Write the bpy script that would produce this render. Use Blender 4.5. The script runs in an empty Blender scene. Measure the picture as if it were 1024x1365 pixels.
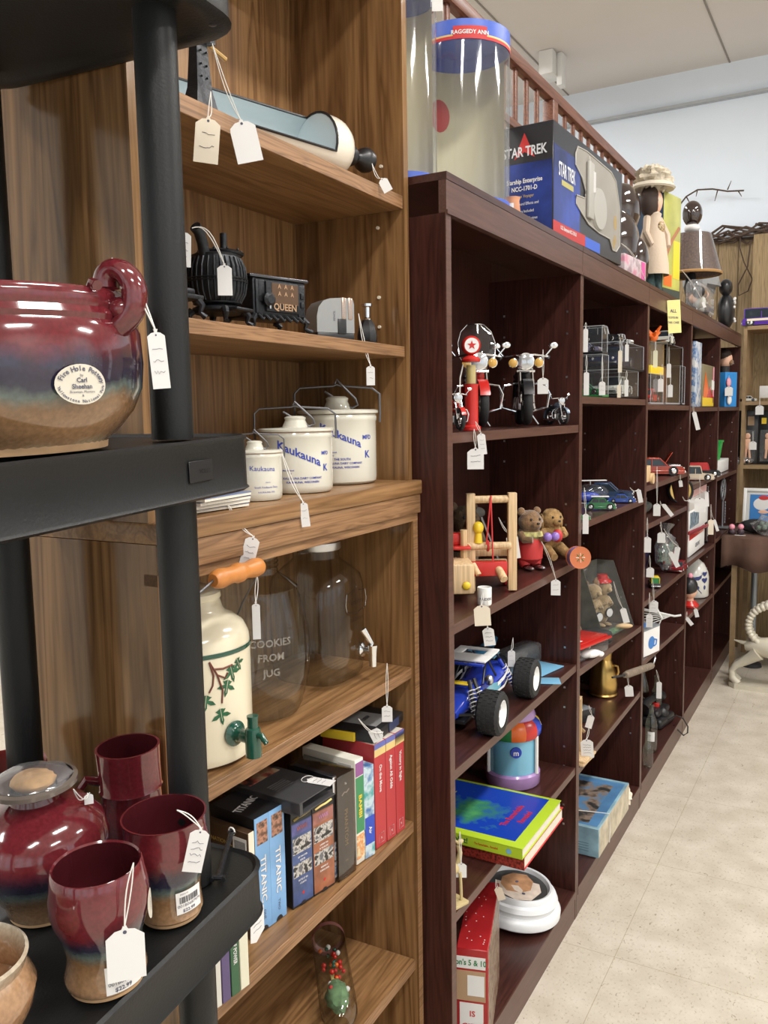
import bpy, bmesh, math, random
from mathutils import Matrix, Vector, Euler, noise
PI = math.pi
R = math.radians
random.seed(7)
SC = bpy.context.scene
COL = SC.collection

# ------------------------------------------------------------------ camera
CAM = Vector((0, 0, 1.6182)); FPX = 1140.05
yaw, pit, rol = R(29.6263), R(6.4846), R(-0.9606)
FW = Vector((-math.sin(yaw)*math.cos(pit), math.cos(yaw)*math.cos(pit), -math.sin(pit)))
_r = Vector((math.cos(yaw), math.sin(yaw), 0)); _u = _r.cross(FW)
RT = _r*math.cos(rol)+_u*math.sin(rol); UP = -_r*math.sin(rol)+_u*math.cos(rol)
cd = bpy.data.cameras.new('camera'); cam = bpy.data.objects.new('camera', cd); COL.objects.link(cam)
cam.matrix_world = Matrix(((RT.x, UP.x, -FW.x, CAM.x), (RT.y, UP.y, -FW.y, CAM.y), (RT.z, UP.z, -FW.z, CAM.z), (0, 0, 0, 1)))
cd.sensor_fit = 'HORIZONTAL'; cd.sensor_width = 36; cd.lens = 36*FPX/1024; cd.clip_start = 0.02; cd.clip_end = 100
SC.camera = cam

def ray(x, y): return FW+RT*((x-512)/FPX)-UP*((y-682.5)/FPX)
def gx(x, y, X):      # the point of the plane x = X seen along one line of sight
    d = ray(x, y); return CAM+d*((X-CAM.x)/d.x)
def gy(x, y, Y):
    d = ray(x, y); return CAM+d*((Y-CAM.y)/d.y)
def gz(x, y, Z):
    d = ray(x, y); return CAM+d*((Z-CAM.z)/d.z)
WA = R(.895); WF = Matrix.Translation((-.839, 1.597, 0)) @ Matrix.Rotation(WA, 4, 'Z'); WFI = WF.inverted()
def wz(x, y, z):
    P = gz(x, y, z); return WFI @ P
def proj(P):
    d = Vector(P)-CAM; z = d.dot(FW); return 512+FPX*d.dot(RT)/z, 682.5-FPX*d.dot(UP)/z
def rise(P, py):      # height of a vertical edge that starts at P and ends on picture row py
    lo, hi = 0., 1.5
    for _ in range(30):
        m = (lo+hi)/2
        if proj((P[0], P[1], P[2]+m))[1] > py: lo = m
        else: hi = m
    return lo
def wx(x, y, lx):     # the same in the oak bookcase's own frame (x out of the case, y along it)
    o = WFI @ CAM; d = WFI.to_3x3() @ ray(x, y); return o+d*((lx-o.x)/d.x)

# ------------------------------------------------------------------ materials
MATS = {}
def nodes(name):
    m = bpy.data.materials.new(name); m.use_nodes = True; nt = m.node_tree; nt.nodes.clear()
    out = nt.nodes.new('ShaderNodeOutputMaterial'); return m, nt, out
def lnk(nt, a, b): nt.links.new(a, b)
def N(nt, t, **k):
    n = nt.nodes.new('ShaderNode'+t)
    for a, b in k.items():
        if a.startswith('i_'): n.inputs[a[2:].replace('_', ' ')].default_value = b
        else: setattr(n, a, b)
    return n
def c4(c): return (c[0], c[1], c[2], 1)
def srgb(r, g, b):
    f = lambda v: (v/255/12.92) if v/255 <= .04045 else ((v/255+.055)/1.055)**2.4
    return (f(r), f(g), f(b))
def pm(name, col, rough=.5, metal=0, spec=.5, coat=0, var=0, vscale=20, bump=0, bscale=60, sheen=0, emit=0):
    """plain procedural material: base colour with optional mottling and bump"""
    if name in MATS: return MATS[name]
    m, nt, out = nodes(name); b = N(nt, 'BsdfPrincipled'); lnk(nt, b.outputs[0], out.inputs[0])
    b.inputs['Base Color'].default_value = c4(col); b.inputs['Roughness'].default_value = rough
    b.inputs['Metallic'].default_value = metal; b.inputs['Specular IOR Level'].default_value = spec
    b.inputs['Coat Weight'].default_value = coat; b.inputs['Sheen Weight'].default_value = sheen
    if emit: b.inputs['Emission Color'].default_value = c4(col); b.inputs['Emission Strength'].default_value = emit
    if var or bump: tc = N(nt, 'TexCoord')
    if var:
        n = N(nt, 'TexNoise'); n.inputs['Scale'].default_value = vscale; n.inputs['Detail'].default_value = 4
        lnk(nt, tc.outputs['Object'], n.inputs['Vector'])
        r = N(nt, 'ValToRGB'); r.color_ramp.elements[0].position = .3; r.color_ramp.elements[1].position = .7
        r.color_ramp.elements[0].color = c4([max(0, x*(1-var)) for x in col]); r.color_ramp.elements[1].color = c4([min(1, x*(1+var)) for x in col])
        lnk(nt, n.outputs[0], r.inputs[0]); lnk(nt, r.outputs[0], b.inputs['Base Color'])
    if bump:
        n = N(nt, 'TexNoise'); n.inputs['Scale'].default_value = bscale; n.inputs['Detail'].default_value = 3
        lnk(nt, tc.outputs['Object'], n.inputs['Vector'])
        u = N(nt, 'Bump'); u.inputs['Strength'].default_value = bump; u.inputs['Distance'].default_value = .002
        lnk(nt, n.outputs[0], u.inputs['Height']); lnk(nt, u.outputs[0], b.inputs['Normal'])
    MATS[name] = m; return m
def ramp(nt, stops):
    r = N(nt, 'ValToRGB'); e = r.color_ramp.elements
    e[0].position = stops[0][0]; e[0].color = c4(stops[0][1]); e[1].position = stops[1][0]; e[1].color = c4(stops[1][1])
    for p, c in stops[2:]: q = e.new(p); q.color = c4(c)
    return r
def wood(name, dark, mid, light, axis='z', fine=1, rough=.4, ring=1.):
    m, nt, out = nodes(name); b = N(nt, 'BsdfPrincipled'); lnk(nt, b.outputs[0], out.inputs[0]); b.inputs['Roughness'].default_value = rough
    tc = N(nt, 'TexCoord'); mp = N(nt, 'Mapping'); lnk(nt, tc.outputs['Object'], mp.inputs[0])
    s = {'x': (1.3, 22, 22), 'y': (22, 1.3, 22), 'z': (22, 22, 1.3)}[axis]; mp.inputs['Scale'].default_value = [v*fine for v in s]
    n1 = N(nt, 'TexNoise'); n1.inputs['Scale'].default_value = 1; n1.inputs['Detail'].default_value = 3; n1.inputs['Distortion'].default_value = .6; lnk(nt, mp.outputs[0], n1.inputs[0])
    mul = N(nt, 'Math', operation='MULTIPLY'); mul.inputs[1].default_value = 9*ring; lnk(nt, n1.outputs[0], mul.inputs[0])
    fr = N(nt, 'Math', operation='PINGPONG'); fr.inputs[1].default_value = .5; lnk(nt, mul.outputs[0], fr.inputs[0])
    mp2 = N(nt, 'Mapping'); lnk(nt, tc.outputs['Object'], mp2.inputs[0]); mp2.inputs['Scale'].default_value = [v*9*fine if v > 10 else v*5 for v in s]
    n2 = N(nt, 'TexNoise'); n2.inputs['Scale'].default_value = 1; n2.inputs['Detail'].default_value = 4; lnk(nt, mp2.outputs[0], n2.inputs[0])
    r1 = ramp(nt, [(.0, dark), (.22, mid), (.6, light)]); lnk(nt, fr.outputs[0], r1.inputs[0])
    r2 = ramp(nt, [(.35, (.55, .55, .55)), (.6, (1, 1, 1))]); lnk(nt, n2.outputs[0], r2.inputs[0])
    mx = N(nt, 'MixRGB', blend_type='MULTIPLY'); mx.inputs[0].default_value = .6; lnk(nt, r1.outputs[0], mx.inputs[1]); lnk(nt, r2.outputs[0], mx.inputs[2])
    lnk(nt, mx.outputs[0], b.inputs['Base Color'])
    MATS[name] = m; return m
def clear(name, tint=(1, 1, 1), ior=1.45, rough=.02, base=.03, film=0, edge=0):
    """thin clear glass or plastic: mirror by Fresnel over a tinted see-through layer"""
    m, nt, out = nodes(name); tr = N(nt, 'BsdfTransparent'); tr.inputs[0].default_value = c4(tint)
    if edge:      # the sight line runs longer through the wall of the glass near its outline
        lw = N(nt, 'LayerWeight'); lw.inputs[0].default_value = .25; rp = ramp(nt, [(.35, tint), (1., [c*edge for c in tint])]); lnk(nt, lw.outputs['Facing'], rp.inputs[0]); lnk(nt, rp.outputs[0], tr.inputs[0])
    gl = N(nt, 'BsdfGlossy'); gl.inputs['Roughness'].default_value = rough
    fr = N(nt, 'Fresnel'); fr.inputs[0].default_value = ior
    ge = N(nt, 'NewGeometry'); ma = N(nt, 'Math', operation='MULTIPLY_ADD'); lnk(nt, ge.outputs['Backfacing'], ma.inputs[0]); ma.inputs[1].default_value = 1/ior-ior; ma.inputs[2].default_value = ior; lnk(nt, ma.outputs[0], fr.inputs[0])
    ad = N(nt, 'Math', operation='ADD', use_clamp=True); ad.inputs[1].default_value = base; lnk(nt, fr.outputs[0], ad.inputs[0])
    mx = N(nt, 'MixShader'); lnk(nt, ad.outputs[0], mx.inputs[0]); lnk(nt, tr.outputs[0], mx.inputs[1]); lnk(nt, gl.outputs[0], mx.inputs[2])
    last = mx
    if film:
        df = N(nt, 'BsdfDiffuse'); df.inputs[0].default_value = (.8, .82, .85, 1); m2 = N(nt, 'MixShader'); m2.inputs[0].default_value = film
        lnk(nt, mx.outputs[0], m2.inputs[1]); lnk(nt, df.outputs[0], m2.inputs[2]); last = m2
    lnk(nt, last.outputs[0], out.inputs[0]); MATS[name] = m; return m
def layered(name, stops, axis_z=(0, 1), amp=.25, nscale=12, rough=.12, speck=0, coat=.6):
    """glaze bands by height with a wavy border (object z from axis_z[0] to axis_z[1])"""
    m, nt, out = nodes(name); b = N(nt, 'BsdfPrincipled'); lnk(nt, b.outputs[0], out.inputs[0]); b.inputs['Roughness'].default_value = rough; b.inputs['Coat Weight'].default_value = coat; b.inputs['Coat Roughness'].default_value = .03
    tc = N(nt, 'TexCoord'); sp = N(nt, 'SeparateXYZ'); lnk(nt, tc.outputs['Object'], sp.inputs[0])
    mr = N(nt, 'MapRange'); mr.inputs[1].default_value = axis_z[0]; mr.inputs[2].default_value = axis_z[1]; lnk(nt, sp.outputs[2], mr.inputs[0])
    mp = N(nt, 'Mapping'); mp.inputs['Scale'].default_value = (1, 1, .45); lnk(nt, tc.outputs['Object'], mp.inputs[0])
    n = N(nt, 'TexNoise'); n.inputs['Scale'].default_value = nscale; n.inputs['Detail'].default_value = 6; n.inputs['Roughness'].default_value = .6; lnk(nt, mp.outputs[0], n.inputs[0])
    s = N(nt, 'Math', operation='SUBTRACT'); s.inputs[1].default_value = .5; lnk(nt, n.outputs[0], s.inputs[0])
    k = N(nt, 'Math', operation='MULTIPLY'); k.inputs[1].default_value = amp; lnk(nt, s.outputs[0], k.inputs[0])
    a = N(nt, 'Math', operation='ADD'); lnk(nt, mr.outputs[0], a.inputs[0]); lnk(nt, k.outputs[0], a.inputs[1])
    r = ramp(nt, stops); lnk(nt, a.outputs[0], r.inputs[0])
    n2 = N(nt, 'TexNoise'); n2.inputs['Scale'].default_value = 220; n2.inputs['Detail'].default_value = 3; lnk(nt, tc.outputs['Object'], n2.inputs[0])
    r2 = ramp(nt, [(.35, (.75, .75, .75)), (.7, (1.15, 1.15, 1.2))]); lnk(nt, n2.outputs[0], r2.inputs[0])
    mx = N(nt, 'MixRGB', blend_type='MULTIPLY'); mx.inputs[0].default_value = .7; lnk(nt, r.outputs[0], mx.inputs[1]); lnk(nt, r2.outputs[0], mx.inputs[2])
    lnk(nt, mx.outputs[0], b.inputs['Base Color']); MATS[name] = m; return m
def picture(name, cols, scale=14, rough=.4, contrast=(.38, .62)):
    """blotchy printed picture in a few colours"""
    m, nt, out = nodes(name); b = N(nt, 'BsdfPrincipled'); lnk(nt, b.outputs[0], out.inputs[0]); b.inputs['Roughness'].default_value = rough
    tc = N(nt, 'TexCoord'); n = N(nt, 'TexNoise'); n.inputs['Scale'].default_value = scale; n.inputs['Detail'].default_value = 5; lnk(nt, tc.outputs['Object'], n.inputs[0])
    k = len(cols); r = ramp(nt, [(contrast[0]+(contrast[1]-contrast[0])*i/(k-1), c) for i, c in enumerate(cols)]); lnk(nt, n.outputs[0], r.inputs[0]); lnk(nt, r.outputs[0], b.inputs['Base Color'])
    MATS[name] = m; return m

OAKV = wood('oak_upright_grain', (.19, .092, .036), (.285, .150, .060), (.37, .205, .088), 'z', rough=.38, ring=.7, fine=.8)
OAKH = wood('oak_shelf_grain', (.19, .095, .037), (.27, .142, .058), (.35, .195, .084), 'y', rough=.36, ring=.7)
OAKX = wood('oak_side_grain', (.14, .068, .026), (.22, .115, .046), (.29, .158, .066), 'z', fine=.7, rough=.15, ring=.7)
OAKEDGE = wood('oak_edge_band', (.19, .094, .041), (.27, .142, .063), (.33, .18, .085), 'y', fine=1.6, rough=.5)
RAW = pm('raw_board_edge', srgb(178, 128, 80), .7, var=.12)
MARV = wood('mahogany_laminate', (.034, .0105, .0075), (.048, .0145, .0105), (.064, .0200, .0145), 'z', rough=.36)
for _m in (MARV,): _m.node_tree.nodes['Principled BSDF'].inputs['Specular IOR Level'].default_value = .3
MARH = wood('mahogany_shelf_laminate', (.046, .0165, .0125), (.058, .0200, .0155), (.070, .0245, .0190), 'y', rough=.3)
MARE = wood('mahogany_edge', (.088, .040, .030), (.098, .045, .034), (.108, .05, .038), 'y', rough=.36)
RESIN = pm('black_resin', (.008, .0085, .009), .45, spec=.35, bump=.15, bscale=300, var=.25, vscale=6)
BLK = pm('black_plastic', (.012, .012, .014), .35)
BLKM = pm('matt_black', (.02, .02, .022), .7)
IRON = pm('cast_iron', (.022, .024, .028), .42, metal=.55, bump=.5, bscale=140, var=.3, vscale=60)
WHITE = pm('white_paint', (.8, .8, .78), .45)
PAPER = pm('white_card', (.70, .69, .68), .75)
CREAMP = pm('cream_card', (.74, .66, .53), .75)
STR = pm('cotton_string', (.72, .70, .66), .85)
PEN = pm('pen_ink', (.08, .08, .12), .8)
BLUEINK = pm('blue_ink', (.03, .05, .33), .7)
CHROME = pm('chrome', (.75, .76, .78), .12, metal=1)
STEEL = pm('brushed_steel', (.55, .55, .56), .3, metal=1)
WIRE = pm('dark_wire', (.16, .16, .17), .4, metal=.9)
BRASS = pm('brass', (.50, .33, .11), .28, metal=1, var=.2, vscale=14)
GOLD = pm('gold_print', (.62, .45, .14), .4, metal=.4)
GLASS = clear('jar_glass', (.92, .935, .93), 1.5, .01, .015, edge=.35)
CLEAR = clear('clear_plastic', (.93, .94, .95), 1.45, .06, .03, film=.05)
CLEAR2 = clear('case_acrylic', (.94, .95, .96), 1.45, .03, .02, film=.02)
BAGP = clear('bag_film', (.95, .95, .95), 1.5, .1, .06, film=.10)
RED = pm('red_gloss', (.50, .022, .018), .25); REDM = pm('red_matt', (.50, .03, .03), .6)
BLUE = pm('blue_gloss', (.025, .06, .42), .25); LBLUE = pm('light_blue', (.18, .42, .62), .4)
GREEN = pm('green_gloss', (.02, .19, .05), .3); YEL = pm('yellow_gloss', (.78, .55, .03), .35)
ORG = pm('orange_gloss', (.75, .14, .02), .3); PINK = pm('pink', (.75, .3, .38), .5)
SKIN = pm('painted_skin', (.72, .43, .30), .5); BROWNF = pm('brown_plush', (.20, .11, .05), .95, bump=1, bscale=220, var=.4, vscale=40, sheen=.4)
TANF = pm('tan_plush', (.38, .27, .14), .95, bump=1, bscale=220, var=.3, vscale=40, sheen=.4)
BEECH = wood('beech', (.62, .42, .22), (.68, .48, .27), (.74, .54, .32), 'z', rough=.5)
TIRE = pm('rubber', (.014, .014, .015), .75, bump=.4, bscale=200)
PAPERPAGES = pm('page_block', (.68, .63, .54), .8, var=.06, vscale=200)

# ------------------------------------------------------------------ mesh builder
def XF(o, x, y):
    """matrix with origin o, local x along x, local y along y"""
    x = Vector(x).normalized(); y = Vector(y); y = (y-x*y.dot(x)).normalized(); z = x.cross(y); o = Vector(o)
    return Matrix(((x.x, y.x, z.x, o.x), (x.y, y.y, z.y, o.y), (x.z, y.z, z.z, o.z), (0, 0, 0, 1)))
def T(x=0, y=0, z=0): return Matrix.Translation((x, y, z))
def RZ(a): return Matrix.Rotation(R(a), 4, 'Z')
def RY(a): return Matrix.Rotation(R(a), 4, 'Y')
def RX(a): return Matrix.Rotation(R(a), 4, 'X')
def soft(pts, k=2):      # rounds the corners of a path
    pts = [Vector(p) for p in pts]
    for _ in range(k): pts = [pts[0]]+[q for a, c in zip(pts, pts[1:]) for q in (a.lerp(c, .25), a.lerp(c, .75))]+[pts[-1]]
    return pts
_txt = {}
def text_mesh(s, bold=False):
    k = (s, bold)
    if k not in _txt:
        c = bpy.data.curves.new('lettering', 'FONT'); c.body = s; c.size = 1; c.align_x = 'CENTER'; c.align_y = 'CENTER'; c.resolution_u = 2
        if bold: c.offset = .022
        o = bpy.data.objects.new('lettering', c); COL.objects.link(o)
        dg = bpy.context.evaluated_depsgraph_get(); me = o.evaluated_get(dg).to_mesh()
        _txt[k] = ([tuple(v.co) for v in me.vertices], [tuple(p.vertices) for p in me.polygons])
        bpy.data.objects.remove(o); bpy.data.curves.remove(c)
    return _txt[k]
class MB:
    def __init__(s): s.v = []; s.f = []; s.m = []; s.sm = []; s.mats = []; s.X = Matrix.Identity(4)
    def add(s, vs, fs, mat, smooth=False, M=None):
        if mat not in s.mats: s.mats.append(mat)
        k = s.mats.index(mat); b = len(s.v); X = s.X @ M if M is not None else s.X
        s.v += [tuple(X @ Vector(v)) for v in vs]; s.f += [tuple(b+i for i in f) for f in fs]; s.m += [k]*len(fs); s.sm += [smooth]*len(fs); return s
    def box(s, x0, x1, y0, y1, z0, z1, mat, M=None, bev=0, seg=2):
        if bev:
            bm = bmesh.new(); bmesh.ops.create_cube(bm, size=1)
            for v in bm.verts: v.co = Vector(((x0+x1)/2+v.co.x*(x1-x0), (y0+y1)/2+v.co.y*(y1-y0), (z0+z1)/2+v.co.z*(z1-z0)))
            bmesh.ops.bevel(bm, geom=list(bm.edges), offset=bev, segments=seg, affect='EDGES', profile=.5)
            bm.verts.ensure_lookup_table(); vs = [tuple(v.co) for v in bm.verts]; fs = [tuple(v.index for v in f.verts) for f in bm.faces]
            bm.verts.index_update(); fs = [tuple(v.index for v in f.verts) for f in bm.faces]; bm.free(); return s.add(vs, fs, mat, True, M)
        vs = [(x, y, z) for x in (x0, x1) for y in (y0, y1) for z in (z0, z1)]
        return s.add(vs, [(0, 1, 3, 2), (4, 6, 7, 5), (0, 4, 5, 1), (2, 3, 7, 6), (0, 2, 6, 4), (1, 5, 7, 3)], mat, False, M)
    def tube(s, pts, r, mat, n=8, closed=False, M=None, flat=1):
        pts = [Vector(p) for p in pts]; k = len(pts); rs = r if isinstance(r, (list, tuple)) else [r]*k; vs = []; up = None
        for i, p in enumerate(pts):
            a = pts[i-1] if (i or closed) else p; b = pts[(i+1) % k] if (i < k-1 or closed) else p
            t = (b-a); t = t.normalized() if t.length > 1e-9 else Vector((0, 0, 1))
            if up is None: up = Vector((0, 0, 1)) if abs(t.z) < .9 else Vector((1, 0, 0))
            u = (up-t*up.dot(t)); u = u.normalized() if u.length > 1e-6 else t.orthogonal().normalized(); w = t.cross(u); up = u
            for j in range(n): q = 2*PI*j/n; vs.append(p+u*(rs[i]*math.cos(q))+w*(rs[i]*flat*math.sin(q)))
        fs = [(i*n+j, ((i+1) % k)*n+j, ((i+1) % k)*n+(j+1) % n, i*n+(j+1) % n) for i in range(k if closed else k-1) for j in range(n)]
        if not closed: fs += [tuple(reversed(range(n))) if False else tuple(range(n)), tuple((k-1)*n+j for j in reversed(range(n)))]
        return s.add(vs, fs, mat, True, M)
    def lathe(s, prof, mat, n=28, M=None, a0=0, a1=2*PI, smooth=True):
        full = abs(a1-a0-2*PI) < 1e-6; c = n if full else n+1; vs = []
        for (r, z) in prof:
            for j in range(c): q = a0+(a1-a0)*j/n; vs.append((r*math.cos(q), r*math.sin(q), z))
        fs = [(i*c+j, i*c+(j+1) % c, (i+1)*c+(j+1) % c, (i+1)*c+j) for i in range(len(prof)-1) for j in range(n)]
        return s.add(vs, fs, mat, smooth, M)
    def prism(s, poly, h, mat, M=None, smooth=False):
        k = len(poly); vs = [(x, y, 0) for x, y in poly]+[(x, y, h) for x, y in poly]
        return s.add(vs, [tuple(reversed(range(k))), tuple(range(k, 2*k))]+[(i, (i+1) % k, k+(i+1) % k, k+i) for i in range(k)], mat, smooth, M)
    def ball(s, c, r, mat, n=14, M=None, e=0, es=8, m=None):
        if not isinstance(r, (tuple, list)): r = (r, r, r)
        m = m or max(6, n*2//3); vs = []
        for i in range(m+1):
            a = PI*i/m
            for j in range(n):
                q = 2*PI*j/n; d = Vector((math.sin(a)*math.cos(q), math.sin(a)*math.sin(q), math.cos(a)))
                k = 1+(e*noise.noise(d*es*.5+Vector(c)*30) if e else 0); vs.append((c[0]+d.x*r[0]*k, c[1]+d.y*r[1]*k, c[2]+d.z*r[2]*k))
        fs = [(i*n+j, (i+1)*n+j, (i+1)*n+(j+1) % n, i*n+(j+1) % n) for i in range(m) for j in range(n)]
        return s.add(vs, fs, mat, True, M)
    def text(s, t, size, mat, o, x=(0, 1, 0), y=(0, 0, 1), bold=False, sx=1, lift=.0004):
        vs, fs = text_mesh(t, bold); M = XF(o, x, y) @ T(0, 0, lift) @ Matrix.Diagonal((size*sx, size, size, 1)); return s.add(vs, fs, mat, False, M)
    def textfn(s, t, size, mat, fn, bold=False, sx=1):
        vs, fs = text_mesh(t, bold); return s.add([fn(v[0]*size*sx, v[1]*size) for v in vs], fs, mat)
    def quad(s, a, b, c, d, mat): return s.add([a, b, c, d], [(0, 1, 2, 3)], mat)
    def build(s, name, parent=None, kind=None, label=None, solid=0, sub=0):
        me = bpy.data.meshes.new(name); me.from_pydata(s.v, [], s.f); me.update()
        for m in s.mats: me.materials.append(m)
        me.polygons.foreach_set('material_index', s.m); me.polygons.foreach_set('use_smooth', s.sm)
        bm = bmesh.new(); bm.from_mesh(me); bmesh.ops.remove_doubles(bm, verts=bm.verts, dist=1e-6); bmesh.ops.recalc_face_normals(bm, faces=bm.faces); bm.to_mesh(me); bm.free()
        try: me.set_sharp_from_angle(angle=R(38))
        except Exception: pass
        o = bpy.data.objects.new(name, me); COL.objects.link(o)
        if parent is not None: o.parent = parent
        if kind: o['kind'] = kind
        if label: o['label'] = label
        if sub: q = o.modifiers.new('subdivision', 'SUBSURF'); q.levels = q.render_levels = sub
        return o
def thing(name, label, cat, loc=(0, 0, 0), rz=0, group=None, rot=None):
    o = bpy.data.objects.new(name, None); COL.objects.link(o); o.location = loc; o.rotation_euler = rot if rot else (0, 0, R(rz)); o.empty_display_size = .02
    o['label'] = label; o['category'] = cat
    if group: o['group'] = group
    return o
def MW(o): return Matrix.LocRotScale(o.location, o.rotation_euler, o.scale)
def wthing(name, label, cat, l, rz=0, group=None):     # a thing standing in the oak bookcase
    return thing(name, label, cat, WF @ Vector(l), rz+.895, group)
def tag_poly(w, h):
    c = w*.24; return [(-w/2, -h), (w/2, -h), (w/2, -c*.9), (w/2-c, -c*.12), (w*.09, 0), (w*.05, .05*h), (-w*.05, .05*h), (-w*.09, 0), (-w/2+c, -c*.12), (-w/2, -c*.9)]
def price_tag(root, hole, w, h, face, attach=None, lean=0, mat=None, marks=0, swing=0, slack=.01, name='price_tag'):
    """card tag: hole = world point of its hole; face = world direction it faces; attach = world point where its string is tied"""
    mat = mat or PAPER; I = MW(root).inverted(); hole = Vector(hole)
    f = Vector(face); f.z = 0; f.normalize(); xd = Vector((0, 0, 1)).cross(f); yd = Vector((0, 0, 1))
    M = I @ XF(hole, xd, yd) @ RZ(lean) @ RX(swing)
    b = MB(); b.prism([(x, y-.04*h) for x, y in tag_poly(w, h)][::1], .0006, mat, M)
    b.lathe([(.0, 0), (w*.055, 0)], PEN, 8, M @ T(0, -h*.09, .0008))
    rr = random.Random(int(hole.x*9999+hole.z*777))
    for i in range(marks):
        y = -h*(.28+.6*(i+.3)/max(marks, 1)); x = -w*.3
        pts = [(x+w*.6*k/7, y+rr.uniform(-.5, .5)*h*.07, .0009) for k in range(8) if rr.random() > .15]
        if len(pts) > 2: b.tube(pts, w*.012, PEN, 3, M=M)
    o = b.build(name, root)
    if attach is not None:
        a = I @ Vector(attach); c = I @ hole; s = MB()
        for e in (-1, 1):
            pts = [a.lerp(c, t/8)+Vector((0, 0, -slack*math.sin(PI*t/8)))+(I.to_3x3() @ xd)*(e*.0022*math.sin(PI*t/8)) for t in range(9)]
            s.tube(pts, .0007, STR, 5)
        s.tube([c+Vector((.001, .001, .001)), c+Vector((0, 0, -h*.1)), c+Vector((-.001, -.001, .001))], .0007, STR, 5)
        s.build('string', o)
    return o
def struct(name, b): return b.build(name, None, 'structure')
# ------------------------------------------------------------------ room
def floor_mat():
    m, nt, out = nodes('speckled_floor_tile'); b = N(nt, 'BsdfPrincipled'); lnk(nt, b.outputs[0], out.inputs[0]); b.inputs['Roughness'].default_value = .42
    tc = N(nt, 'TexCoord')
    n = N(nt, 'TexNoise'); n.inputs['Scale'].default_value = 9; n.inputs['Detail'].default_value = 5; lnk(nt, tc.outputs['Object'], n.inputs[0])
    r = ramp(nt, [(.3, srgb(190, 180, 164)), (.7, srgb(210, 202, 188))]); lnk(nt, n.outputs[0], r.inputs[0])
    mp = N(nt, 'Mapping'); mp.inputs['Scale'].default_value = (1.5, 1, 1); mp.inputs['Rotation'].default_value = (0, 0, .4); lnk(nt, tc.outputs['Object'], mp.inputs[0])
    v = N(nt, 'TexNoise'); v.inputs['Scale'].default_value = 48; v.inputs['Detail'].default_value = 2; v.inputs['Distortion'].default_value = 1.2; lnk(nt, mp.outputs[0], v.inputs[0])
    r2 = ramp(nt, [(.24, (.30, .25, .19)), (.335, (1, 1, 1))]); lnk(nt, v.outputs[0], r2.inputs[0])
    v3 = N(nt, 'TexNoise'); v3.inputs['Scale'].default_value = 90; v3.inputs['Detail'].default_value = 2; lnk(nt, mp.outputs[0], v3.inputs[0])
    r3 = ramp(nt, [(.30, (.7, .66, .58)), (.40, (1, 1, 1)), (.62, (1, 1, 1)), (.72, (1.12, 1.12, 1.1))]); lnk(nt, v3.outputs[0], r3.inputs[0])
    mx = N(nt, 'MixRGB', blend_type='MULTIPLY'); mx.inputs[0].default_value = .8; lnk(nt, r.outputs[0], mx.inputs[1]); lnk(nt, r2.outputs[0], mx.inputs[2])
    my = N(nt, 'MixRGB', blend_type='MULTIPLY'); my.inputs[0].default_value = .8; lnk(nt, mx.outputs[0], my.inputs[1]); lnk(nt, r3.outputs[0], my.inputs[2])
    bk = N(nt, 'TexBrick'); bk.offset = 0; bk.inputs['Scale'].default_value = 1; bk.inputs['Brick Width'].default_value = .6; bk.inputs['Row Height'].default_value = .6; bk.inputs['Mortar Size'].default_value = .0012
    bk.inputs['Color1'].default_value = bk.inputs['Color2'].default_value = (1, 1, 1, 1); bk.inputs['Mortar'].default_value = (.72, .68, .6, 1); lnk(nt, tc.outputs['Object'], bk.inputs[0])
    mz = N(nt, 'MixRGB', blend_type='MULTIPLY'); mz.inputs[0].default_value = 1; lnk(nt, my.outputs[0], mz.inputs[1]); lnk(nt, bk.outputs[0], mz.inputs[2])
    lnk(nt, mz.outputs[0], b.inputs['Base Color']); return m
FLOORM = floor_mat()
CEILM = pm('ceiling_panel', srgb(224, 218, 213), .9, var=.03, vscale=1.2)
SEAM = pm('panel_seam', srgb(150, 143, 136), .9)
WALLM = pm('pale_blue_wall', srgb(228, 238, 250), .8, var=.02, vscale=1.5)
WALLW = pm('white_wall', srgb(222, 222, 220), .8)
PANEL = wood('tan_panelling', (.20, .135, .062), (.28, .195, .095), (.34, .24, .125), 'z', fine=1.4, rough=.6)
GROOVE = pm('panel_groove', (.10, .07, .035), .8)
X0, X1, Y0, Y1, ZC = -4.6, 4.2, -4.5, 6.95, 4.12
struct('floor', MB().box(X0, X1, Y0, Y1, -.05, 0, FLOORM))
b = MB().box(X0, X1, Y0, Y1, ZC, ZC+.05, CEILM)
for x in (-3.4, -2.2, -1.0, .2, 1.4, 2.6): b.box(x-.006, x+.006, Y0, Y1, ZC-.004, ZC, SEAM)
for y in (-3, -.6, 1.8, 4.2): b.box(X0, X1, y-.006, y+.006, ZC-.004, ZC, SEAM)
struct('ceiling', b)
struct('wall_back', MB().box(X0, X1, Y1, Y1+.1, 0, ZC, WALLM))
b = MB().box(X0, X1, Y1-.03, Y1, 0, 2.86, PANEL)
for i in range(60): x = -4.4+i*.14; b.box(x-.003, x+.003, Y1-.033, Y1-.0299, 0, 2.86, GROOVE)
struct('trim_1', b)
struct('trim_2', MB().box(X0, X1, Y1-.05, Y1, ZC-.26, ZC-.24, pm('crown_strip', srgb(176, 180, 184), .8)))
def wall_with_windows(name, horizontal, c, a0, a1, wins, zlo, zhi):
    b = MB()
    def bx(u0, u1, z0, z1):
        if horizontal: b.box(u0, u1, c-.1, c, z0, z1, WALLW)
        else: b.box(c, c+.1, u0, u1, z0, z1, WALLW)
    bx(a0, a1, 0, zlo); bx(a0, a1, zhi, ZC); e = [a0]+[v for w in wins for v in w]+[a1]
    for i in range(0, len(e), 2): bx(e[i], e[i+1], zlo, zhi)
    struct(name, b)
    return
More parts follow.
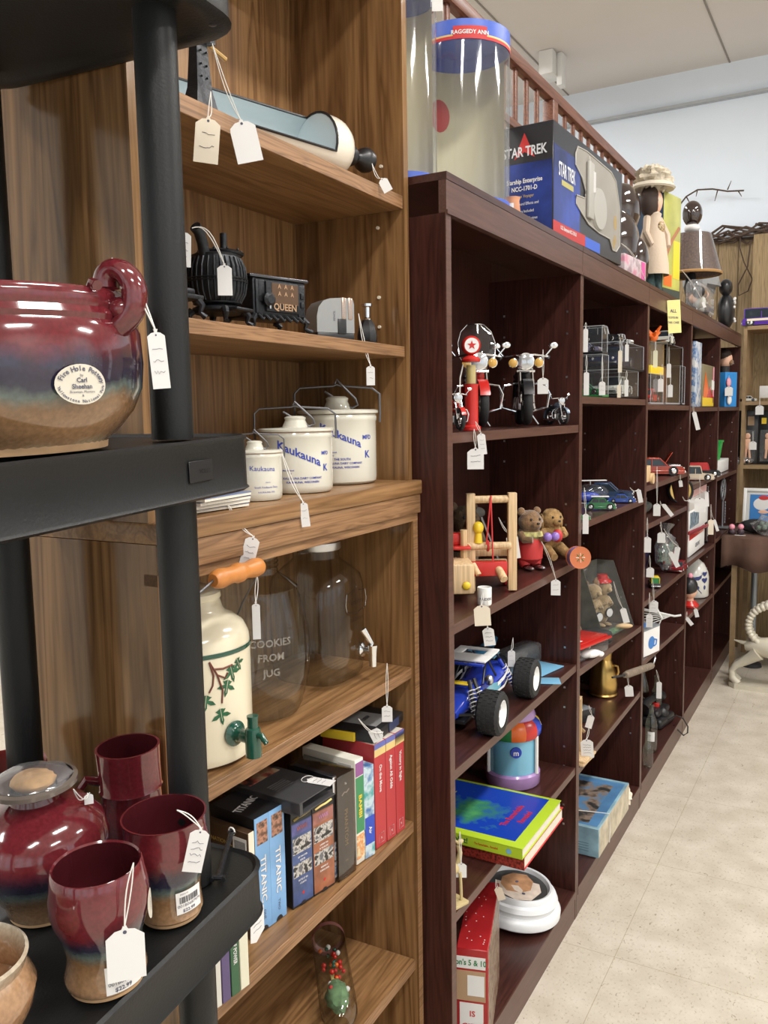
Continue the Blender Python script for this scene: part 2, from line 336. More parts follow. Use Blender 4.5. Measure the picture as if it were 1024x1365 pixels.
fronts = [(-4.3, -3.0), (-2.7, -1.4), (-1.1, .2), (.5, 1.8), (2.1, 3.4)]
wall_with_windows('wall_front', True, Y0, X0, X1, fronts, .7, 3.1)
rights = [(-3.9, -2.3), (-1.9, -.3), (.6, 2.2), (3.2, 4.8)]
wall_with_windows('wall_right', False, X1, Y0, Y1, rights, .9, 3.0)
struct('wall_left', MB().box(X0-.1, X0, Y0, Y1, 0, ZC, WALLW))
wn = 0
for (u0, u1) in fronts:
    wn += 1; b = MB()
    for (p, q, r_, s_) in ((u0, u0+.05, .7, 3.1), (u1-.05, u1, .7, 3.1), (u0, u1, .7, .75), (u0, u1, 3.05, 3.1), (u0, u1, 2.2, 2.25)): b.box(p, q, Y0-.07, Y0-.03, r_, s_, WHITE)
    b.box(u0, u1, Y0-.055, Y0-.05, .7, 3.1, GLASS); struct('window_%d' % wn, b)
for (u0, u1) in rights:
    wn += 1; b = MB()
    for (p, q, r_, s_) in ((u0, u0+.05, .9, 3.), (u1-.05, u1, .9, 3.), (u0, u1, .9, .95), (u0, u1, 2.95, 3.)): b.box(X1+.03, X1+.07, p, q, r_, s_, WHITE)
    b.box(X1+.05, X1+.055, u0, u1, .9, 3., GLASS); struct('window_%d' % wn, b)

# ------------------------------------------------------------------ light
w = bpy.data.worlds.new('world'); SC.world = w; w.use_nodes = True; bg = w.node_tree.nodes['Background']; bg.inputs[0].default_value = (.86, .93, 1, 1); bg.inputs[1].default_value = 2.3
LAMP = pm('tube_light_diffuser', (1, .97, .92), .5, emit=3.0)
k = 0
for (x, y) in ((.9, -1.6), (.9, 1.2), (.9, 4.0), (-2.7, -1.6), (-2.7, 1.6), (-2.7, 4.8), (3., 0), (3., 4.)):
    k += 1
    t = thing('ceiling_light', 'long white fluorescent light on the ceiling', 'ceiling light', (x, y, ZC), 0, 'fluorescent ceiling lights')
    MB().box(-.12, .12, -.6, .6, -.07, -.004, WHITE).build('housing', t); MB().box(-.10, .10, -.58, .58, -.085, -.0705, LAMP).build('diffuser', t)
    l = bpy.data.lights.new('tube_glow', 'AREA'); l.shape = 'RECTANGLE'; l.size = .3; l.size_y = 1.2; l.energy = 105; l.color = (1, .97, .93)
    o = bpy.data.objects.new('tube_glow', l); COL.objects.link(o); o.location = (x, y, ZC-.1)

SC.view_settings.view_transform = 'Standard'; SC.view_settings.look = 'None'; SC.view_settings.gamma = 1; SC.view_settings.use_curve_mapping = False; SC.view_settings.exposure = -.44
SC.cycles.max_bounces = 10; SC.cycles.diffuse_bounces = 4; SC.cycles.glossy_bounces = 4; SC.cycles.transparent_max_bounces = 24; SC.cycles.transmission_bounces = 6
SC.cycles.caustics_reflective = False; SC.cycles.caustics_refractive = False; SC.cycles.use_denoising = True; SC.cycles.sample_clamp_indirect = 6

# ------------------------------------------------------------------ oak bookcase
t = thing('oak_bookcase', 'tall oak grained bookcase with open shelves, left of the dark mahogany bookcases', 'bookcase', WF @ Vector((0, 0, 0)), .895)
D = -.265
def oakside(y0, y1, name, peg):
    b = MB().box(D, 0, y0, y1, 1.455, 2.6, OAKX)
    for (x, z) in peg: b.tube([(x, y0-.004, z), (x, y1, z)], .0035, CREAMP, 8)
    b.build(name, t)
oakside(-.02, 0, 'side_panel', [(-.06, 2.0), (-.06, 1.86), (-.06, 1.8), (-.05, 2.12)])
oakside(-.775, -.755, 'side_panel', [])
MB().box(D-.02, .0115, -.02, .000, 0, 1.4515, OAKX).box(.0116, .012, -.02, .0, 0, 1.411, OAKEDGE).build('side_panel', t)
MB().box(D-.02, .012, -.775, -.755, 0, 1.4515, OAKX).box(.0122, .013, -.775, -.755, 0, 1.411, RAW).build('side_panel', t, label='oak side panel with raw light front edge')
MB().box(D-.01, D, -.775, 0, 1.46, 2.6, OAKV).build('back_panel', t)
MB().box(D-.03, D-.02, -.775, .0, 0, 1.4515, OAKV).build('back_panel', t)
def oakshelf(z, th, x1, y0=-.754, y1=-.021, dd=D): MB().box(dd+.001, x1-.003, y0, y1, z-th, z, OAKH).box(x1-.003, x1, y0, y1, z-th, z, OAKEDGE, bev=.001, seg=1).build('shelf', t)
oakshelf(2.056, .026, -.002); oakshelf(1.757, .022, -.002); oakshelf(2.53, .022, -.002)
for z in (1.08, .733, .41, .09): oakshelf(z, .024, .004, dd=D-.019)
MB().box(D-.02, .022, -.777, .005, 1.452, 1.481, OAKH, bev=.003).build('ledge', t)
MB().box(.0121, .018, -.776, .004, 1.412, 1.4515, OAKEDGE, bev=.002).box(D, -.011, -.754, -.021, 1.42, 1.4515, OAKH).box(-.012, .0118, -.775, .001, 1.3955, 1.4115, OAKEDGE).build('rail', t)
MB().box(-.01, .008, -.754, -.021, 0, .065, OAKH).build('base_rail', t)

# ------------------------------------------------------------------ mahogany bookcases
YD = [1.607, 2.545, 3.42, 4.338, 5.225, 6.10]; XB = -1.05; XFRT = -.76
bays = [[(1.578, 1.578), (1.167, 1.167), (.84, .84), (.507, .507)], [(1.664, 1.660), (1.277, 1.275), (.815, .765), (.492, .496)], [(1.643, 1.637), (1.32, 1.32), (1.165, 1.153), (.853, .84), (.61, .565)],
        [(1.63, 1.63), (1.24, 1.242), (.862, .846), (.585, .55)], [(1.63, 1.63), (1.225, 1.218), (.86, .86), (.55, .55)]]
blab = ['mahogany bookcase nearest the oak one, holding toy motorcycles and a race buggy', 'second mahogany bookcase along, with cased cars, a brass vase and a blue box',
        'third mahogany bookcase along, with the red car whose hood stands open', 'fourth mahogany bookcase along, holding the white crock with blue birds', 'farthest mahogany bookcase, in the corner, dark and nearly empty below']
def bay_z(i, k, y):
    a, c = bays[i][k]; f = (y-YD[i])/(YD[i+1]-YD[i]); return a+(c-a)*f
for i in range(5):
    ya, yb = YD[i]+.001, YD[i+1]-.001; t = thing('mahogany_bookcase', blab[i], 'bookcase', (0, ya, 0), 0, 'dark mahogany bookcases'); L = yb-ya; P = .013
    holes = lambda b, y: [b.box(x-.003, x+.003, y-.0006, y+.0006, z-.003, z+.003, STEEL) for x in (-.80, -1.0) for z in [.25+.064*q for q in range(28) if q % 3]]
    w1 = .024 if i == 0 else P
    b = MB().box(XB, XFRT-.002, 0, w1, 0, 2.02, MARV).box(XFRT-.002, XFRT, 0, w1, .0, 2.02, MARE); b.build('side_panel', t)
    b = MB().box(XB, XFRT-.002, L-P, L, 0, 2.02, MARV).box(XFRT-.002, XFRT, L-P, L, .0, 2.02, MARE); holes(b, L-P-.0003); b.build('side_panel', t)
    MB().box(XB-.006, XB, 0, L, 0, 2.1, MARV).build('back_panel', t)
    MB().box(XB, XFRT+.002, 0, L, 2.085, 2.1, MARH).build('top_panel', t)
    MB().box(XFRT-.016, XFRT+.001, 0, L, 2.0205, 2.0845, MARE).box(XFRT+.001, XFRT+.004, 0, L, 2.018, 2.026, MARE).build('fascia', t)
    MB().box(XFRT-.02, XFRT-.001, w1, L-P, 0, .075, MARE).build('base_rail', t)
    MB().box(XB, XFRT-.0025, w1, L-P, .076, .094, MARH).box(XFRT-.0024, XFRT+.001, w1, L-P, .07, .095, MARE).build('bottom_shelf', t)
    for (za, zb) in bays[i]:
        yy0, yy1 = w1, L-P; vs = lambda x0, x1: [(x0, yy0, za-.022), (x0, yy0, za), (x0, yy1, zb-.022), (x0, yy1, zb), (x1, yy0, za-.022), (x1, yy0, za), (x1, yy1, zb-.022), (x1, yy1, zb)]
        F = [(0, 1, 3, 2), (4, 6, 7, 5), (0, 4, 5, 1), (2, 3, 7, 6), (0, 2, 6, 4), (1, 5, 7, 3)]
        MB().add(vs(XB, XFRT-.006), F, MARH).add(vs(XFRT-.006, XFRT-.003), F, MARE).build('shelf', t)

# ------------------------------------------------------------------ black resin shelving (shelves sag a little)
RS = dict(mid=(1.597, 2.1), low=(1.057, 2.6))
def rs_z(k, y):
    z, a = RS[k]; return z+math.tan(R(a))*(y-.785)
t = thing('resin_shelving', 'black resin shelving unit on round posts, in the left foreground', 'shelving', (0, 0, 0))
def rshelf(z, a, yaw_, under):
    rr = .055 if under else .045; xo, xi, ye, yn = -.64, -1.06, (.84 if under else (.835 if z > 1.4 else .832)), -.13; poly = []
    for (cx, cy, s0) in ((xo-rr, ye-rr, 0), (xi+rr, ye-rr, 90), (xi+rr, yn+rr, 180), (xo-rr, yn+rr, 270)):
        for q in range(7): an = R(s0+15*q); poly.append((cx+rr*math.cos(an), cy+rr*math.sin(an)))
    M = T(-.64, .785, z) @ RZ(yaw_) @ RX(a) @ T(.64, -.785, 0)
    b = MB(); th = .066; k = len(poly); cx, cy = (xo+xi)/2, (ye+yn)/2
    ins = lambda d: [(x+(-d if x > cx else d), y+(-d if y > cy else d)) for x, y in poly]
    p1 = ins(.004); p2 = ins(.007)
    rows = [[(x, y, -.004) for x, y in p2], [(x, y, 0) for x, y in p1], [(x, y, -.003) for x, y in poly], [(x, y, -.007) for x, y in ins(.002)], [(x, y, -th+.006) for x, y in ins(.002)], [(x, y, -th+.003) for x, y in poly], [(x, y, -th) for x, y in p1], [(x, y, -th) for x, y in ins(.02)]]
    if under: rows.append([(x, y, -th+.002) for x, y in ins(.024)])
    else: rows.append([(x, y, -.02) for x, y in ins(.03)])
    vs = [v for r_ in rows for v in r_]; n = len(rows)
    fs = [(i*k+j, (i+1)*k+j, (i+1)*k+(j+1) % k, i*k+(j+1) % k) for i in range(n-1) for j in range(k)]+[tuple(range(k)), tuple((n-1)*k+j for j in reversed(range(k)))]
    b.add(vs, fs, RESIN, False, M)
    if under:
        for (x, y) in ((-.665, .80), (-.665, .60)): b.lathe([(0, -th-.0005), (.004, -th-.0005), (.0055, -th+.0005)], BLK, 12, M @ T(x, y, 0))
    else:
        if z > 1.4: b.box(-.6405, -.6398, .69, .732, -.045, -.022, BLK, M, bev=.0003, seg=1)
        b.text('suncast', .0095, RESIN, M @ Vector((-.6398, .711, -.033)), x=(0, 1, 0)) if z > 1.4 else None
    b.build('shelf', t)
rshelf(2.125, 0, 5, True)
rshelf(1.597, 2.1, 5, False); rshelf(1.057, 2.6, 5, False); rshelf(.5, 0, 0, False)
for (x, y) in ((-.702, .743), (-1.002, .743), (-.702, -.05), (-1.002, -.05)):
    zz = [0, .436, .5, .995, 1.056, 1.53, 1.596, 2.061]
    if y < 0: zz = [0, .436, .5, .96, 1.02, 1.51, 1.574, 2.061]
    b = MB()
    for q in range(0, 8, 2): b.lathe([(.0237, zz[q]-.002), (.0237, zz[q+1]+.004)], RESIN, 28, T(x, y, 0))
    b.build('post', t)
def mpp(P): return (Vector(P)-CAM).dot(FW)/FPX          # metres per picture pixel at P
def px_at(px, py, ref): return CAM+ray(px, py)*((Vector(ref)-CAM).dot(FW)/ray(px, py).dot(FW))     # same depth as ref
def toward(P): d = Vector((CAM.x-P[0], CAM.y-P[1], 0)); return d.normalized()
def azim(P): d = toward(P); return math.degrees(math.atan2(d.y, d.x))
BURG = (.125, .015, .020); BURG2 = (.085, .010, .016); NAVY = (.020, .022, .045); TEAL = (.10, .13, .115); TANG = (.36, .21, .11); OCH = (.22, .12, .055); CREAMG = (.46, .36, .22)
def glaze(n, z1, lo=(.34, .48), amp=.35, ns=14):
    a, c = lo; return layered(n, [(0, CREAMG), (.06, TANG), (a-.12, OCH), (a-.04, TEAL), (a+.02, NAVY), (c-.04, (.03, .018, .035)), (c+.06, BURG), (1, BURG)], (0, z1), amp, ns)
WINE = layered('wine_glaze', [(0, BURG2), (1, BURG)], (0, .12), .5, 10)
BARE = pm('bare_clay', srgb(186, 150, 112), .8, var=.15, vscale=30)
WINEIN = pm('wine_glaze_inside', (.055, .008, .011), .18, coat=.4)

# ---- big bowl
bp = Vector((-.752, .540, rs_z('mid', .540)+.0015)); t = thing('pottery_bowl', 'large burgundy glazed bowl with navy and tan base on the middle resin shelf', 'bowl', bp, rot=(R(2.1), 0, 0)); t.scale = (1.07, 1.07, 1.0)
G1 = glaze('bowl_glaze', .155, (.42, .60), .42, 9)
b = MB().lathe([(0, .004), (.098, .004), (.10, 0), (.104, .002), (.106, .008), (.116, .016), (.131, .034), (.140, .056), (.1425, .08), (.1415, .110), (.1375, .118), (.1395, .123), (.1365, .129), (.1385, .134), (.1385, .142), (.1355, .146), (.132, .143), (.131, .12), (.130, .07), (.10, .02), (0, .014)], G1, 72)
b.build('body', t)
MB().lathe([(.0975, -.0005), (.1045, -.0005), (.1055, .007), (.101, .009)], BARE, 64).build('foot_ring', t)
az = 20; h = MB(); c_, s_ = math.cos(R(az)), math.sin(R(az)); Pq = lambda rr, z, o=0: (rr*c_-o*s_, rr*s_+o*c_, z)
h.tube(soft([Pq(.136, .112), Pq(.144, .118), Pq(.152, .128), Pq(.154, .140), Pq(.153, .150), Pq(.148, .160), Pq(.140, .165), Pq(.132, .163), Pq(.128, .156), Pq(.128, .148)]), .0102, WINE, 16, flat=1.4)
h.ball(Pq(.142, .128), (.016, .016, .012), WINE); h.tube([Pq(.128, .140, -.03), Pq(.134, .149, -.034), Pq(.139, .146, -.037)], .005, WINE, 8)
h.build('lug_handle', t)
# round paper seal wrapped on the belly
def surf(r, phi0): return lambda u, v, zc=0: (r*math.cos(phi0+u/r), r*math.sin(phi0+u/r), zc+v)
phi = R(azim(bp)+ 31); st = MB(); n = 32; zc = .060; rr = .1435
f0 = lambda u, v, e=0: ((rr+e)*math.cos(phi+u/rr), (rr+e)*math.sin(phi+u/rr), zc+v)
SEAL = pm('paper_seal', srgb(196, 190, 176), .6)
st.add([f0(0, 0, .0002)]+[f0(.0245*math.cos(2*PI*i/n), .0175*math.sin(2*PI*i/n), .0002) for i in range(n)], [(0, i+1, (i+1) % n+1) for i in range(n)], SEAL)
def arc(txt, size, rx, ry, a0, a1, flip=False):
    for i, ch in enumerate(txt):
        if ch == ' ': continue
        a = R(a0+(a1-a0)*i/(len(txt)-1)); x, y = rx*math.cos(a), ry*math.sin(a); q = a-PI/2+(PI if flip else 0)
        st.textfn(ch, size, PEN, lambda u, v: f0(x+u*math.cos(q)-v*math.sin(q), y+u*math.sin(q)+v*math.cos(q), .0006), True)
arc('Fire Hole Pottery', .0062, .0205, .0135, 158, 8); arc('Yellowstone National Park', .0038, .0215, .0148, 190, 352, True)
for s_t, sz, y in (('by', .0034, .0078), ('Carl', .0058, .0035), ('Sheehan', .0058, -.002), ('Bozeman, Montana', .0031, -.0065), ('&', .003, -.0098)):
    st.textfn(s_t, sz, PEN, lambda u, v, y=y: f0(u, v+y, .0006), sz > .005)
st.build('paper_seal', t)
hp = bp+Vector(Pq(.152, .168)); price_tag(t, px_at(207, 440, hp), .016, .052, toward(hp), hp+Vector((-.006, -.01, .008)), lean=4, marks=3, slack=-.012)

def cup(name, label, cat, base, prof, mat, inner, foot=True, extra=None, tilt=2.6, group=None, rz=0):
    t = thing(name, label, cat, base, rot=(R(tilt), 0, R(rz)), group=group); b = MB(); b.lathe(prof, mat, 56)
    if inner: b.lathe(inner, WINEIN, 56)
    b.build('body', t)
    if foot: r = prof[1][0]; MB().lathe([(r-.004, -.0004), (r+.0004, -.0004), (r+.001, .004), (r-.002, .0045)], BARE, 48).build('foot_ring', t)
    return t
def low(px, py, dz=.0): 
    P = gz(px, py, 1.06)
    for _ in range(5): P = gz(px, py, rs_z('low', P.y)+.001+dz)
    return P
BARCODE = pm('barcode_ink', (.06, .06, .07), .7)
def barcode(b, f, w, h, e=.0003):
    rr = random.Random(3); n = 10
    def patch(u0, u1, v0, v1, mat, ee):
        k = max(1, int((u1-u0)/.004)); vs = []
        for i in range(k+1): u = u0+(u1-u0)*i/k; vs += [f(u, v0, ee), f(u, v1, ee)]
        b.add(vs, [(2*i, 2*i+2, 2*i+3, 2*i+1) for i in range(k)], mat)
    patch(-w/2, w/2, -h/2, h/2, PAPER, e); u = -w*.38
    while u < w*.38: q = rr.choice([.0004, .0008, .0012])*w/.03; patch(u, u+q, -.02*h, h*.27, BARCODE, e+.0003); u += q+rr.choice([.0004, .0008])*w/.03
    b.textfn('MON M', h*.10, PEN, lambda x, y: f(x-w*.2, y+h*.39, e+.0003)); b.textfn('001B0687979', h*.19, PEN, lambda x, y: f(x, y-h*.14, e+.0003)); b.textfn('$22.99', h*.20, PEN, lambda x, y: f(x-w*.05, y-h*.37, e+.0003), True)
# front tumbler
P = low(143, 1302); k = mpp(P); G2 = glaze('tumbler_glaze', .135, (.42, .52), .22, 26)
H = .127; prof = [(0, .003), (.037, .002), (.0405, .006), (.041, .012), (.0375, .024), (.0365, .036), (.040, .052), (.0465, .070), (.0495, .085), (.0490, .100), (.0465, .114), (.0450, H-.002), (.0435, H), (.0420, H-.002)]
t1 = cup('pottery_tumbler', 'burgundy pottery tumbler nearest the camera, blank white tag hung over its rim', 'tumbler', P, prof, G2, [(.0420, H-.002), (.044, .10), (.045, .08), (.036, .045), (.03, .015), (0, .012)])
rphi = R(azim(P)+4)
def fcup(r, z0, ph): return lambda u, v, e=0: ((r+e)*math.cos(ph+u/r), (r+e)*math.sin(ph+u/r), z0+v)
b = MB(); barcode(b, fcup(.0402, .0235, rphi+.35), .036, .030, .0022); b.build('price_label', t1)
b = MB(); fs_ = fcup(.0497, .078, rphi+1.25); b.add([fs_(0, 0, .0002)]+[fs_(.010*math.cos(a*PI/10), .016*math.sin(a*PI/10), .0003) for a in range(20)], [(0, i+1, (i+1) % 20+1) for i in range(20)], SEAL); b.textfn('Pottery', .0045, PEN, lambda x, y: fs_(y, x, .0006)); b.build('paper_seal', t1)
tp = P+Vector((0, 0, H)); d = toward(P); sd = Vector((0, 0, 1)).cross(d)
F = P+d*.055+Vector((0, 0, .06)); price_tag(t1, px_at(166, 1236, F), .036, .052, d, px_at(178, 1150, P+d*.046+sd*.01+Vector((0, 0, H))), slack=-.004)
# second tumbler
P = low(229, 1214); H = .120; G3 = glaze('tumbler_glaze_pale', .13, (.40, .56), .25, 22)
prof = [(0, .003), (.033, .002), (.036, .006), (.0355, .014), (.0345, .03), (.038, .05), (.0455, .072), (.0480, .088), (.0455, .102), (.0460, H-.004), (.0475, H), (.0455, H)]
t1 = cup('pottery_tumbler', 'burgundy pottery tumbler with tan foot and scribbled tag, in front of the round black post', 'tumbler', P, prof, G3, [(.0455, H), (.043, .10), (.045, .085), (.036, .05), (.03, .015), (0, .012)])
rphi = R(azim(P)+4); b = MB(); barcode(b, fcup(.0362, .030, rphi+.50), .030, .026, .003); b.build('price_label', t1)
d = toward(P); F = P+d*.052+Vector((0, 0, .06)); price_tag(t1, px_at(268, 1104, F), .021, .048, d, px_at(236, 1080, P+d*.044+Vector((0, 0, H))), lean=-14, marks=4, slack=-.004)
# tall mug with handle
P = low(181, 1118); H = .132; prof = [(0, .003), (.036, .002), (.0385, .006), (.039, .05), (.0400, .074), (.0412, .076), (.0400, .079), (.0405, .105), (.0415, H), (.0385, H)]
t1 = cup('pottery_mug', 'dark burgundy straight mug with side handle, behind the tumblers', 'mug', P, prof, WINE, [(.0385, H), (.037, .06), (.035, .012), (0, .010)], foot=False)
d = toward(P); s2 = -Vector((0, 0, 1)).cross(d); v = lambda r_, z: tuple(s2*r_+Vector((0, 0, z))); MB().tube([v(.036, .088), v(.055, .094), (v(.066, .080)), v(.066, .055), v(.054, .038), v(.036, .034)], [.007, .006, .0055, .0055, .006, .007], WINE, 10).build('handle', t1)
# stoppered jug
P = low(62, 1208); G4 = glaze('jug_glaze', .17, (.36, .46), .16, 20)
prof = [(0, .003), (.040, .002), (.043, .006), (.046, .018), (.060, .038), (.074, .062), (.078, .082), (.073, .104), (.058, .122), (.038, .132), (.028, .136), (.026, .142), (.030, .148), (.044, .153), (.047, .156), (.043, .157)]
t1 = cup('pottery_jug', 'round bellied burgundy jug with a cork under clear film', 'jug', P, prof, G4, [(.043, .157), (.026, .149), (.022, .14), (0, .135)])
MB().lathe([(.044, .1565), (.049, .153), (.049, .158), (.044, .160)], pm('taupe_rim_glaze', (.16, .13, .11), .15, coat=.6), 40).build('rim', t1)
MB().ball((0, 0, .157), (.026, .024, .011), pm('cork', srgb(206, 160, 104), .85, var=.25, vscale=70), 20, e=.1).build('cork', t1)
b = MB(); b.ball((0, 0, .157), (.044, .043, .015), BAGP, 22, e=.12, es=9); b.build('clear_film', t1)
d = toward(P); price_tag(t1, px_at(118, 1058, P+Vector((0, 0, .15))), .010, .012, d, px_at(98, 1052, P+Vector((0, 0, .15))+d*.04), slack=.01)
# wide bowl and plate at the back left
P = gz(6, 1006, 1.155); t1 = thing('pottery_dish', 'open red glazed dish at the left edge, behind the jug', 'dish', (P.x, P.y, rs_z('low', P.y)+.001), rot=(R(2.6), 0, 0))
MB().lathe([(0, .002), (.030, .0), (.033, .006), (.042, .030), (.052, .060), (.058, .082), (.0575, .085), (.054, .082), (.045, .05), (0, .02)], pm('bright_wine_glaze', (.20, .022, .020), .3, var=.1), 48).build('body', t1)
# brown organic pot at lower left
P = low(-34, 1398); t1 = thing('pottery_pitcher', 'tan and cream glazed pot with curling rim, cropped at the lower left corner', 'pot', P, rot=(R(2.6), 0, 0))
G5 = layered('tan_pot_glaze', [(0, TANG), (.5, (.30, .16, .08)), (.75, TANG), (1, (.5, .46, .36))], (0, .1), .3, 14)
b = MB().lathe([(0, .002), (.030, 0), (.040, .012), (.055, .04), (.060, .06), (.052, .080), (.056, .092), (.053, .094), (.047, .08), (.052, .05), (0, .02)], G5, 40, Matrix.Diagonal((1.05, .95, 1, 1))); b.build('body', t1)
# small open-ended wrench shaped hook on the shelf
Pa, Pb = low(308, 1112, .004), low(291, 1170, .003); t1 = thing('dark_metal_key', 'small dark metal wrench lying near the lower resin shelf corner', 'wrench', (Pa+Pb)/2)
I = MW(t1).inverted(); a, c = I @ Pa, I @ Pb; ax_ = (c-a).normalized(); sd = Vector((-ax_.y, ax_.x, 0)); b = MB(); b.tube([a, a.lerp(c, .5), c], [.003, .0028, .0035], IRON, 8, flat=1.2)
b.tube([c+sd*.007+ax_*.005, c+sd*.007, c, c-sd*.007, c-sd*.007+ax_*.005], .003, IRON, 8); b.tube([a+Vector((math.cos(q)*.004, math.sin(q)*.004, 0))-ax_*.005 for q in [i*PI/5 for i in range(10)]], .002, IRON, 6, closed=True); b.build('wrench_body', t1)
MB().tube([a+Vector((math.cos(q)*.005, 0, .001+math.sin(q)*.005))-ax_*.006 for q in [i*PI/5 for i in range(10)]], .0011, STR, 6, closed=True).build('string', t1)

# ================================================================== oak bookcase contents
def wtag(root, px, py, lx, w, h, attach_px=None, alx=None, **k):
    hole = WF @ wx(px, py, lx); at = None
    if attach_px: at = WF @ wx(attach_px[0], attach_px[1], alx if alx is not None else lx)
    return price_tag(root, hole, w, h, k.pop('face', toward(hole)), at, **k)
# -- top shelf
ENAM = pm('cream_enamel', srgb(225, 216, 200), .22, coat=.5); ENAMI = pm('pale_blue_enamel', srgb(196, 208, 212), .2, coat=.5); TRIMB = pm('black_enamel_trim', (.01, .01, .012), .3)
ZTR = .0575
t = wthing('enamel_trough', 'long cream enamel trough with black rim and knob handle, on the top oak shelf', 'trough', (-.118, -.385, 2.0585), -13)
rad = lambda y: .045+.012*(y+.30)/.46 if y < .16 else (.057 if y < .195 else .057*math.sqrt(max(0, 1-((y-.195)/.055)**2)))
b = MB(); ys = [-.30+.02*i for i in range(24)]+[.17, .195, .21, .225, .237, .245, .2495]; A0, A1 = R(-22), R(112)
def ring(y, r_, a0, a1, n): return [(r_*math.cos(a0+(a1-a0)*i/n), y, ZTR+r_*math.sin(a0+(a1-a0)*i/n)) for i in range(n+1)]
for (yy, off, mat) in (([y for y in ys if y <= .17], 0, ENAM), ([y for y in ys if y <= .17], -.002, ENAMI)):
    n = 28; vs = []; [vs.extend(ring(y, rad(y)+off, A1, A0+2*PI, n)) for y in yy]
    b.add(vs, [(i*(n+1)+j, i*(n+1)+j+1, (i+1)*(n+1)+j+1, (i+1)*(n+1)+j) for i in range(len(yy)-1) for j in range(n)], mat, True)
yy = [y for y in ys if y >= .17]; n = 32; vs = []; [vs.extend(ring(y, rad(y), 0, 2*PI, n)[:-1]) for y in yy]
b.add(vs, [(i*n+j, i*n+(j+1) % n, (i+1)*n+(j+1) % n, (i+1)*n+j) for i in range(len(yy)-1) for j in range(n)]+[tuple((len(yy)-1)*n+j for j in range(n))], ENAM, True)
vs = ring(.17, rad(.17)-.001, 0, 2*PI, 24)[:-1]; b.add(vs, [tuple(range(24))], ENAMI)
vs = ring(-.30, rad(-.30), 0, 2*PI, 24)[:-1]; b.add(vs, [tuple(range(24))], ENAM); b.build('body', t)
rim = [ring(y, rad(y), A1, A1+.01, 1)[0] for y in ys if y <= .17]+[ring(.17, rad(.17), A1, A0, 10)[i] for i in range(1, 10)]+[ring(y, rad(y), A0, A0+.01, 1)[0] for y in reversed([y for y in ys if y <= .17])]
MB().tube(rim, .0024, TRIMB, 6).build('rim', t)
kn = MB(); M = T(0, .2495, ZTR) @ RX(-90); kn.lathe([(.010, -.003), (.010, .008)], CHROME, 20, M).lathe([(.0, .008), (.017, .008), (.019, .016), (.015, .024), (.010, .030), (.012, .036), (.021, .044), (.024, .055), (.021, .066), (.010, .072), (0, .073)], BLK, 24, M); kn.build('knob_handle', t)
wtag(t, 509, 238, .006, .018, .026, (496, 218), -.03, lean=28)
t = wthing('cast_iron_tool', 'black cast iron mill stand with slotted head, before the enamel trough', 'cast iron tool', (-.03, -.60, 2.0575))
b = MB()
def cone(b, z0, z1, a0, a1, mat, sq=.6): b.add([(sx*a*sq, sy*a, z) for z, a in ((z0, a0), (z1, a1)) for sx, sy in ((-1, -1), (1, -1), (1, 1), (-1, 1))], [(3, 2, 1, 0), (4, 5, 6, 7), (0, 1, 5, 4), (1, 2, 6, 5), (2, 3, 7, 6), (3, 0, 4, 7)], mat)
cone(b, 0, .03, .024, .016, IRON); cone(b, .03, .095, .016, .011, IRON); cone(b, .095, .105, .022, .022, IRON); cone(b, .105, .19, .010, .010, IRON); cone(b, .15, .165, .022, .022, IRON)
for z in (.045, .062, .08): b.tube([(.008, -.006, z), (.0115, -.006, z)], .0015, BLK, 6).tube([(.008, .006, z), (.0115, .006, z)], .0015, BLK, 6)
b.tube([(0, -.026, .15), (0, .026, .15)], .006, IRON, 10).tube([(.008, 0, .11), (.008, 0, .16)], .004, IRON, 8); b.build('stand', t)
MB().tube([(.0, .012, .10), (.005, .055, .088)], [.003, .0036], pm('brass_rod', (.45, .28, .10), .4), 8).build('rod', t)
MB().tube([(0, .024, .15), (.004, .027, .13), (.004, .027, .105)], .0035, IRON, 8).build('lever', t)
wtag(t, 278, 156, .008, .034, .060, (281, 122), .004, lean=-6, mat=CREAMP, marks=2)
wtag(t, 321, 160, .010, .038, .058, (283, 58), -.01, lean=12)
t = wthing('ribbed_glass_stem', 'clear ribbed glass stem beside the black post, at the top shelf end', 'glass', (-.05, -.685, 2.0575)); b = MB()
b.lathe([(0, 0), (.020, 0), (.021, .004), (.008, .012), (.0075, .03), (.012, .045), (.007, .06), (.013, .085), (.009, .1), (.016, .13), (.017, .16), (.015, .16), (.014, .13), (0, .12)], clear('ribbed_glass', (.75, .73, .68), 1.55, .04, .12), 16, smooth=False); b.build('stem', t)

# -- second shelf: stoves and small things
z2 = 1.7585
def leg(b, x, y, h=.022, s=1, ox=.006, oy=.006): b.tube([(x, y, h), (x+ox*.7, y+oy*.7, h*.75), (x+ox*.4, y+oy*.4, h*.4), (x+ox*1.3, y+oy*1.3, .0052)], [.006*s, .005*s, .0032*s, .0045*s], IRON, 8)
P = wx(291, 428, -.075); t = wthing('potbelly_stove_miniature', 'miniature cast iron potbelly stove with blank tag on its front', 'toy stove', (-.075, P.y, z2), 5)
b = MB(); b.lathe([(0, .034), (.030, .034), (.036, .038), (.043, .052), (.046, .072), (.044, .092), (.038, .108), (.039, .111), (.034, .113), (0, .113)], IRON, 40)
for i in range(30): a = 2*PI*i/30; b.tube([(r_*math.cos(a), r_*math.sin(a), z) for r_, z in ((.037, .040), (.0442, .053), (.0472, .072), (.0452, .092), (.0392, .106))], .0013, IRON, 4)
for z, r_ in ((.070, .0478), (.074, .0478), (.038, .0372)): b.tube([(r_*math.cos(a*PI/16), r_*math.sin(a*PI/16), z) for a in range(32)], .0014, IRON, 5, closed=True)
b.build('firepot', t)
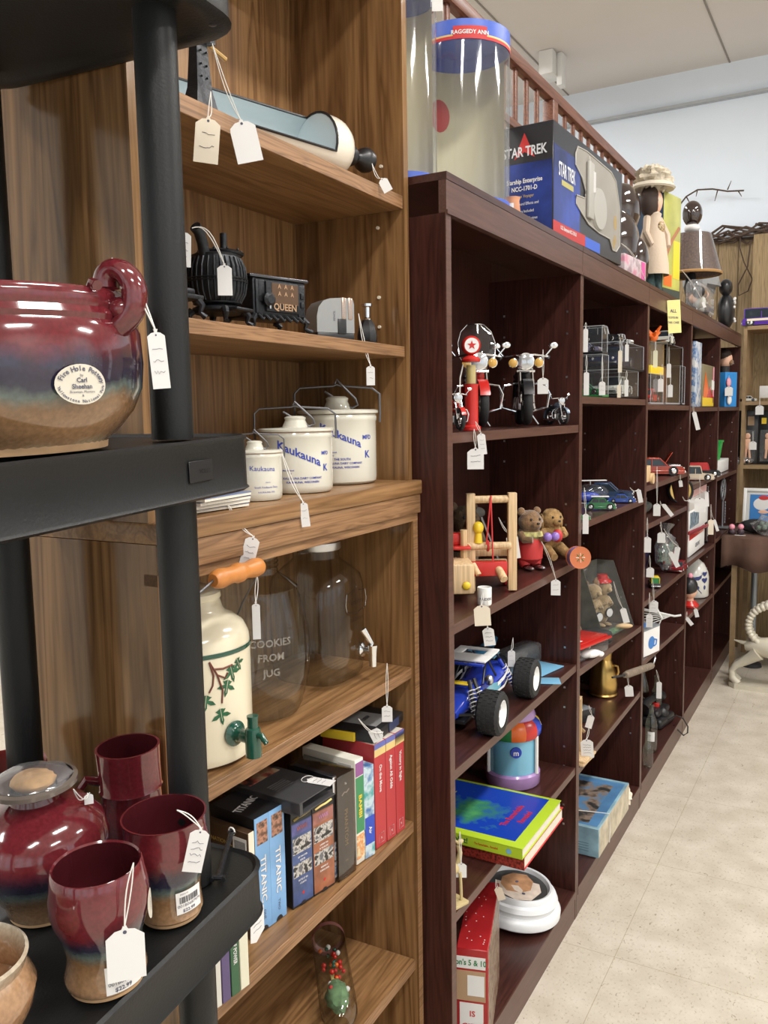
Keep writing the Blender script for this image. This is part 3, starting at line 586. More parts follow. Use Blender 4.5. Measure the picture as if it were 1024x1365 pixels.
b = MB(); b.lathe([(0, .022), (.036, .022), (.040, .026), (.040, .030), (.030, .035), (0, .035)], IRON, 24).box(.01, .052, -.024, .024, .024, .029, IRON, bev=.002); b.build('ash_base', t)
for (x, y) in ((.032, -.028), (.032, .028), (-.028, -.028), (-.028, .028)): b = MB(); leg(b, x, y, .026, 1.1, .006*(1 if x > 0 else -1), .006*(1 if y > 0 else -1)); b.build('leg', t)
b = MB(); b.lathe([(0, .1135), (.036, .1135), (.038, .117), (.030, .1205), (.012, .122), (0, .122)], IRON, 28, T(0, .012, 0)); [b.ball((.033*math.cos(a), .012+.033*math.sin(a), .1205), .0022, IRON, 6) for a in [i*PI/5 for i in range(10)]]; b.build('lid', t)
MB().tube([(0, .022, .119), (0, .023, .150)], .0055, IRON, 12).build('flue', t)
MB().tube([(.0, -.030, .105), (.002, -.037, .125), (.002, -.045, .14), (.002, -.054, .146)], [.009, .0085, .0085, .009], IRON, 12).build('flue_pipe', t)
wtag(t, 299, 352, .002, .021, .043, (256, 304), -.03, slack=-.02)
wtag(t, 245, 308, .004, .020, .046, (241, 285), -.01, lean=-3, marks=3)
P = wx(250, 424, -.055); t = wthing('iron_footed_trivet', 'small iron footed stand half hidden behind the black post', 'iron stand', (-.055, P.y-.012, z2))
b = MB(); b.box(-.03, .03, -.045, .016, .030, .037, IRON, bev=.002).box(-.022, .022, -.04, .008, .037, .047, IRON, bev=.004); b.build('top', t)
for (x, y) in ((.024, -.035), (.024, .008), (-.024, .008), (-.024, -.035)): b = MB(); leg(b, x, y, .030, 1.1, .006, .006 if y > 0 else -.006); b.build('leg', t)
P = wx(355, 436, -.08); t = wthing('range_stove_miniature', 'miniature cast iron range stove lettered QUEEN', 'toy stove', (-.085, P.y+.005, z2), -14)
b = MB(); b.box(-.042, .040, -.058, .058, .026, .088, IRON, bev=.002); b.box(-.045, .044, -.066, .064, .088, .094, pm('polished_iron', (.10, .10, .11), .25, metal=.9), bev=.003)
for y0 in (-.045,): b.box(.040, .043, -.050, -.035, .05, .085, IRON, bev=.001).box(.040, .043, -.054, -.046, .03, .085, IRON, bev=.001)
b.box(.040, .042, .040, .055, .030, .084, IRON, bev=.001).box(.040, .0445, .044, .052, .060, .070, IRON, bev=.001).box(.040, .0445, .044, .052, .045, .055, IRON, bev=.001); b.build('body', t)
b = MB(); b.box(.040, .0455, -.034, .038, .034, .084, IRON, bev=.002); COP = pm('copper_lettering', (.42, .26, .15), .45, metal=.5)
b.box(.0455, .046, -.022, .036, .048, .0815, pm('oven_door_bronze', (.10, .055, .03), .5, metal=.5)); b.text('QUEEN', .0155, COP, (.0462, .006, .0425), bold=True)
for r_ in range(2):
    for q in range(3): b.text('A', .010, COP, (.0463, -.006+.014*q, .0765-.012*r_), bold=True)
b.build('oven_door', t)
MB().lathe([(0, 0), (.012, 0), (.012, .004), (.007, .008), (0, .008)], IRON, 16, T(.046, -.030, .053) @ RY(90)).tube([(.05, -.03, .053), (.05, -.03, .038)], .002, STEEL, 6).build('latch', t)
b = MB(); b.add([], [], IRON); [b.tube([(.043, y, .028), (.048, y+.006, .020), (.043, y+.012, .024)], .0025, IRON, 6) for y in (-.05, -.035, -.02, -.005, .01, .025, .038)]; b.build('skirt', t)
for (x, y) in ((.036, -.052), (.036, .052), (-.036, -.052), (-.036, .052)): b = MB(); leg(b, x, y, .027, 1.1, .004, .014 if y > 0 else -.01); b.build('leg', t)
P = wx(440, 445, -.075); t = wthing('electric_pencil_sharpener', 'silver rounded pencil sharpener with black base, right of the range stove', 'pencil sharpener', (-.075, P.y, z2), -30)
SILV = pm('silver_plastic', (.30, .30, .295), .38, metal=.6)
b = MB(); prof = [(-.040, .016), (-.040, .045), (-.036, .062), (-.026, .074), (-.012, .079), (.010, .081), (.030, .081), (.038, .078), (.040, .070), (.040, .016)]
b.prism(prof, .05, SILV, XF((-.025, 0, 0), (0, 1, 0), (0, 0, 1))); b.build('body', t)
for y in (.012, .026): MB().box(.0, .0265, y, y+.011, .040, .0825, pm('sharpener_bronze', (.42, .33, .28), .25, metal=.8), bev=.003).build('dial', t)
MB().box(-.026, .026, -.0405, .0405, .001, .0165, BLK, bev=.004).box(.0252, .027, .004, .022, .014, .042, BLK, bev=.001).build('base', t)
MB().text('PENCIL', .006, PEN, (.0252, -.003, .047), x=(0, 0, 1), y=(0, -1, 0)).build('maker_lettering', t)
P = wx(490, 454, -.06); t = wthing('scent_bottle', 'small black faceted bottle with silver neck, on the second oak shelf', 'bottle', (-.06, P.y, z2))
b = MB(); b.lathe([(0, 0), (.016, 0), (.020, .006), (.021, .020), (.017, .040), (.009, .052), (0, .052)], BLK, 8, smooth=False); b.build('body', t)
MB().lathe([(.009, .051), (.010, .053), (.006, .056), (.0065, .076), (.011, .078), (.0115, .083), (.0, .084)], CHROME, 18).build('neck', t)
wtag(t, 494, 487, .008, .016, .036, (478, 418), -.03, slack=.012, marks=2)

# -- third shelf: crocks
CROCK = pm('crock_glaze', srgb(206, 203, 190), .14, coat=.5, var=.04, vscale=8); RUST = pm('rust_line', (.28, .12, .06), .6)
def crock(l, r, h, label, lines, head, hang, wa):
    t = wthing('cheese_crock', label, 'crock', l, 0, 'lidded cheese crocks with wire bails'); rm = r*1.06
    b = MB().lathe([(0, .002), (r*.93, 0), (r*.985, .004), (r, .012), (r, h*.55), (r, h*.80), (r*1.02, h*.815), (r*1.02, h*.86), (r*1.0, h*.875), (r*1.0, h*.885), (r*.9, h*.885), (r*.88, h*.02), (0, .01)], CROCK, 60)
    ca = R(azim(WF @ Vector(l)))-WA; f = lambda u, v: ((r+.0006)*math.cos(ca+wa+u/r), (r+.0006)*math.sin(ca+wa+u/r), v)
    for (s_, sz, du, z, bold, slant) in lines: b.textfn(s_, sz, BLUEINK, lambda u, v, du=du, z=z, sl=slant: f(u+du, z+v-u*sl), bold)
    b.build('body', t)
    b = MB().lathe([(0, h*.893), (rm*.97, h*.893), (rm, h*.905), (rm, h*.935), (rm*.96, h*.95), (r*.5, h*.955), (r*.36, h*.965), (r*.28, h*1.06), (r*.30, h*1.10), (r*.24, h*1.125), (0, h*1.13)], CROCK, 48); b.build('lid', t)
    MB().lathe([(r*.99, h*.882), (r*1.01, h*.884), (r*1.01, h*.893), (r*.97, h*.894)], RUST, 48).build('seal_ring', t) if head else None
    hb = h*1.17; q = MB(); d_ = ca+PI/2
    e = lambda k, z: (rm*k*math.cos(d_), rm*k*math.sin(d_), z)
    q.tube([e(-1.04, h*.78), e(-1.05, h*.9), e(-1.04, hb), e(-.9, hb+h*.07), e(-.1, hb+h*.09), e(0, hb+h*.11), e(.1, hb+h*.09), e(.85, hb+h*.06), e(1.04, hb-h*.02), e(1.05, h*.9), e(1.04, h*.78)], r*.030, WIRE, 8)
    q.tube([e(-.05, hb+h*.12), e(0, hb+h*.17), e(.12, hb+h*.10), e(.45, hb-h*.08), e(.5, hb-h*.16), e(.36, hb-h*.2), e(.1, hb-h*.12), e(-.3, hb+h*.02)], r*.030, WIRE, 8, M=T(math.cos(ca)*r*.1, math.sin(ca)*r*.1, 0)); q.build('bail_wire', t)
    return t
K = 'Kaukauna'; z3 = 1.4825
P = wx(474, 650, -.105); crock((-.112, min(P.y, -.112), z3), .0785, .155, 'largest stoneware cheese crock with blue script lettering, at the right end', [(K, .0215, -.002, .096, True, .42), ('Manufactured', .004, -.022, .064, True, 0), ('by', .004, -.018, .058, True, 0), ('THE SOUTH', .0062, 0, .050, True, 0), ('KAUKAUNA DAIRY COMPANY', .0058, .002, .042, True, 0), ('KAUKAUNA, WISCONSIN', .0058, .002, .034, True, 0), ('K', .02, .056, .058, True, 0), ('MFD', .012, .056, .092, True, 0)], False, 0, .10)
P = wx(398, 660, -.075); t = crock((-.078, P.y, z3), .0665, .121, 'middle sized stoneware cheese crock with rust line under its lid', [(K, .0205, -.002, .070, True, .42), ('Manufactured', .0036, -.022, .041, True, 0), ('by', .0036, -.018, .036, True, 0), ('KAUKAUNA DAIRY COMPANY', .0052, .004, .027, True, 0), ('KAUKAUNA, WISCONSIN', .0052, .004, .020, True, 0), ('K', .017, .050, .044, True, 0), ('MFD', .009, .050, .07, True, 0)], True, 0, .12)
wtag(t, 404, 669, .025, .014, .040, (374, 598), -.02, lean=6, marks=2)
P = wx(345, 668, -.05); crock((-.055, P.y, z3), .044, .086, 'smallest stoneware cheese crock, beside the end of the black resin shelf', [(K, .0112, .006, .052, False, .05), ('Made by', .0026, .014, .030, False, 0), ('South Kaukauna Dairy', .0046, .012, .022, False, 0), ('KAUKAUNA, WIS.', .0038, .012, .014, False, 0)], True, 0, .15)
mg = [((.10, .13, .22), 'blue'), ((.30, .32, .36), 'grey'), ((.12, .2, .42), 'bright blue')]
for i in range(4):
    t = wthing('magazine', 'thin %s magazine in the small stack on the oak ledge, %s' % (('dark blue', 'pale grey', 'navy', 'glossy blue')[i], ('lowest of the four', 'second from the bottom', 'second from the top', 'topmost')[i]), 'magazine', (-.075+.004*i, -.618-.003*i, z3+.0005+i*.0056), -4+3*i, 'magazines on the oak ledge')
    c = ((.08, .12, .25), (.42, .44, .5), (.05, .07, .15), (.14, .2, .36))[i]; MB().box(-.075, .075, -.06, .06, .0, .0052, PAPERPAGES).box(-.0752, .0755, -.0602, .0602, .004, .0054, pm('magazine_cover_%d' % i, c, .3)).build('pages', t)
wtag(t, 338, 715, .03, .022, .046, (300, 665), .0, lean=-16, marks=3)
# -- fourth shelf: dispenser and jars
z4 = 1.0815
t = wthing('stoneware_dispenser', 'cream stoneware drink dispenser painted with apple and ivy, green spigot', 'drink dispenser', (-.105, wx(268, 1040, -.06).y+.034, z4))
CREAM = pm('cream_glaze', srgb(224, 214, 188), .16, coat=.5); GRN = pm('deep_green_glaze', (.012, .075, .050), .15, coat=.5); STEM = pm('stem_brown', (.16, .04, .025), .4); LEAF = pm('ivy_green', (.02, .105, .045), .4, var=.5, vscale=90); APPLE = pm('apple_red', (.32, .02, .025), .3)
l0 = Vector(t.location); ca = R(azim(l0))-WA; r = .098
b = MB().lathe([(0, .003), (.090, .002), (.096, .006), (r, .018), (r, .180), (.096, .196), (.088, .212), (.072, .224), (.060, .231), (.056, .238), (.052, .252), (0, .252)], CREAM, 72)
f = lambda u, v, e=.0006: ((r+e)*math.cos(ca+u/r), (r+e)*math.sin(ca+u/r), v)
b.lathe([(r+.0008, .176), (r+.0012, .179), (r+.0008, .183)], GRN, 72)
def patchfn(b, pts, mat, e=.0008):
    cx = sum(p[0] for p in pts)/len(pts); cy = sum(p[1] for p in pts)/len(pts); b.add([f(cx, cy, e)]+[f(u, v, e) for u, v in pts], [(0, i+1, (i+1) % len(pts)+1) for i in range(len(pts))], mat)
def ivy(cx, cy, s, a):
    pts = []
    for i in range(20):
        q = 2*PI*i/20; rr = s*(.62+.38*math.cos(5*q)) if math.cos(q) > -.8 else s*.5; pts.append((cx+rr*math.sin(q+a), cy+rr*math.cos(q+a)))
    patchfn(b, pts, LEAF); b.tube([f(cx-.6*s*math.sin(a), cy-.6*s*math.cos(a), .001), f(cx+.6*s*math.sin(a), cy+.6*s*math.cos(a), .001)], .0005, CREAM, 4)
for c in ((.068, .150, .019, 2.9), (.058, .130, .018, 3.4), (.022, .113, .018, 3.3), (.046, .088, .018, 3.0), (.083, .160, .015, 2.7), (.012, .122, .012, 4.)): ivy(*c)
for pts in ([(.030, .172), (.036, .150), (.034, .135), (.028, .125)], [(.030, .172), (.042, .150), (.055, .143), (.060, .150)], [(.042, .15), (.05, .125), (.048, .105)], [(.036, .16), (.052, .158), (.07, .16)]): b.tube([f(u, v, .0008) for u, v in pts], .0016, STEM, 5)
patchfn(b, [(-.028+.022*math.cos(i*PI/10)*(1+.1*math.cos(3*i)), .118+.020*math.sin(i*PI/10)) for i in range(20)], APPLE)
patchfn(b, [(-.01+.019*math.cos(i*PI/8), .160+.006*math.sin(i*PI/8)) for i in range(16)], LEAF)
b.build('body', t)
MB().lathe([(0, .2525), (.0535, .2525), (.055, .256), (.054, .263), (.046, .268), (.030, .274), (.012, .276), (0, .276)], CREAM, 48).build('lid', t)
sp = R(azim(l0)+40)-WA; cs, sn = math.cos(sp), math.sin(sp); V = lambda rr, z, o=0: (rr*cs-o*sn, rr*sn+o*cs, z); b = MB(); M = XF(V(r, .052), (-sn, cs, 0), (0, 0, 1))
b.lathe([(0, 0), (.019, 0), (.020, .004), (.013, .007), (.010, .011), (.0095, .030)], GRN, 24, M)
b.tube([V(r+.02, .052), V(r+.045, .052)], .010, GRN, 16).lathe([(.0, .024), (.012, .024), (.0125, .032), (.0125, .060), (.011, .068), (.008, .070), (.008, .085), (.0, .085)], GRN, 20, T(*V(r+.042, .0)))
b.tube([V(r+.046, .058), V(r+.060, .060), V(r+.070, .050)], [.006, .005, .004], GRN, 10); b.build('spigot', t)
b = MB(); b.tube([V(r+.042, .084), V(r+.042, .088)], .009, GRN, 12); b.build('spigot_lever', t)
ha, hb = WF @ wx(284, 774, .04), WF @ wx(348, 754, .04); I = MW(t).inverted(); ha, hb = I @ ha, I @ hb
b = MB(); L = (hb-ha).length; M = XF(ha, (0, 0, 1), (hb-ha).cross(Vector((0, 0, 1)))) ; M = Matrix.Translation(ha) @ (hb-ha).to_track_quat('Z', 'Y').to_matrix().to_4x4()
b.lathe([(0, 0), (.009, 0), (.013, L*.05), (.0145, L*.15), (.012, L*.32), (.0125, L*.42), (.0145, L*.46), (.0145, L*.54), (.0125, L*.58), (.012, L*.68), (.0145, L*.85), (.013, L*.95), (.009, L), (0, L)], pm('turned_pine', srgb(196, 126, 62), .4, var=.15, vscale=30), 24, M); b.build('grip', t)
MB().tube([(0, -.098, .2), (.02, -.098, .235), ha+Vector((0, -.03, -.012)), ha, hb, hb+Vector((0, .004, .0)), (.05, .08, .235), (.02, .094, .195)], .0018, WIRE, 6).build('bail_wire', t)
wtag(t, 341, 803, .03, .012, .055, (343, 766), .022, lean=0, slack=0.0)
def tag_back(): pass

def lath_glass(b, prof, th, n=56, M=None, mat=None, sq=0):
    mat = mat or GLASS
    if not sq: b.lathe(prof, mat, n, M).lathe([prof[-1], (prof[-1][0]-th, prof[-1][1])], mat, n, M)
    else:
        for pr in (prof,):
            vs = []
            for (r_, z) in pr:
                for j in range(n):
                    q = 2*PI*j/n; k = sq if z < pr_top else 100; e = (abs(math.cos(q))**k+abs(math.sin(q))**k)**(-1/k) if k < 50 else 1; vs.append((r_*e*math.cos(q), r_*e*math.sin(q), z))
            b.add(vs, [(i*n+j, i*n+(j+1) % n, (i+1)*n+(j+1) % n, (i+1)*n+j) for i in range(len(pr)-1) for j in range(n)], mat, True)
P = wx(375, 965, -.06); t = wthing('glass_barrel_jar', 'ribbed barrel shaped clear glass jar with raised lettering', 'glass jar', (-.125, P.y+.020, z4))
b = MB(); prof = [(0, .006), (.066, .001), (.074, .004)]
for i in range(26):
    z = .010+.222*i/25; base = .076+.022*math.sin(PI*min(1, (z-.006)/.222)); rib = .0016*math.sin(i*PI) if False else (.0018*(i % 2) if (i < 8 or i > 17) else 0); prof.append((base+rib, z))
prof += [(.068, .240), (.052, .252), (.044, .258), (.042, .268), (.045, .271), (.042, .275), (.045, .279), (.042, .283), (.045, .288), (.046, .294), (.043, .296)]
lath_glass(b, prof, .0045); ca = R(azim(WF @ Vector((-.125, P.y, z4))))-WA; fj = lambda u, v: ((.0990)*math.cos(ca+.25+u/.099), (.0990)*math.sin(ca+.25+u/.099), v)
EMB = clear('embossed_glass', (.86, .88, .88), 1.6, .08, .22)
for s_, z in (('COOKIES', .150), ('FROM', .125), ('JUG', .098)): b.textfn(s_, .018, EMB, lambda u, v, z=z: fj(u, v+z), True)
b.build('body', t)
P = wx(472, 912, -.06); t = wthing('glass_drink_dispenser', 'tall square shouldered clear glass drink dispenser with metal lid and tap', 'drink dispenser', (-.135, min(P.y-.015, -.115), z4))
b = MB(); pr_top = .235; prof = [(0, .004), (.060, .001), (.074, .006), (.082, .018), (.085, .06), (.085, .19), (.080, .215), (.066, .236), (.052, .246), (.047, .252), (.047, .268)]
lath_glass(b, prof, .004, sq=3.2); ca = R(azim(WF @ Vector((-.12, P.y, z4))))-WA
M0 = XF((.0862, .012, .165), (0, 1, 0), (0, 0, 1)); fl = lambda u, v: tuple(M0 @ Vector((u, v, 0)))
for s_, sz, z in (('Yorkshire', .015, .0), ('GLASSWARE', .009, -.036)): b.textfn(s_, sz, EMB, lambda u, v, z=z: fl(u, v+z), True)
b.tube([fl(u, v) for u, v in ((-.036, -.016), (-.040, 0), (-.036, .020), (-.012, .022), (0, .032), (.012, .022), (.036, .020), (.040, 0), (.036, -.016), (.012, -.02), (0, -.024), (-.012, -.02))], .0010, EMB, 6, closed=True); b.build('body', t)
MB().lathe([(.047, .2685), (.050, .2685), (.0515, .271), (.0515, .284), (.048, .288), (0, .288)], STEEL, 40).build('lid', t)
b = MB(); M = XF((.086, .03, .062), (0, 1, 0), (0, 0, 1)); b.lathe([(0, -.002), (.014, -.002), (.015, .004), (.008, .008), (.008, .024), (0, .024)], CHROME, 20, M); b.lathe([(0, .030), (.0075, .030), (.008, .045), (.009, .062), (.011, .074), (0, .078)], CHROME, 18, T(.112, .03, 0)); b.build('tap', t)
MB().tube([(.112, .03, .074), (.104, .022, .094), (.098, .016, .108)], [.004, .006, .0075], CHROME, 12, flat=.6).build('tap_lever', t)
wtag(t, 516, 940, .02, .021, .033, (516, 884), .02, lean=0, marks=2, slack=0)

# -- fifth shelf: tapes and books (spines out)
z5 = .7345
def stand(name, label, cat, L, Rr, zs, depth, ytop, group=None, h=None):
    """box standing on a shelf; L, Rr = front bottom corners"""
    A = gz(L[0], L[1], zs); B = gz(Rr[0], Rr[1], zs); yd = (B-A); wd = yd.length; rz = math.degrees(math.atan2(yd.y, yd.x))-90
    t = thing(name, label, cat, A, rz, group); h = h or rise(A, ytop); return t, wd, h
def dims(b, w_, h, d, mat, edge=.0): return b.box(-d, 0, edge, w_-edge, 0, h, mat, bev=.0008, seg=1)
BLKC = pm('tape_black', (.015, .015, .017), .4)
TBLUE = pm('titanic_sky_blue', srgb(120, 165, 210), .35, var=.18, vscale=12); PHO = picture('faces_print', [(.12, .05, .03), (.45, .22, .14), (.06, .03, .02)], 60)
GP = 'tapes and books on the fifth oak shelf'
# brown cased tape left of the box set
t, w_, h = stand('video_tape', 'brown sided video tape with barcode sticker and pale spine, leftmost on the shelf', 'video tape', (335.5, 1253), (343.5, 1247), z5, .105, 1112, GP)
b = MB(); dims(b, w_, h, .105, pm('tape_cover_brown', (.075, .042, .022), .4, var=.4, vscale=25)); b.box(-.0005, .0006, .001, w_-.001, 0, h, CREAMP); b.box(-.035, -.004, -.0005, .0, h-.045, h-.012, PAPER)
for i in range(14): b.box(-.031+i*.0018, -.0302+i*.0018, -.0008, -.0004, h-.036, h-.018, BARCODE)
b.text('NATIONAL', .010, GOLD, (-.062, -.0002, h-.028), x=(1, 0, 0), y=(0, 0, 1), bold=True); b.build('sleeve', t)
ttl = 'TITANIC'
for i, (a, c) in enumerate((((344, 1246), (363, 1232.5)), ((363, 1232.5), (382.5, 1218)))):
    t, w_, h = stand('video_tape', 'light blue spined tape marked %s' % ('ONE, left of its light blue twin', 'TWO, right of its light blue twin')[i], 'video tape', a, c, z5, .108, 1082 if i == 0 else 1063, GP); w_ -= .0004
    h = .207; b = MB(); b.box(-.108, -.0005, 0, w_, .0, h, BLKC).box(-.0004, .0003, 0, w_, .0, h, TBLUE)
    b.box(.0003, .0006, w_*.15, w_*.88, h*.76, h*.955, PHO); b.text(ttl, .0175, PAPER, (.0006, w_*.5, h*.45), x=(0, 0, -1), y=(0, 1, 0), bold=True, sx=1.25); b.text(ttl, .0175, PEN, (.0004, w_*.5+.0008, h*.45-.0008), x=(0, 0, -1), y=(0, 1, 0), bold=True, sx=1.25)
    b.text(('ONE', 'TWO')[i], .0085, PEN, (.0006, w_*.5, h*.14), x=(0, 0, -1), y=(0, 1, 0))
    b.lathe([(0, 0), (.0085, 0)], BLKC, 20, XF((.0007, w_*.5, 0), (0, 1, 0), (0, 0, 1)), a0=0, a1=PI)
    if i: b.text(ttl, .022, PAPER, (-.052, 0, h+.0002), x=(-.25, 1, 0), y=(-1, 0, 0), bold=True, sx=.8, lift=.0006)
    b.build('sleeve', t)
t, w_, h = stand('video_tape', 'narrow black tape with gold lines and blue panel, right of the light blue pair', 'video tape', (377, 1208), (390, 1200), z5, .10, 1062, GP)
b = MB(); dims(b, w_, h, .10, BLKC); b.box(0, .0006, .001, w_-.001, h*.55, h*.78, pm('royal_blue_print', (.03, .08, .35), .35)).box(0, .0006, .001, w_-.001, h*.79, h*.81, CREAMP).box(0, .0006, .001, w_-.001, h*.25, h*.54, pm('olive_print', (.17, .17, .11), .4)).box(0, .0006, .001, w_-.001, .02, h*.22, picture('teal_red_print', [(.02, .08, .2), (.3, .05, .04), (.5, .5, .4)], 60))
for q in (.83, .85, .92): b.box(0, .0007, .001, w_-.001, h*q, h*q+.0012, GOLD)
b.text('NCE', .008, GOLD, (.0007, w_*.5, h*.885), bold=True); b.build('sleeve', t)
WARP = picture('war_photo_print', [(.02, .02, .02), (.55, .52, .48), (.12, .12, .13)], 70, contrast=(.42, .58))
for i, (a, c, yt, lab, col, tc_) in enumerate((((391, 1213), (418.5, 1196), 1062, 'war documentary tape with blue spine and three grey photographs', (.05, .08, .20), (.10, .10, .28)), ((419, 1195.5), (447, 1178), 1045, 'war documentary tape with rust brown spine and two grey photographs', (.28, .10, .05), (.30, .12, .10)))):
    t, w_, h = stand('video_tape', lab, 'video tape', a, c, z5, .105, yt, GP); h = .19; w_ -= .0006; b = MB(); dims(b, w_, h, .105, BLKC)
    C1 = pm('war_spine_%d' % i, col, .35, var=.3, vscale=40); C2 = pm('war_band_%d' % i, tc_, .35, var=.3, vscale=60)
    b.box(0, .0005, .0008, w_-.0008, .004, h*.84, C1).box(.0005, .0008, .0012, w_-.0012, h*.72, h*.83, C2).box(.0005, .0008, .003, w_-.003, h*.53, h*.69, WARP).box(.0005, .0008, .003, w_-.003, h*.30, h*.43, WARP)
    b.text('WWII', .012, pm('war_title_%d' % i, ((.4, .12, .1), (.45, .2, .35))[i], .4), (.0009, w_*.5, h*.775), bold=True, sx=.8); b.tube([(.0009, w_*.12, h*.872), (.0009, w_*.4, h*.885), (.0009, w_*.6, h*.885), (.0009, w_*.9, h*.90)], .0022, GOLD, 4)
    for s_, z in ((('AIR WAR OVER', .49), ('EUROPE', .455), ('BATTLE AT SEA', .26), ('ATLANTIC', .225)), (('CARRIER WAR', .49), ('IN THE PACIFIC', .455), ('MARINES AT', .26), ('GUADALCANAL', .225)))[i]: b.text(s_, .0045, PAPER, (.0009, w_*.5, h*z), bold=True, sx=.75)
    b.lathe([(0, 0), (.0016 if 0 else .003, 0)], RED, 12, XF((.0010, w_*.5, h*.12), (0, 1, 0), (0, 0, 1))); b.lathe([(0, 0), (.0075, 0)], BLKC, 20, XF((.0009, w_*.5, 0), (0, 1, 0), (0, 0, 1)), a0=0, a1=PI); b.build('sleeve', t)
# black shell lying over the war tapes
A = WF @ wx(398, 1062, .0); A = A+Vector((0, .002, 0)); t = thing('empty_tape_shell', 'dark grey tape shell lying flat on the war tapes, white tag on it', 'tape case', (A.x, A.y, z5+.1935), -2.5)
GREYC = pm('dark_grey_shell', (.045, .045, .048), .4); b = MB(); Ls = .118; b.box(-.19, .0, .0, .105, .022, .025, GREYC, bev=.001).box(-.19, .0, .0, .105, 0, .003, GREYC, bev=.001).box(-.19, -.187, .0, .105, .003, .022, GREYC).box(-.18, -.005, .001, .004, .003, .022, GREYC).box(-.02, 0, .001, .009, .003, .022, GREYC).box(-.186, -.12, .01, .095, .0251, .0256, picture('small_cover_print', [(.02, .02, .02), (.3, .06, .04), (.35, .25, .15)], 50))
for i in range(5): b.box(-.09+.006*i, -.088+.006*i, .02, .065, .0251, .0254, pm('faint_print', (.12, .12, .12), .6))
b.build('shell', t)
I = MW(t).inverted(); b = MB(); M = T(-.045, .085, .0262) @ RZ(100) ; b.prism(tag_poly(.026, .050), .0006, PAPER, M)
for i in range(3): b.tube([(-.009, -.014-.009*i, .001), (-.003, -.013-.009*i, .001), (.003, -.015-.009*i, .001), (.009, -.014-.009*i, .001)], .0003, PEN, 3, M=M)
tg = b.build('price_tag', t); MB().tube([tuple(M @ Vector((.014*math.sin(q), .002+.010*math.cos(q), .0012))) for q in [i*PI/6 for i in range(12)]], .0007, STR, 5, closed=True).build('string', tg)
t, w_, h = stand('video_tape', 'very thin dark tape squeezed in with a white top band, left of the grey case', 'video tape', (446.5, 1177), (451.5, 1173.5), z5, .10, 1036, GP)
b = MB(); dims(b, w_, h, .1, BLKC); b.box(0, .0005, .0005, w_-.0005, h*.83, h*.99, PAPER).box(0, .0005, .0005, w_-.0005, .01, h*.38, picture('night_print', [(.02, .05, .12), (.3, .3, .3), (.02, .02, .03)], 80)); b.text('RETRO', .007, pm('grey_ink', (.2, .2, .2), .6), (.0007, w_*.5, h*.55), x=(0, 0, -1), y=(0, 1, 0)); b.build('sleeve', t)
t, w_, h = stand('video_case', 'smoky brown clear plastic tape case with a dark grey spine card', 'video tape', (452.5, 1177), (475.5, 1160), z5, .125, 1036, GP); h = .208
b = MB(); b.box(-.125, 0, 0, w_, 0, h, clear('smoky_case', (.55, .47, .42), 1.5, .1, .08), bev=.002); b.build('case', t); b = MB(); b.box(-.12, -.0025, .003, w_-.003, .003, h-.003, pm('slate_card', (.075, .068, .065), .6))
b.text('PHANTOM', .015, GOLD, (-.002, w_*.5, h*.48), x=(0, 0, -1), y=(0, 1, 0)); b.text('VHS', .005, GOLD, (-.002, w_*.5, h*.16)); b.tube([(-.002, w_*.3, h*.80), (-.002, w_*.45, h*.82), (-.002, w_*.55, h*.81), (-.002, w_*.7, h*.83)], .0012, PAPER, 5); b.ball((-.002, w_*.5, h*.90), .0025, PAPER, 8); b.build('spine_card', t)
t, w_, h = stand('video_case', 'white clamshell tape case, green spine lettered BAMBI in yellow', 'video tape', (476, 1154), (487, 1146), z5, .135, 1000, GP); h = .215
b = MB(); b.box(-.135, 0, 0, w_, 0, h, pm('clamshell_white', (.72, .70, .62), .35), bev=.002); b.box(0, .0006, .0015, w_-.001, h*.30, h*.83, pm('spine_green', (.04, .22, .09), .4)).box(0, .0007, .0015, w_-.001, h*.84, h*.97, pm('spine_purple', (.25, .08, .25), .4)).box(0, .0006, .0015, w_-.001, h*.05, h*.28, picture('orange_print', [(.6, .5, .3), (.6, .2, .04), (.7, .6, .4)], 70))
b.text('BAMBI', .014, YEL, (.0008, w_*.5, h*.55), x=(0, 0, -1), y=(0, 1, 0), bold=True, sx=1.2); b.box(-.13, -.045, -.0006, 0, .02, h*.93, pm('dark_green_back', (.03, .07, .05), .5)); b.box(-.040, -.008, -.0008, 0, h*.78, h*.95, PAPER)
for i in range(12): b.box(-.037+i*.0022, -.036+i*.0022, -.0012, -.0007, h*.80, h*.91, BARCODE)
b.build('case', t)
t, w_, h = stand('video_case', 'glossy blue and white pictorial tape case, left of the red books', 'video tape', (487.5, 1146), (500.5, 1138), z5, .12, 1000, GP); h = .19
b = MB(); dims(b, w_, h, .12, picture('sky_print', [(.05, .15, .35), (.5, .6, .65), (.06, .3, .3)], 26)); b.box(-.002, .0006, .001, w_-.001, h*.15, h*.45, pm('strong_blue', (.02, .06, .42), .4)).box(-.05, -.01, -.0008, 0, h*.68, h*.9, CLEAR).box(-.046, -.014, -.001, -.0004, h*.70, h*.86, PAPER); b.text('Air', .012, PAPER, (.0009, w_*.5, h*.3), bold=True, x=(0, 0, -1), y=(0, 1, 0)); b.build('case', t)
REDB = pm('book_red', (.42, .035, .040), .45)
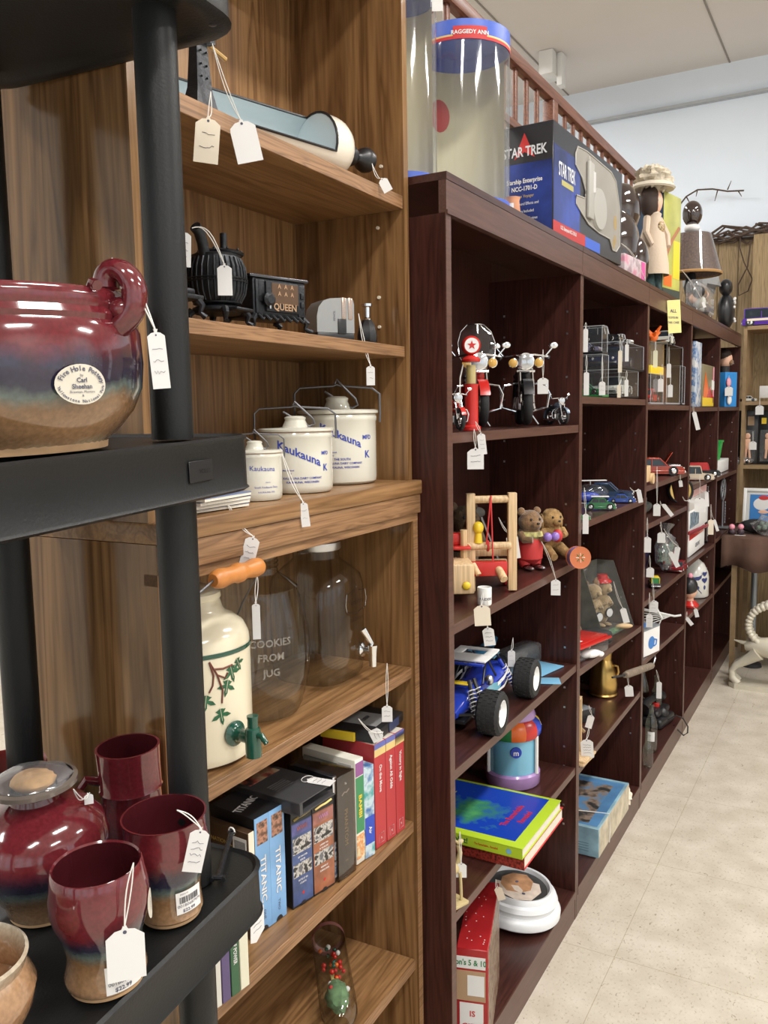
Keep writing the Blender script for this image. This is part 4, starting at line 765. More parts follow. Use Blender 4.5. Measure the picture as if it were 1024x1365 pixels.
for i, (a, c, s_, nm) in enumerate((((501.5, 1133), (516, 1122.5), 'On the Move', 'leftmost'), ((516.5, 1122), (528.8, 1113), 'Against All Odds', 'middle'), ((529.3, 1112.5), (540.5, 1103.5), 'Victory in Sight', 'rightmost'))):
    t, w_, h = stand('red_book', 'red paperback titled %s, %s of the three red books' % (s_, nm), 'book', a, c, z5, .135, 985, GP); h = .222; w_ -= .0005
    b = MB(); b.box(-.135, 0, 0, w_, 0, h, REDB, bev=.001, seg=1).box(-.1345, -.002, .001, w_-.001, .001, h+.0002, PAPERPAGES).box(0, .0004, .0, w_, h*.88, h*.95, pm('band_yellow', (.65, .5, .2), .5)).box(0, .0004, .0, w_, h*.95, h, pm('band_blue', (.12, .14, .4), .5))
    b.text(s_, .0125, PAPER, (.0005, w_*.5, h*.66), x=(0, 0, -1), y=(0, 1, 0), bold=True, sx=.85); b.tube([(.0005, w_*.3, h*.04), (.0005, w_*.75, h*.04), (.0005, w_*.75, h*.13), (.0005, w_*.3, h*.13)], .0004, PAPER, 3, closed=True); b.text('X', .006, PAPER, (.0005, w_*.5, h*.085), bold=True)
    b.build('cover', t)
P = wz(520, 955, z5+.224); t = wthing('video_case', 'black tape case lying flat on top of the red books', 'video tape', (-.058, -.082, z5+.2235), 4)
b = MB(); b.box(-.08, .045, -.085, .058, 0, .022, BLKC, bev=.003); b.box(-.05, .03, -.05, .02, .022, .0224, pm('grey_title', (.25, .25, .25), .5)); b.text('DEEP', .014, BLKC, (-.01, -.015, .0226), x=(0, 1, 0), y=(-1, 0, 0), bold=True); b.build('case', t)
MB().box(-.078, .0, -.092, -.0855, 0, .018, YEL, bev=.001).build('yellow_box', t)
MB().box(.0455, .0465, -.02, .03, .002, .02, pm('navy_label', (.03, .04, .10), .5)).build('end_label', t)
wtag(t, 510, 976, .03, .026, .024, (478, 958), .0, lean=-65, marks=2, slack=.012)
# books under the black shelf, left end
for i, (x0, x1, y0, y1, c, nm) in enumerate(((287.5, 297, 1332, 1326, (.62, .60, .54), 'off white'), (297.5, 309, 1325, 1317, (.10, .07, .17), 'purple'), (309.5, 321, 1316, 1308, (.035, .11, .05), 'green'), (321.5, 333.5, 1307, 1298, (.68, .66, .52), 'cream'))):
    t, w_, h = stand('paperback', '%s spined paperback low behind the resin shelf corner' % nm, 'book', (x0, y0+14), (x1, y1+14), z5, .12, 1180, 'paperbacks behind the resin shelf'); h = .15 if i == 3 else .14; w_ -= .0006
    b = MB(); b.box(-.12, 0, 0, w_, 0, h, pm('paperback_%s' % nm.replace(' ', '_'), c, .5), bev=.001, seg=1).box(-.119, -.002, .001, w_-.001, .001, h+.0002, PAPERPAGES)
    if i == 2: b.text('SEASONS OF POWER', .0095, PAPER, (.0003, w_*.5, h*.62), x=(0, 0, -1), y=(0, 1, 0), bold=True, sx=.8)
    b.build('cover', t)
t = wthing('loose_price_card', 'white handwritten card hanging over the shelf edge below the light blue tapes', 'card', WFI @ (WF @ wx(342, 1215, .012)), 6)
b = MB(); b.prism([(-.021, -.042), (-.004, -.050), (.021, -.040), (.021, .0), (-.018, .004)], .0006, PAPER, XF((0, 0, 0), (0, 1, 0), (0, 0, 1)))
for i in range(3): b.tube([(.001, -.012, -.012-.009*i), (.001, -.004, -.011-.009*i), (.001, .004, -.013-.009*i), (.001, .012, -.012-.009*i)], .0003, PEN, 3)
b.build('card', t)
# -- bottle with berries lying on the sixth shelf
Pb, Pn = gz(437, 1245, .452), gz(459, 1392, .452)
t = thing('display_bottle', 'clear bottle lying on its side, filled with red berries and green moss', 'bottle', (Pb.x, Pb.y, .4105)); ax = (Pn-Pb); L = ax.length; o = Vector((0, 0, .0382)); M = Matrix.Translation(o) @ ax.to_track_quat('Z', 'Y').to_matrix().to_4x4()
r = .0370; body = L*.83; b = MB(); lath_glass(b, [(0, .002), (r*.8, .0), (r*.97, .006), (r, .016), (r*1.02, body*.8), (r*.98, body*.90), (r*.7, body*.97), (r*.42, body), (r*.40, L)], .002, 40, M); b.build('bottle_body', t)
for z in (.004, .010, .016): pass
MB().lathe([(r*.85, .001), (r*1.005, .006), (r*1.005, .018)], pm('pink_ribbon', (.35, .14, .13), .7), 40, M).build('ribbon', t)
MB().lathe([(r*.44, L*.90), (r*.52, L*.91), (r*.52, L*.99), (r*.46, L)], pm('red_striped_ribbon', (.4, .05, .05), .6), 24, M).build('neck_ribbon', t)
rr = random.Random(5); MOSS = pm('moss', (.13, .22, .11), .9, var=.3, vscale=60)
b = MB().ball((0, .004, body*.74), (.024, .024, .040), MOSS, 16, M, e=.25); b.build('moss', t)
for i in range(46):
    z = body*(.22+.56*rr.random()); a = rr.uniform(0, 2*PI); q = rr.uniform(.006, .024); c = M @ Vector((q*math.cos(a), q*math.sin(a)+.004, z)); m_ = (RED, RED, ORG, PAPER, GRN, REDM)[i % 6]
    MB().ball(c, (.0032 if m_ is PAPER else .0045) if i % 3 else .0055, m_, 8).build('berry' if m_ in (RED, ORG, REDM) else ('leaf' if m_ is GRN else 'petal'), t)
MB().box(-.004, .004, -.002, .002, 0, .030, pm('yellow_strip', (.6, .5, .2), .6), M @ T(0, -.024, body*.32)).build('paper_strip', t)
# ================================================================== mahogany bookcases: contents
def gtag(root, px, py, ref, w_, h_, att=None, **k):      # tag at the depth of ref
    q_ = (lambda x, y: gx(x, y, ref)) if isinstance(ref, float) else (lambda x, y: px_at(x, y, ref))
    hole = q_(px, py); at = q_(*att) if att else None
    return price_tag(root, hole, w_, h_, k.pop('face', toward(hole)), at, **k)
DARKC = pm('dark_blue_car', (.02, .03, .08), .2, coat=.5)
def moto(name, label, loc, rz, s, body, shield=False, lamps=3, group='toy motorcycles'):
    t = thing(name, label, 'toy motorcycle', loc, rz, group); S = Matrix.Diagonal((s, s, s, 1)); body = body
    def nb(): b = MB(); b.X = S; return b
    t.location.z += .018*s
    for i, (x, w_) in enumerate(((.52, .055), (-.48, .062))):
        b = nb(); ring_ = [(x+.265*math.cos(a), 0, .32+.265*math.sin(a)) for a in [j*PI/14 for j in range(28)]]; b.tube(ring_, w_, TIRE, 10, closed=True, flat=1.15).build('tyre', t)
        b = nb(); b.tube([(x+.205*math.cos(a), 0, .32+.205*math.sin(a)) for a in [j*PI/12 for j in range(24)]], .022, CHROME, 6, closed=True); b.tube([(x, -.06, .32), (x, .06, .32)], .045, CHROME, 10)
        for j in range(10): a = j*PI/5; b.tube([(x, (-1)**j*.03, .32), (x+.2*math.cos(a), 0, .32+.2*math.sin(a))], .006, CHROME, 4)
        b.build('wheel_rim', t)
    b = nb(); b.lathe([(.345, -.07), (.35, 0), (.345, .07)], body, 20, T(.52, 0, .32) @ RX(90), a0=R(20), a1=R(160)).build('front_fender', t)
    b = nb(); b.lathe([(.36, -.09), (.365, 0), (.36, .09)], body, 20, T(-.48, 0, .32) @ RX(90), a0=R(30), a1=R(190)).build('rear_fender', t)
    b = nb(); [b.tube([(.52, y, .32), (.42, y, .62), (.26, y, .98)], .024, CHROME, 8) for y in (-.09, .09)]; b.tube([(.36, -.13, .78), (.36, .13, .78)], .022, CHROME, 8).build('fork', t)
    b = nb(); b.ball((.05, 0, .74), (.26, .13, .12), body, 16); b.build('fuel_tank', t)
    b = nb(); b.ball((-.28, 0, .66), (.24, .13, .06), BLK, 14).ball((-.5, 0, .74), (.14, .11, .06), BLK, 12); b.build('seat', t)
    b = nb(); b.box(-.16, .16, -.09, .09, .22, .42, STEEL, bev=.02)
    for x, a in ((.07, -24), (-.07, 24)): M = T(x, 0, .42) @ RY(-a); [b.lathe([(.0, .03*k_), (.08, .03*k_), (.08, .03*k_+.016), (0, .03*k_+.016)], CHROME, 12, M) for k_ in range(5)]
    b.build('engine', t)
    b = nb(); b.tube([(.1, .11, .4), (.16, .14, .25), (0, .15, .18), (-.7, .16, .2)], .032, CHROME, 8).tube([(.05, -.11, .4), (.1, -.14, .25), (0, -.15, .18), (-.7, -.16, .2)], .032, CHROME, 8).build('exhaust', t)
    b = nb(); b.tube([(.02, -.36, .98), (.12, -.34, 1.0), (.26, -.14, 1.02), (.26, .14, 1.02), (.12, .34, 1.0), (.02, .36, .98)], .018, CHROME, 8).tube([(.02, -.36, .98), (.1, -.35, .995)], .03, BLK, 8).tube([(.02, .36, .98), (.1, .35, .995)], .03, BLK, 8).build('handlebar', t)
    LENS = pm('headlamp_lens', (.55, .57, .6), .08, metal=.7); AMB = pm('amber_lens', (.6, .35, .08), .1)
    pos = [(0, .95, .12)]+([(-.185, .93, .07), (.185, .93, .07)] if lamps == 3 else [])
    for i, (y, z, r_) in enumerate(pos): b = nb(); M = T(.33, y, z-.03) @ RY(90); b.lathe([(0, -.10), (r_*.8, -.04), (r_, .02), (r_*1.04, .04), (r_*.9, .045)], CHROME, 18, M).lathe([(r_*.9, .045), (r_*.5, .06), (0, .064)], LENS if i == 0 else AMB, 18, M); b.build('headlamp', t)
    b = nb(); [b.tube([(.18, sy*.08, .62), (.24, sy*.3, .58), (.22, sy*.36, .46), (.2, sy*.33, .26), (.16, sy*.12, .2)], .018, CHROME, 8) for sy in (-1, 1)]; b.build('crash_bar', t)
    for sy in (-1, 1): b = nb(); b.tube([(.14, sy*.3, 1.0), (.16, sy*.40, 1.12)], .012, CHROME, 6).ball((.16, sy*.42, 1.16), (.02, .07, .05), CHROME, 10); b.build('mirror', t)
    if shield:
        b = nb(); n = 12; vs = []
        for z, q, xx in ((.86, .17, .30), (1.0, .26, .28), (1.2, .27, .22), (1.36, .22, .17), (1.46, .12, .13)):
            for j in range(n+1): a = -1+2*j/n; vs.append((xx-.10*a*a, q*a, z))
        b.add(vs, [(i*(n+1)+j, i*(n+1)+j+1, (i+1)*(n+1)+j+1, (i+1)*(n+1)+j) for i in range(4) for j in range(n)], CLEAR2, True); b.tube([vs[i*(n+1)] for i in range(5)]+[vs[4*(n+1)+j] for j in range(1, n)]+[vs[i*(n+1)+n] for i in range(4, -1, -1)], .008, CHROME, 5); b.build('windshield', t)
    b = nb(); b.tube([(-.1, .1, .2), (-.14, .24, .006)], .014, STEEL, 6); b.build('kickstand', t); return t
zA = 1.5795
P = gx(650, 570, -.90); t = moto('toy_motorcycle', 'toy motorcycle with tall clear windshield, behind the red gas pump', (-.905, 2.085, zA), -57, .180, RED, True, 3)
gtag(t, 625, 605, (-.76, 1.80, 1.5), .018, .024, (636, 560), marks=0) if False else None
P = gx(703, 570, -.86); t = moto('toy_motorcycle', 'toy motorcycle with three round headlamps facing out and a blank tag', (-.865, 2.335, zA), -64, .190, BLK, False, 3)
gtag(t, 724, 503, -.80, .030, .044, (724, 466), slack=0)
t = moto('toy_motorcycle', 'tiny silver blue toy motorcycle, right of the three lamp motorcycle', (-.815, 2.485, zA), -40, .076, pm('silver_blue', (.25, .32, .42), .25, metal=.6), False, 1)
t = moto('toy_motorcycle', 'small red toy motorcycle with chrome engine, at the left shelf end', (-.80, 1.725, zA), -45, .078, RED, False, 1)
gtag(t, 634, 597, -.75, .036, .045, (632, 572), marks=2, slack=0); gtag(t, 641, 577, -.748, .018, .046, (634, 562), marks=3, lean=6, slack=0)
t = thing('toy_gas_pump', 'red toy gas pump with glass column and star globe', 'toy gas pump', (-.80, 1.82, zA), -55)
b = MB(); b.lathe([(0, 0), (.022, 0), (.022, .008), (.016, .012), (.016, .10), (.018, .105), (.0, .105)], RED, 20); b.build('column', t)
MB().lathe([(.014, .105), (.0145, .155)], CLEAR2, 20).lathe([(0, .106), (.011, .106), (.011, .148), (0, .148)], pm('amber_fluid', (.5, .38, .12), .2), 16).build('glass_cylinder', t)
MB().lathe([(0, .155), (.020, .155), (.022, .160), (.018, .165), (.008, .170), (0, .170)], RED, 20).build('cap', t)
b = MB(); M = T(0, 0, .192) @ RY(90); b.lathe([(0, -.010), (.018, -.010), (.022, -.004), (.022, .004), (.018, .010), (.016, .010)], RED, 24, M).lathe([(0, .0105), (.0165, .0105)], PAPER, 24, M)
star = [((.011 if i % 2 == 0 else .0045)*math.sin(i*PI/5), (.011 if i % 2 == 0 else .0045)*math.cos(i*PI/5)) for i in range(10)]; b.prism(star, .0004, RED, XF((.0108, 0, .192), (0, 1, 0), (0, 0, 1))); b.build('globe', t)
MB().tube([(0, -.018, .15), (.004, -.026, .12), (.004, -.028, .06), (.004, -.02, .04)], .0016, STR, 5).build('hose', t)

# -- bay 1, second shelf
zB = 1.1675
t = thing('wooden_crane_toy', 'natural wood toy truck with red hoist and string winch', 'wooden toy', (-.875, 1.975, zB), -58)
b = MB(); b.box(-.09, .02, -.005, .11, .052, .066, BEECH, bev=.002)
for y in (0, .105): b.box(.010, .030, y-.011, y+.011, .004, .252, BEECH, bev=.002)
for y in (-.022,): b.tube([(.055, y, .08), (.055, y, .165)], .009, BEECH, 12)
b.tube([(.02, 0, .236), (.02, .105, .236)], .0095, BEECH, 14).tube([(.03, -.01, .120), (.03, .10, .120)], .0095, BEECH, 14).box(-.06, .0, .005, .10, .088, .105, BEECH, bev=.002); b.build('gantry', t)
MB().box(.022, .050, -.005, .088, .046, .082, RED, bev=.002).build('red_deck', t)
MB().box(.0, .078, -.055, -.006, .118, .126, RED, bev=.003).box(.02, .05, -.055, -.025, .126, .155, RED, bev=.004).build('red_roof', t)
MB().tube([(.03, .050, .246), (.044, .040, .17), (.044, .036, .125)], .0020, REDM, 6).tube([(.03, .050, .246), (.048, .052, .084)], .0020, REDM, 6).tube([(.03+.012*math.cos(a), .042, .120+.012*math.sin(a)) for a in [i*PI/6 for i in range(12)]], .003, REDM, 6, closed=True).build('winch_string', t)
MB().ball((.03, .018, .166), (.014, .014, .016), YEL, 16).tube([(.03, .018, .128), (.03, .018, .158)], [.011, .008], YEL, 12).build('peg_figure', t)
b = MB(); b.box(.045, .155, -.150, -.010, .024, .096, BEECH, bev=.004, seg=3); b.box(.06, .12, -.14, -.085, .150, .190, BEECH, bev=.006); b.prism([(-.0, 0), (.045, 0), (.045, .04), (.02, .055), (-.01, .05), (-.016, .03), (.01, .022)], .018, BEECH, XF((.12, -.105, .096), (0, 1, 0), (0, 0, 1))); b.build('cab', t)
MB().ball((.157, -.030, .045), (.006, .010, .010), YEL, 14).build('yellow_peg', t)
MB().tube([(.04, .065, .066), (.075, .075, .042)], .010, BEECH, 12).tube([(.06, -.0, .08), (.075, .012, .055)], .007, BEECH, 10).build('crank_peg', t)
for (x, y) in ((.13, -.08), (-.06, -.005), (-.06, .11), (.06, -.155)): M = T(x, y, .0205) @ RX(90); MB().lathe([(0, 0), (.018, 0), (.0205, .003), (.0205, .010), (.018, .013), (0, .013)], REDM, 20, M).build('wheel', t)
gtag(t, 682, 712, (-.80, 2.06, 1.3), .030, .062, (665, 690), lean=8, swing=0)
t = thing('football_mug', 'small white mug with black RAIDERS lettering and a hanging white card', 'mug', gz(646, 806, zB), 0)
b = MB().lathe([(0, .002), (.0155, 0), (.017, .003), (.017, .042), (.0155, .043), (.0150, .005), (0, .005)], WHITE, 32); ca = R(azim(t.location)); b.textfn('RAIDERS', .0085, PEN, lambda u, v: (.0173*math.cos(ca+.25+u/.0173), .0173*math.sin(ca+.25+u/.0173), v+.016), True); b.build('body', t)
gtag(t, 642, 806, -.735, .036, .046, (644, 790), lean=4, mat=CREAMP, slack=0); gtag(t, 650, 836, -.745, .026, .042, (650, 800), marks=3, lean=8, slack=0)
def bear(name, label, loc, rz, s, fur, cloth, ears='round', extra=None, group=None, sit=False):
    t = thing(name, label, 'plush toy', loc, rz, group); X = Matrix.Diagonal((s, s, s, 1))
    def nb(): b = MB(); b.X = X; return b
    nb().ball((0, 0, .52), (.20, .20, .26), fur, 22, e=.12).ball((.02, 0, .80), (.20, .20, .19), fur, 22, e=.12).ball((.19, 0, .76), (.10, .09, .075), fur, 14, e=.1).build('body', t)
    for sy in (-1, 1):
        if ears == 'round': nb().ball((-.02, sy*.15, .97), (.045, .07, .07), fur, 12, e=.1).build('ear', t)
        else: nb().ball((0, sy*.20, .74), (.07, .035, .17), fur, 12, e=.12).build('ear', t)
        nb().ball((.19, sy*.08, .85), (.02, .022, .024), BLK, 8).build('eye', t)
        nb().tube([(.05, sy*.20, .60), (.16, sy*.20, .52), (.26, sy*.09, .52)], [.07, .06, .05], fur, 10).build('arm', t)
        if sit: nb().tube([(.05, sy*.14, .28), (.25, sy*.16, .20), (.38, sy*.17, .16)], [.11, .09, .07], fur, 10).build('leg', t)
        else: nb().tube([(0, sy*.09, .36), (.0, sy*.10, .12), (.04, sy*.10, .05)], [.12, .11, .08], cloth or fur, 12).build('leg', t)
    nb().ball((.285, 0, .79), (.022, .03, .02), BLK, 8).build('nose', t)
    if cloth and not sit: nb().lathe([(.12, .10), (.215, .18), (.225, .38), (.205, .52), (.19, .54)], cloth, 20).build('trousers', t)
    return t
t = bear('plush_bear', 'brown furry bear in red trousers and checked collar', (-.845, 2.335, zB+.001), -40, .172, BROWNF, REDM, group='furry wind up toys')
b = MB(); b.X = Matrix.Diagonal((.172,)*3+(1,)); b.lathe([(.19, .52), (.235, .56), (.20, .64)], pm('check_cloth', (.35, .32, .12), .8, var=.8, vscale=60), 20).build('collar', t)
for sy in (-1, 1): MB().ball((.03, sy*.018, .006), (.02, .012, .006), STEEL, 10).build('foot', t)
MB().ball((.062, .022, .098), .013, pm('purple_ball', (.27, .16, .5), .3), 14).build('purple_ball', t); MB().ball((.060, .048, .098), .013, pm('purple_ball', (.27, .16, .5), .3), 14).build('purple_ball', t)
gtag(t, 741, 772, -.745, .026, .044, (722, 722), marks=2, slack=-.01)
t = bear('plush_dog', 'tan furry dog with long ears beating a drum, at the right shelf end', (-.822, 2.455, zB+.001), -38, .165, pm('golden_brown_plush', (.30, .18, .07), .95, bump=1, bscale=220, var=.4, vscale=40), None, 'long', group='furry wind up toys', sit=True)
MB().ball((.035, 0, .085), (.018, .016, .02), REDM, 10).build('bow', t)
t2 = thing('toy_drum', 'small orange and blue tin drum held by the dog', 'toy drum', gx(771, 743, -.728), 0)
cdz = t2.location; b = MB(); M = XF((0, 0, 0), (0, 0, 1), (-.55, .83, 0)) ; M = Vector((.62, -.78, .1)).to_track_quat('Z', 'Y').to_matrix().to_4x4()
b.lathe([(.030, -.014), (.031, -.012), (.031, .012), (.030, .014)], pm('drum_blue', (.22, .18, .42), .5, var=.3, vscale=50), 28, M); b.build('shell', t2)
b = MB(); DO = pm('drum_orange', (.50, .14, .05), .5); b.lathe([(0, .0135), (.031, .0135), (.0325, .015), (.0325, .017), (.029, .0165), (0, .0160)], DO, 28, M).lathe([(0, -.0135), (.0325, -.014), (.0325, -.017), (0, -.0165)], DO, 28, M)
for i in range(8): a = i*PI/4; b.tube([tuple(M @ Vector((.005*math.cos(a), .005*math.sin(a), .0170))), tuple(M @ Vector((.014*math.cos(a), .014*math.sin(a), .0170)))], .0012, (CREAMP, GREEN)[i % 2], 4)
b.build('drum_head', t2)
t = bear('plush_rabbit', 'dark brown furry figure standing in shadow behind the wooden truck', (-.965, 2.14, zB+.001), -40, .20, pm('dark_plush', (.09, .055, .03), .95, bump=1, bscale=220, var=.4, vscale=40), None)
t = thing('toy_mallet', 'grey toy mallet leaning at the back between truck and bear', 'toy mallet', (-1.0, 2.30, zB+.16), -30)
MB().ball((0, 0, .0), (.018, .035, .018), pm('grey_felt', (.12, .11, .10), .9), 12).build('head', t); MB().tube([(0, .02, -.01), (.02, .05, -.1), (.03, .07, -.158)], .004, STEEL, 6).build('handle', t)

# -- bay 1, third shelf: race buggy
zC = .8415
t = thing('race_buggy', 'blue and white radio controlled race buggy with white wheels', 'toy car', (-.878, 2.018, zC), 4)
HUB = pm('white_hub', (.82, .82, .82), .35); rW = .053
for (x, y) in ((.095, -.150), (-.095, -.150), (.095, .150), (-.095, .150)):
    s_ = 1 if x > 0 else -1; M = T(x, y, rW) @ RY(90*s_); b = MB(); n = 36; b.lathe([(.033, -.028), (.047, -.028), (.0525, -.022), (rW, -.010), (rW, .010), (.0525, .022), (.047, .028), (.034, .028)], TIRE, n, M)
    for k in range(24):
        a = k*2*PI/24
        for z_ in (-.018, -.006, .006, .018): b.box(rW-.001, rW+.0012, -.0035, .0035, z_-.004, z_+.004, TIRE, M @ RZ(math.degrees(a)+(7.5 if z_ in (-.006, .018) else 0)))
    b.build('tyre', t)
    b = MB(); b.lathe([(.034, .026), (.031, .027), (.029, .016), (.010, .012), (.008, .018), (0, .018)], HUB, 28, M).lathe([(.033, -.02), (.033, .02)], HUB, 28, M)
    for k in range(4): b.lathe([(0, .0178), (.006, .0178), (.0065, .0165)], pm('hub_recess', (.3, .3, .3), .5), 12, M @ RZ(k*90+20) @ T(.020, 0, -.0028))
    b.build('wheel_hub', t)
b = MB(); secs = [(-.19, .018, .035, .055), (-.15, .030, .035, .075), (-.08, .042, .030, .090), (.0, .052, .028, .085), (.06, .058, .030, .095), (.12, .050, .035, .100), (.155, .035, .04, .09)]; n = 14; vs = []
for (y, w_, z0, z1) in secs:
    for j in range(n): a = 2*PI*j/n; vs.append((w_*math.copysign(abs(math.cos(a))**.7, math.cos(a)), y, (z0+z1)/2+(z1-z0)/2*math.copysign(abs(math.sin(a))**.7, math.sin(a))))
NB = pm('buggy_blue', (.02, .05, .42), .2, coat=.6); b.add(vs, [(i*n+j, i*n+(j+1) % n, (i+1)*n+(j+1) % n, (i+1)*n+j) for i in range(6) for j in range(n)]+[tuple(range(n)), tuple(6*n+j for j in range(n))], NB, True)
b.build('body_shell', t)
CY = pm('buggy_cyan', (.18, .48, .62), .25, coat=.5)
for s_ in (-1, 1):
    MB().add([(s_*.0605, .00, .080), (s_*.0615, .05, .084), (s_*.0555, .105, .088), (s_*.056, .105, .080), (s_*.0625, .05, .074), (s_*.061, .0, .070)], [(0, 1, 4, 5), (1, 2, 3, 4)], PAPER).add([(s_*.0595, -.04, .060), (s_*.0625, .05, .060), (s_*.057, .10, .066), (s_*.057, .10, .060), (s_*.0625, .05, .053), (s_*.059, -.04, .054)], [(0, 1, 4, 5), (1, 2, 3, 4)], PAPER).build('stripe', t)
MB().add([(.054, -.115, .084), (.058, -.04, .088), (.062, .03, .076), (.060, .02, .058), (.053, -.06, .052), (.047, -.12, .052)], [(0, 1, 4, 5), (1, 2, 3, 4)], CY).text('THUNDER', .010, PEN, (.064, .055, .068), x=(0, 1, .05), bold=True).build('cyan_panel', t)
MB().box(-.025, .025, -.145, -.11, .086, .09, YEL, RX(-8), bev=.001).build('number_decal', t)
b = MB(); [b.tube(p_, .0032, BLK, 8) for s_ in (-1, 1) for p_ in ([(s_*.04, -.06, .09), (s_*.032, -.01, .15), (s_*.03, .05, .155), (s_*.036, .12, .095)], [(s_*.032, -.01, .15), (s_*.045, .03, .088)])]; b.tube([(-.032, -.01, .15), (.032, -.01, .15)], .0032, BLK, 8).tube([(-.03, .05, .155), (.03, .05, .155)], .0032, BLK, 8); b.build('roll_cage', t)
WB = MB(); WB.box(-.055, .055, -.085, -.02, .152, .157, PAPER, bev=.002).box(-.055, .055, .015, .035, .154, .159, PAPER, bev=.002).box(-.055, -.03, -.03, .02, .153, .158, PAPER, bev=.001).box(.03, .055, -.03, .02, .153, .158, PAPER, bev=.001).box(-.054, .054, -.10, -.085, .146, .151, NB, bev=.001); WB.build('roof_wing', t)
MB().ball((.052, -.045, .098), (.012, .012, .014), STEEL, 14).build('lamp', t)
for (x, y, x2, y2) in ((.075, -.13, .03, -.10), (.06, -.165, .025, -.12), (.07, .12, .035, .09), (-.07, .12, -.035, .09)):
    M0_ = Vector((x, y, .035)); M1_ = Vector((x2, y2, .115)); b = MB(); b.tube([M0_, M1_], .0055, NB if y > 0 else BLK, 8)
    hel = []; d_ = (M1_-M0_); u_ = d_.orthogonal().normalized(); v_ = d_.cross(u_).normalized()
    for q in range(57): a = q*PI/4; hel.append(M0_+d_*(.05+.7*q/56)+(u_*math.cos(a)+v_*math.sin(a))*.0095)
    b.tube(hel, .0016, PAPER, 5); b.build('shock_absorber', t)
b = MB(); [b.tube([(s_*.09, y, .05), (s_*.02, y+q, .045)], .004, BLK, 6) for s_ in (-1, 1) for y in (-.15, .15) for q in (-.03, .02)]; b.box(-.035, .035, -.18, .18, .022, .032, BLK, bev=.002); b.build('chassis', t)
gtag(t, 682, 866, (-.86, 2.14, .99), .020, .046, (684, 850), marks=2)
t = thing('toy_plane_wing', 'blue toy aeroplane body lying at the back behind the race buggy', 'toy aeroplane', (-.985, 2.30, zC+.03), 8)
MB().ball((0, 0, .035), (.02, .20, .018), pm('plane_blue', (.03, .16, .30), .3), 16).build('fuselage', t); MB().box(-.05, .05, -.03, .04, .030, .035, LBLUE, bev=.002).build('wing', t); MB().box(-.004, .004, -.05, .05, -.029, .035, BLK).build('stand', t)
t = thing('blister_pack', 'black cylinder in a clear blister on a blue card, lying flat', 'packaged toy', (-.885, 2.405, zC), -12)
MB().box(-.09, .078, -.06, .10, 0, .003, LBLUE, bev=.001).build('card', t)
MB().tube([(-.03, -.08, .034), (-.03, .09, .034)], .027, BLKM, 24).tube([(-.03, -.081, .034), (-.03, -.088, .034)], .018, GREYC, 16).tube([(-.03, .091, .034), (-.03, .097, .034)], .018, GREYC, 16).build('cylinder', t)
MB().box(-.064, .004, -.09, .098, .0032, .066, CLEAR, bev=.012, seg=3).build('blister', t)
t = thing('blue_card_pack', 'small light blue hang card beside the buggy rear wheel', 'packaged toy', (-.795, 2.325, zC), 24)
MB().box(-.045, .045, -.03, .028, 0, .002, LBLUE, bev=.0008).build('card', t); MB().box(-.040, -.02, -.01, .01, .0021, .010, CLEAR, bev=.002).build('blister', t)

# -- bay 1, fourth shelf: candy jar, picture books, antelope
zD = .5085
t = thing('candy_jar', 'ceramic candy jar with coloured striped awning and round blue badge', 'candy jar', (-.905, 2.355, zD), 0)
LIL = pm('lilac_ceramic', (.36, .22, .46), .2, coat=.5); SKYC = pm('sky_ceramic', (.16, .42, .58), .2, coat=.5)
MB().lathe([(0, .002), (.080, 0), (.083, .004), (.083, .036), (.078, .042), (0, .042)], LIL, 44).build('base', t)
MB().lathe([(.074, .042), (.074, .15)], SKYC, 44).build('body', t); cols = [RED, BLUE, YEL, GREEN, ORG]
ca = azim(t.location)
for i in range(12): MB().lathe([(.074, .150), (.080, .148), (.086, .158), (.087, .175), (.080, .192), (.068, .202)], cols[(i+3) % 5], 5, a0=R(i*30+ca-32), a1=R(i*30+30.0+ca-32)).build('awning_panel', t)
MB().lathe([(.068, .2025), (.070, .210), (.060, .235), (.03, .250), (0, .254)], LIL, 40).build('lid', t)
b = MB(); q = R(ca+8); M = XF((.0745*math.cos(q), .0745*math.sin(q), .115), (-math.sin(q), math.cos(q), 0), (0, 0, 1)); b.lathe([(0, .003), (.016, .003), (.017, 0)], BLUE, 28, M).text('m', .022, PAPER, M @ Vector((0, -.001, .0034)), x=M.to_3x3() @ Vector((1, 0, 0)), y=(0, 0, 1), bold=True); b.build('badge', t)
for s_ in (-1, 1): q = R(ca+s_*62); MB().tube([(.080*math.cos(q), .080*math.sin(q), .04), (.080*math.cos(q), .080*math.sin(q), .155)], .006, PAPER, 10).build('post', t)
for i, (dz, a) in enumerate(((.0, 0),)):
    pass
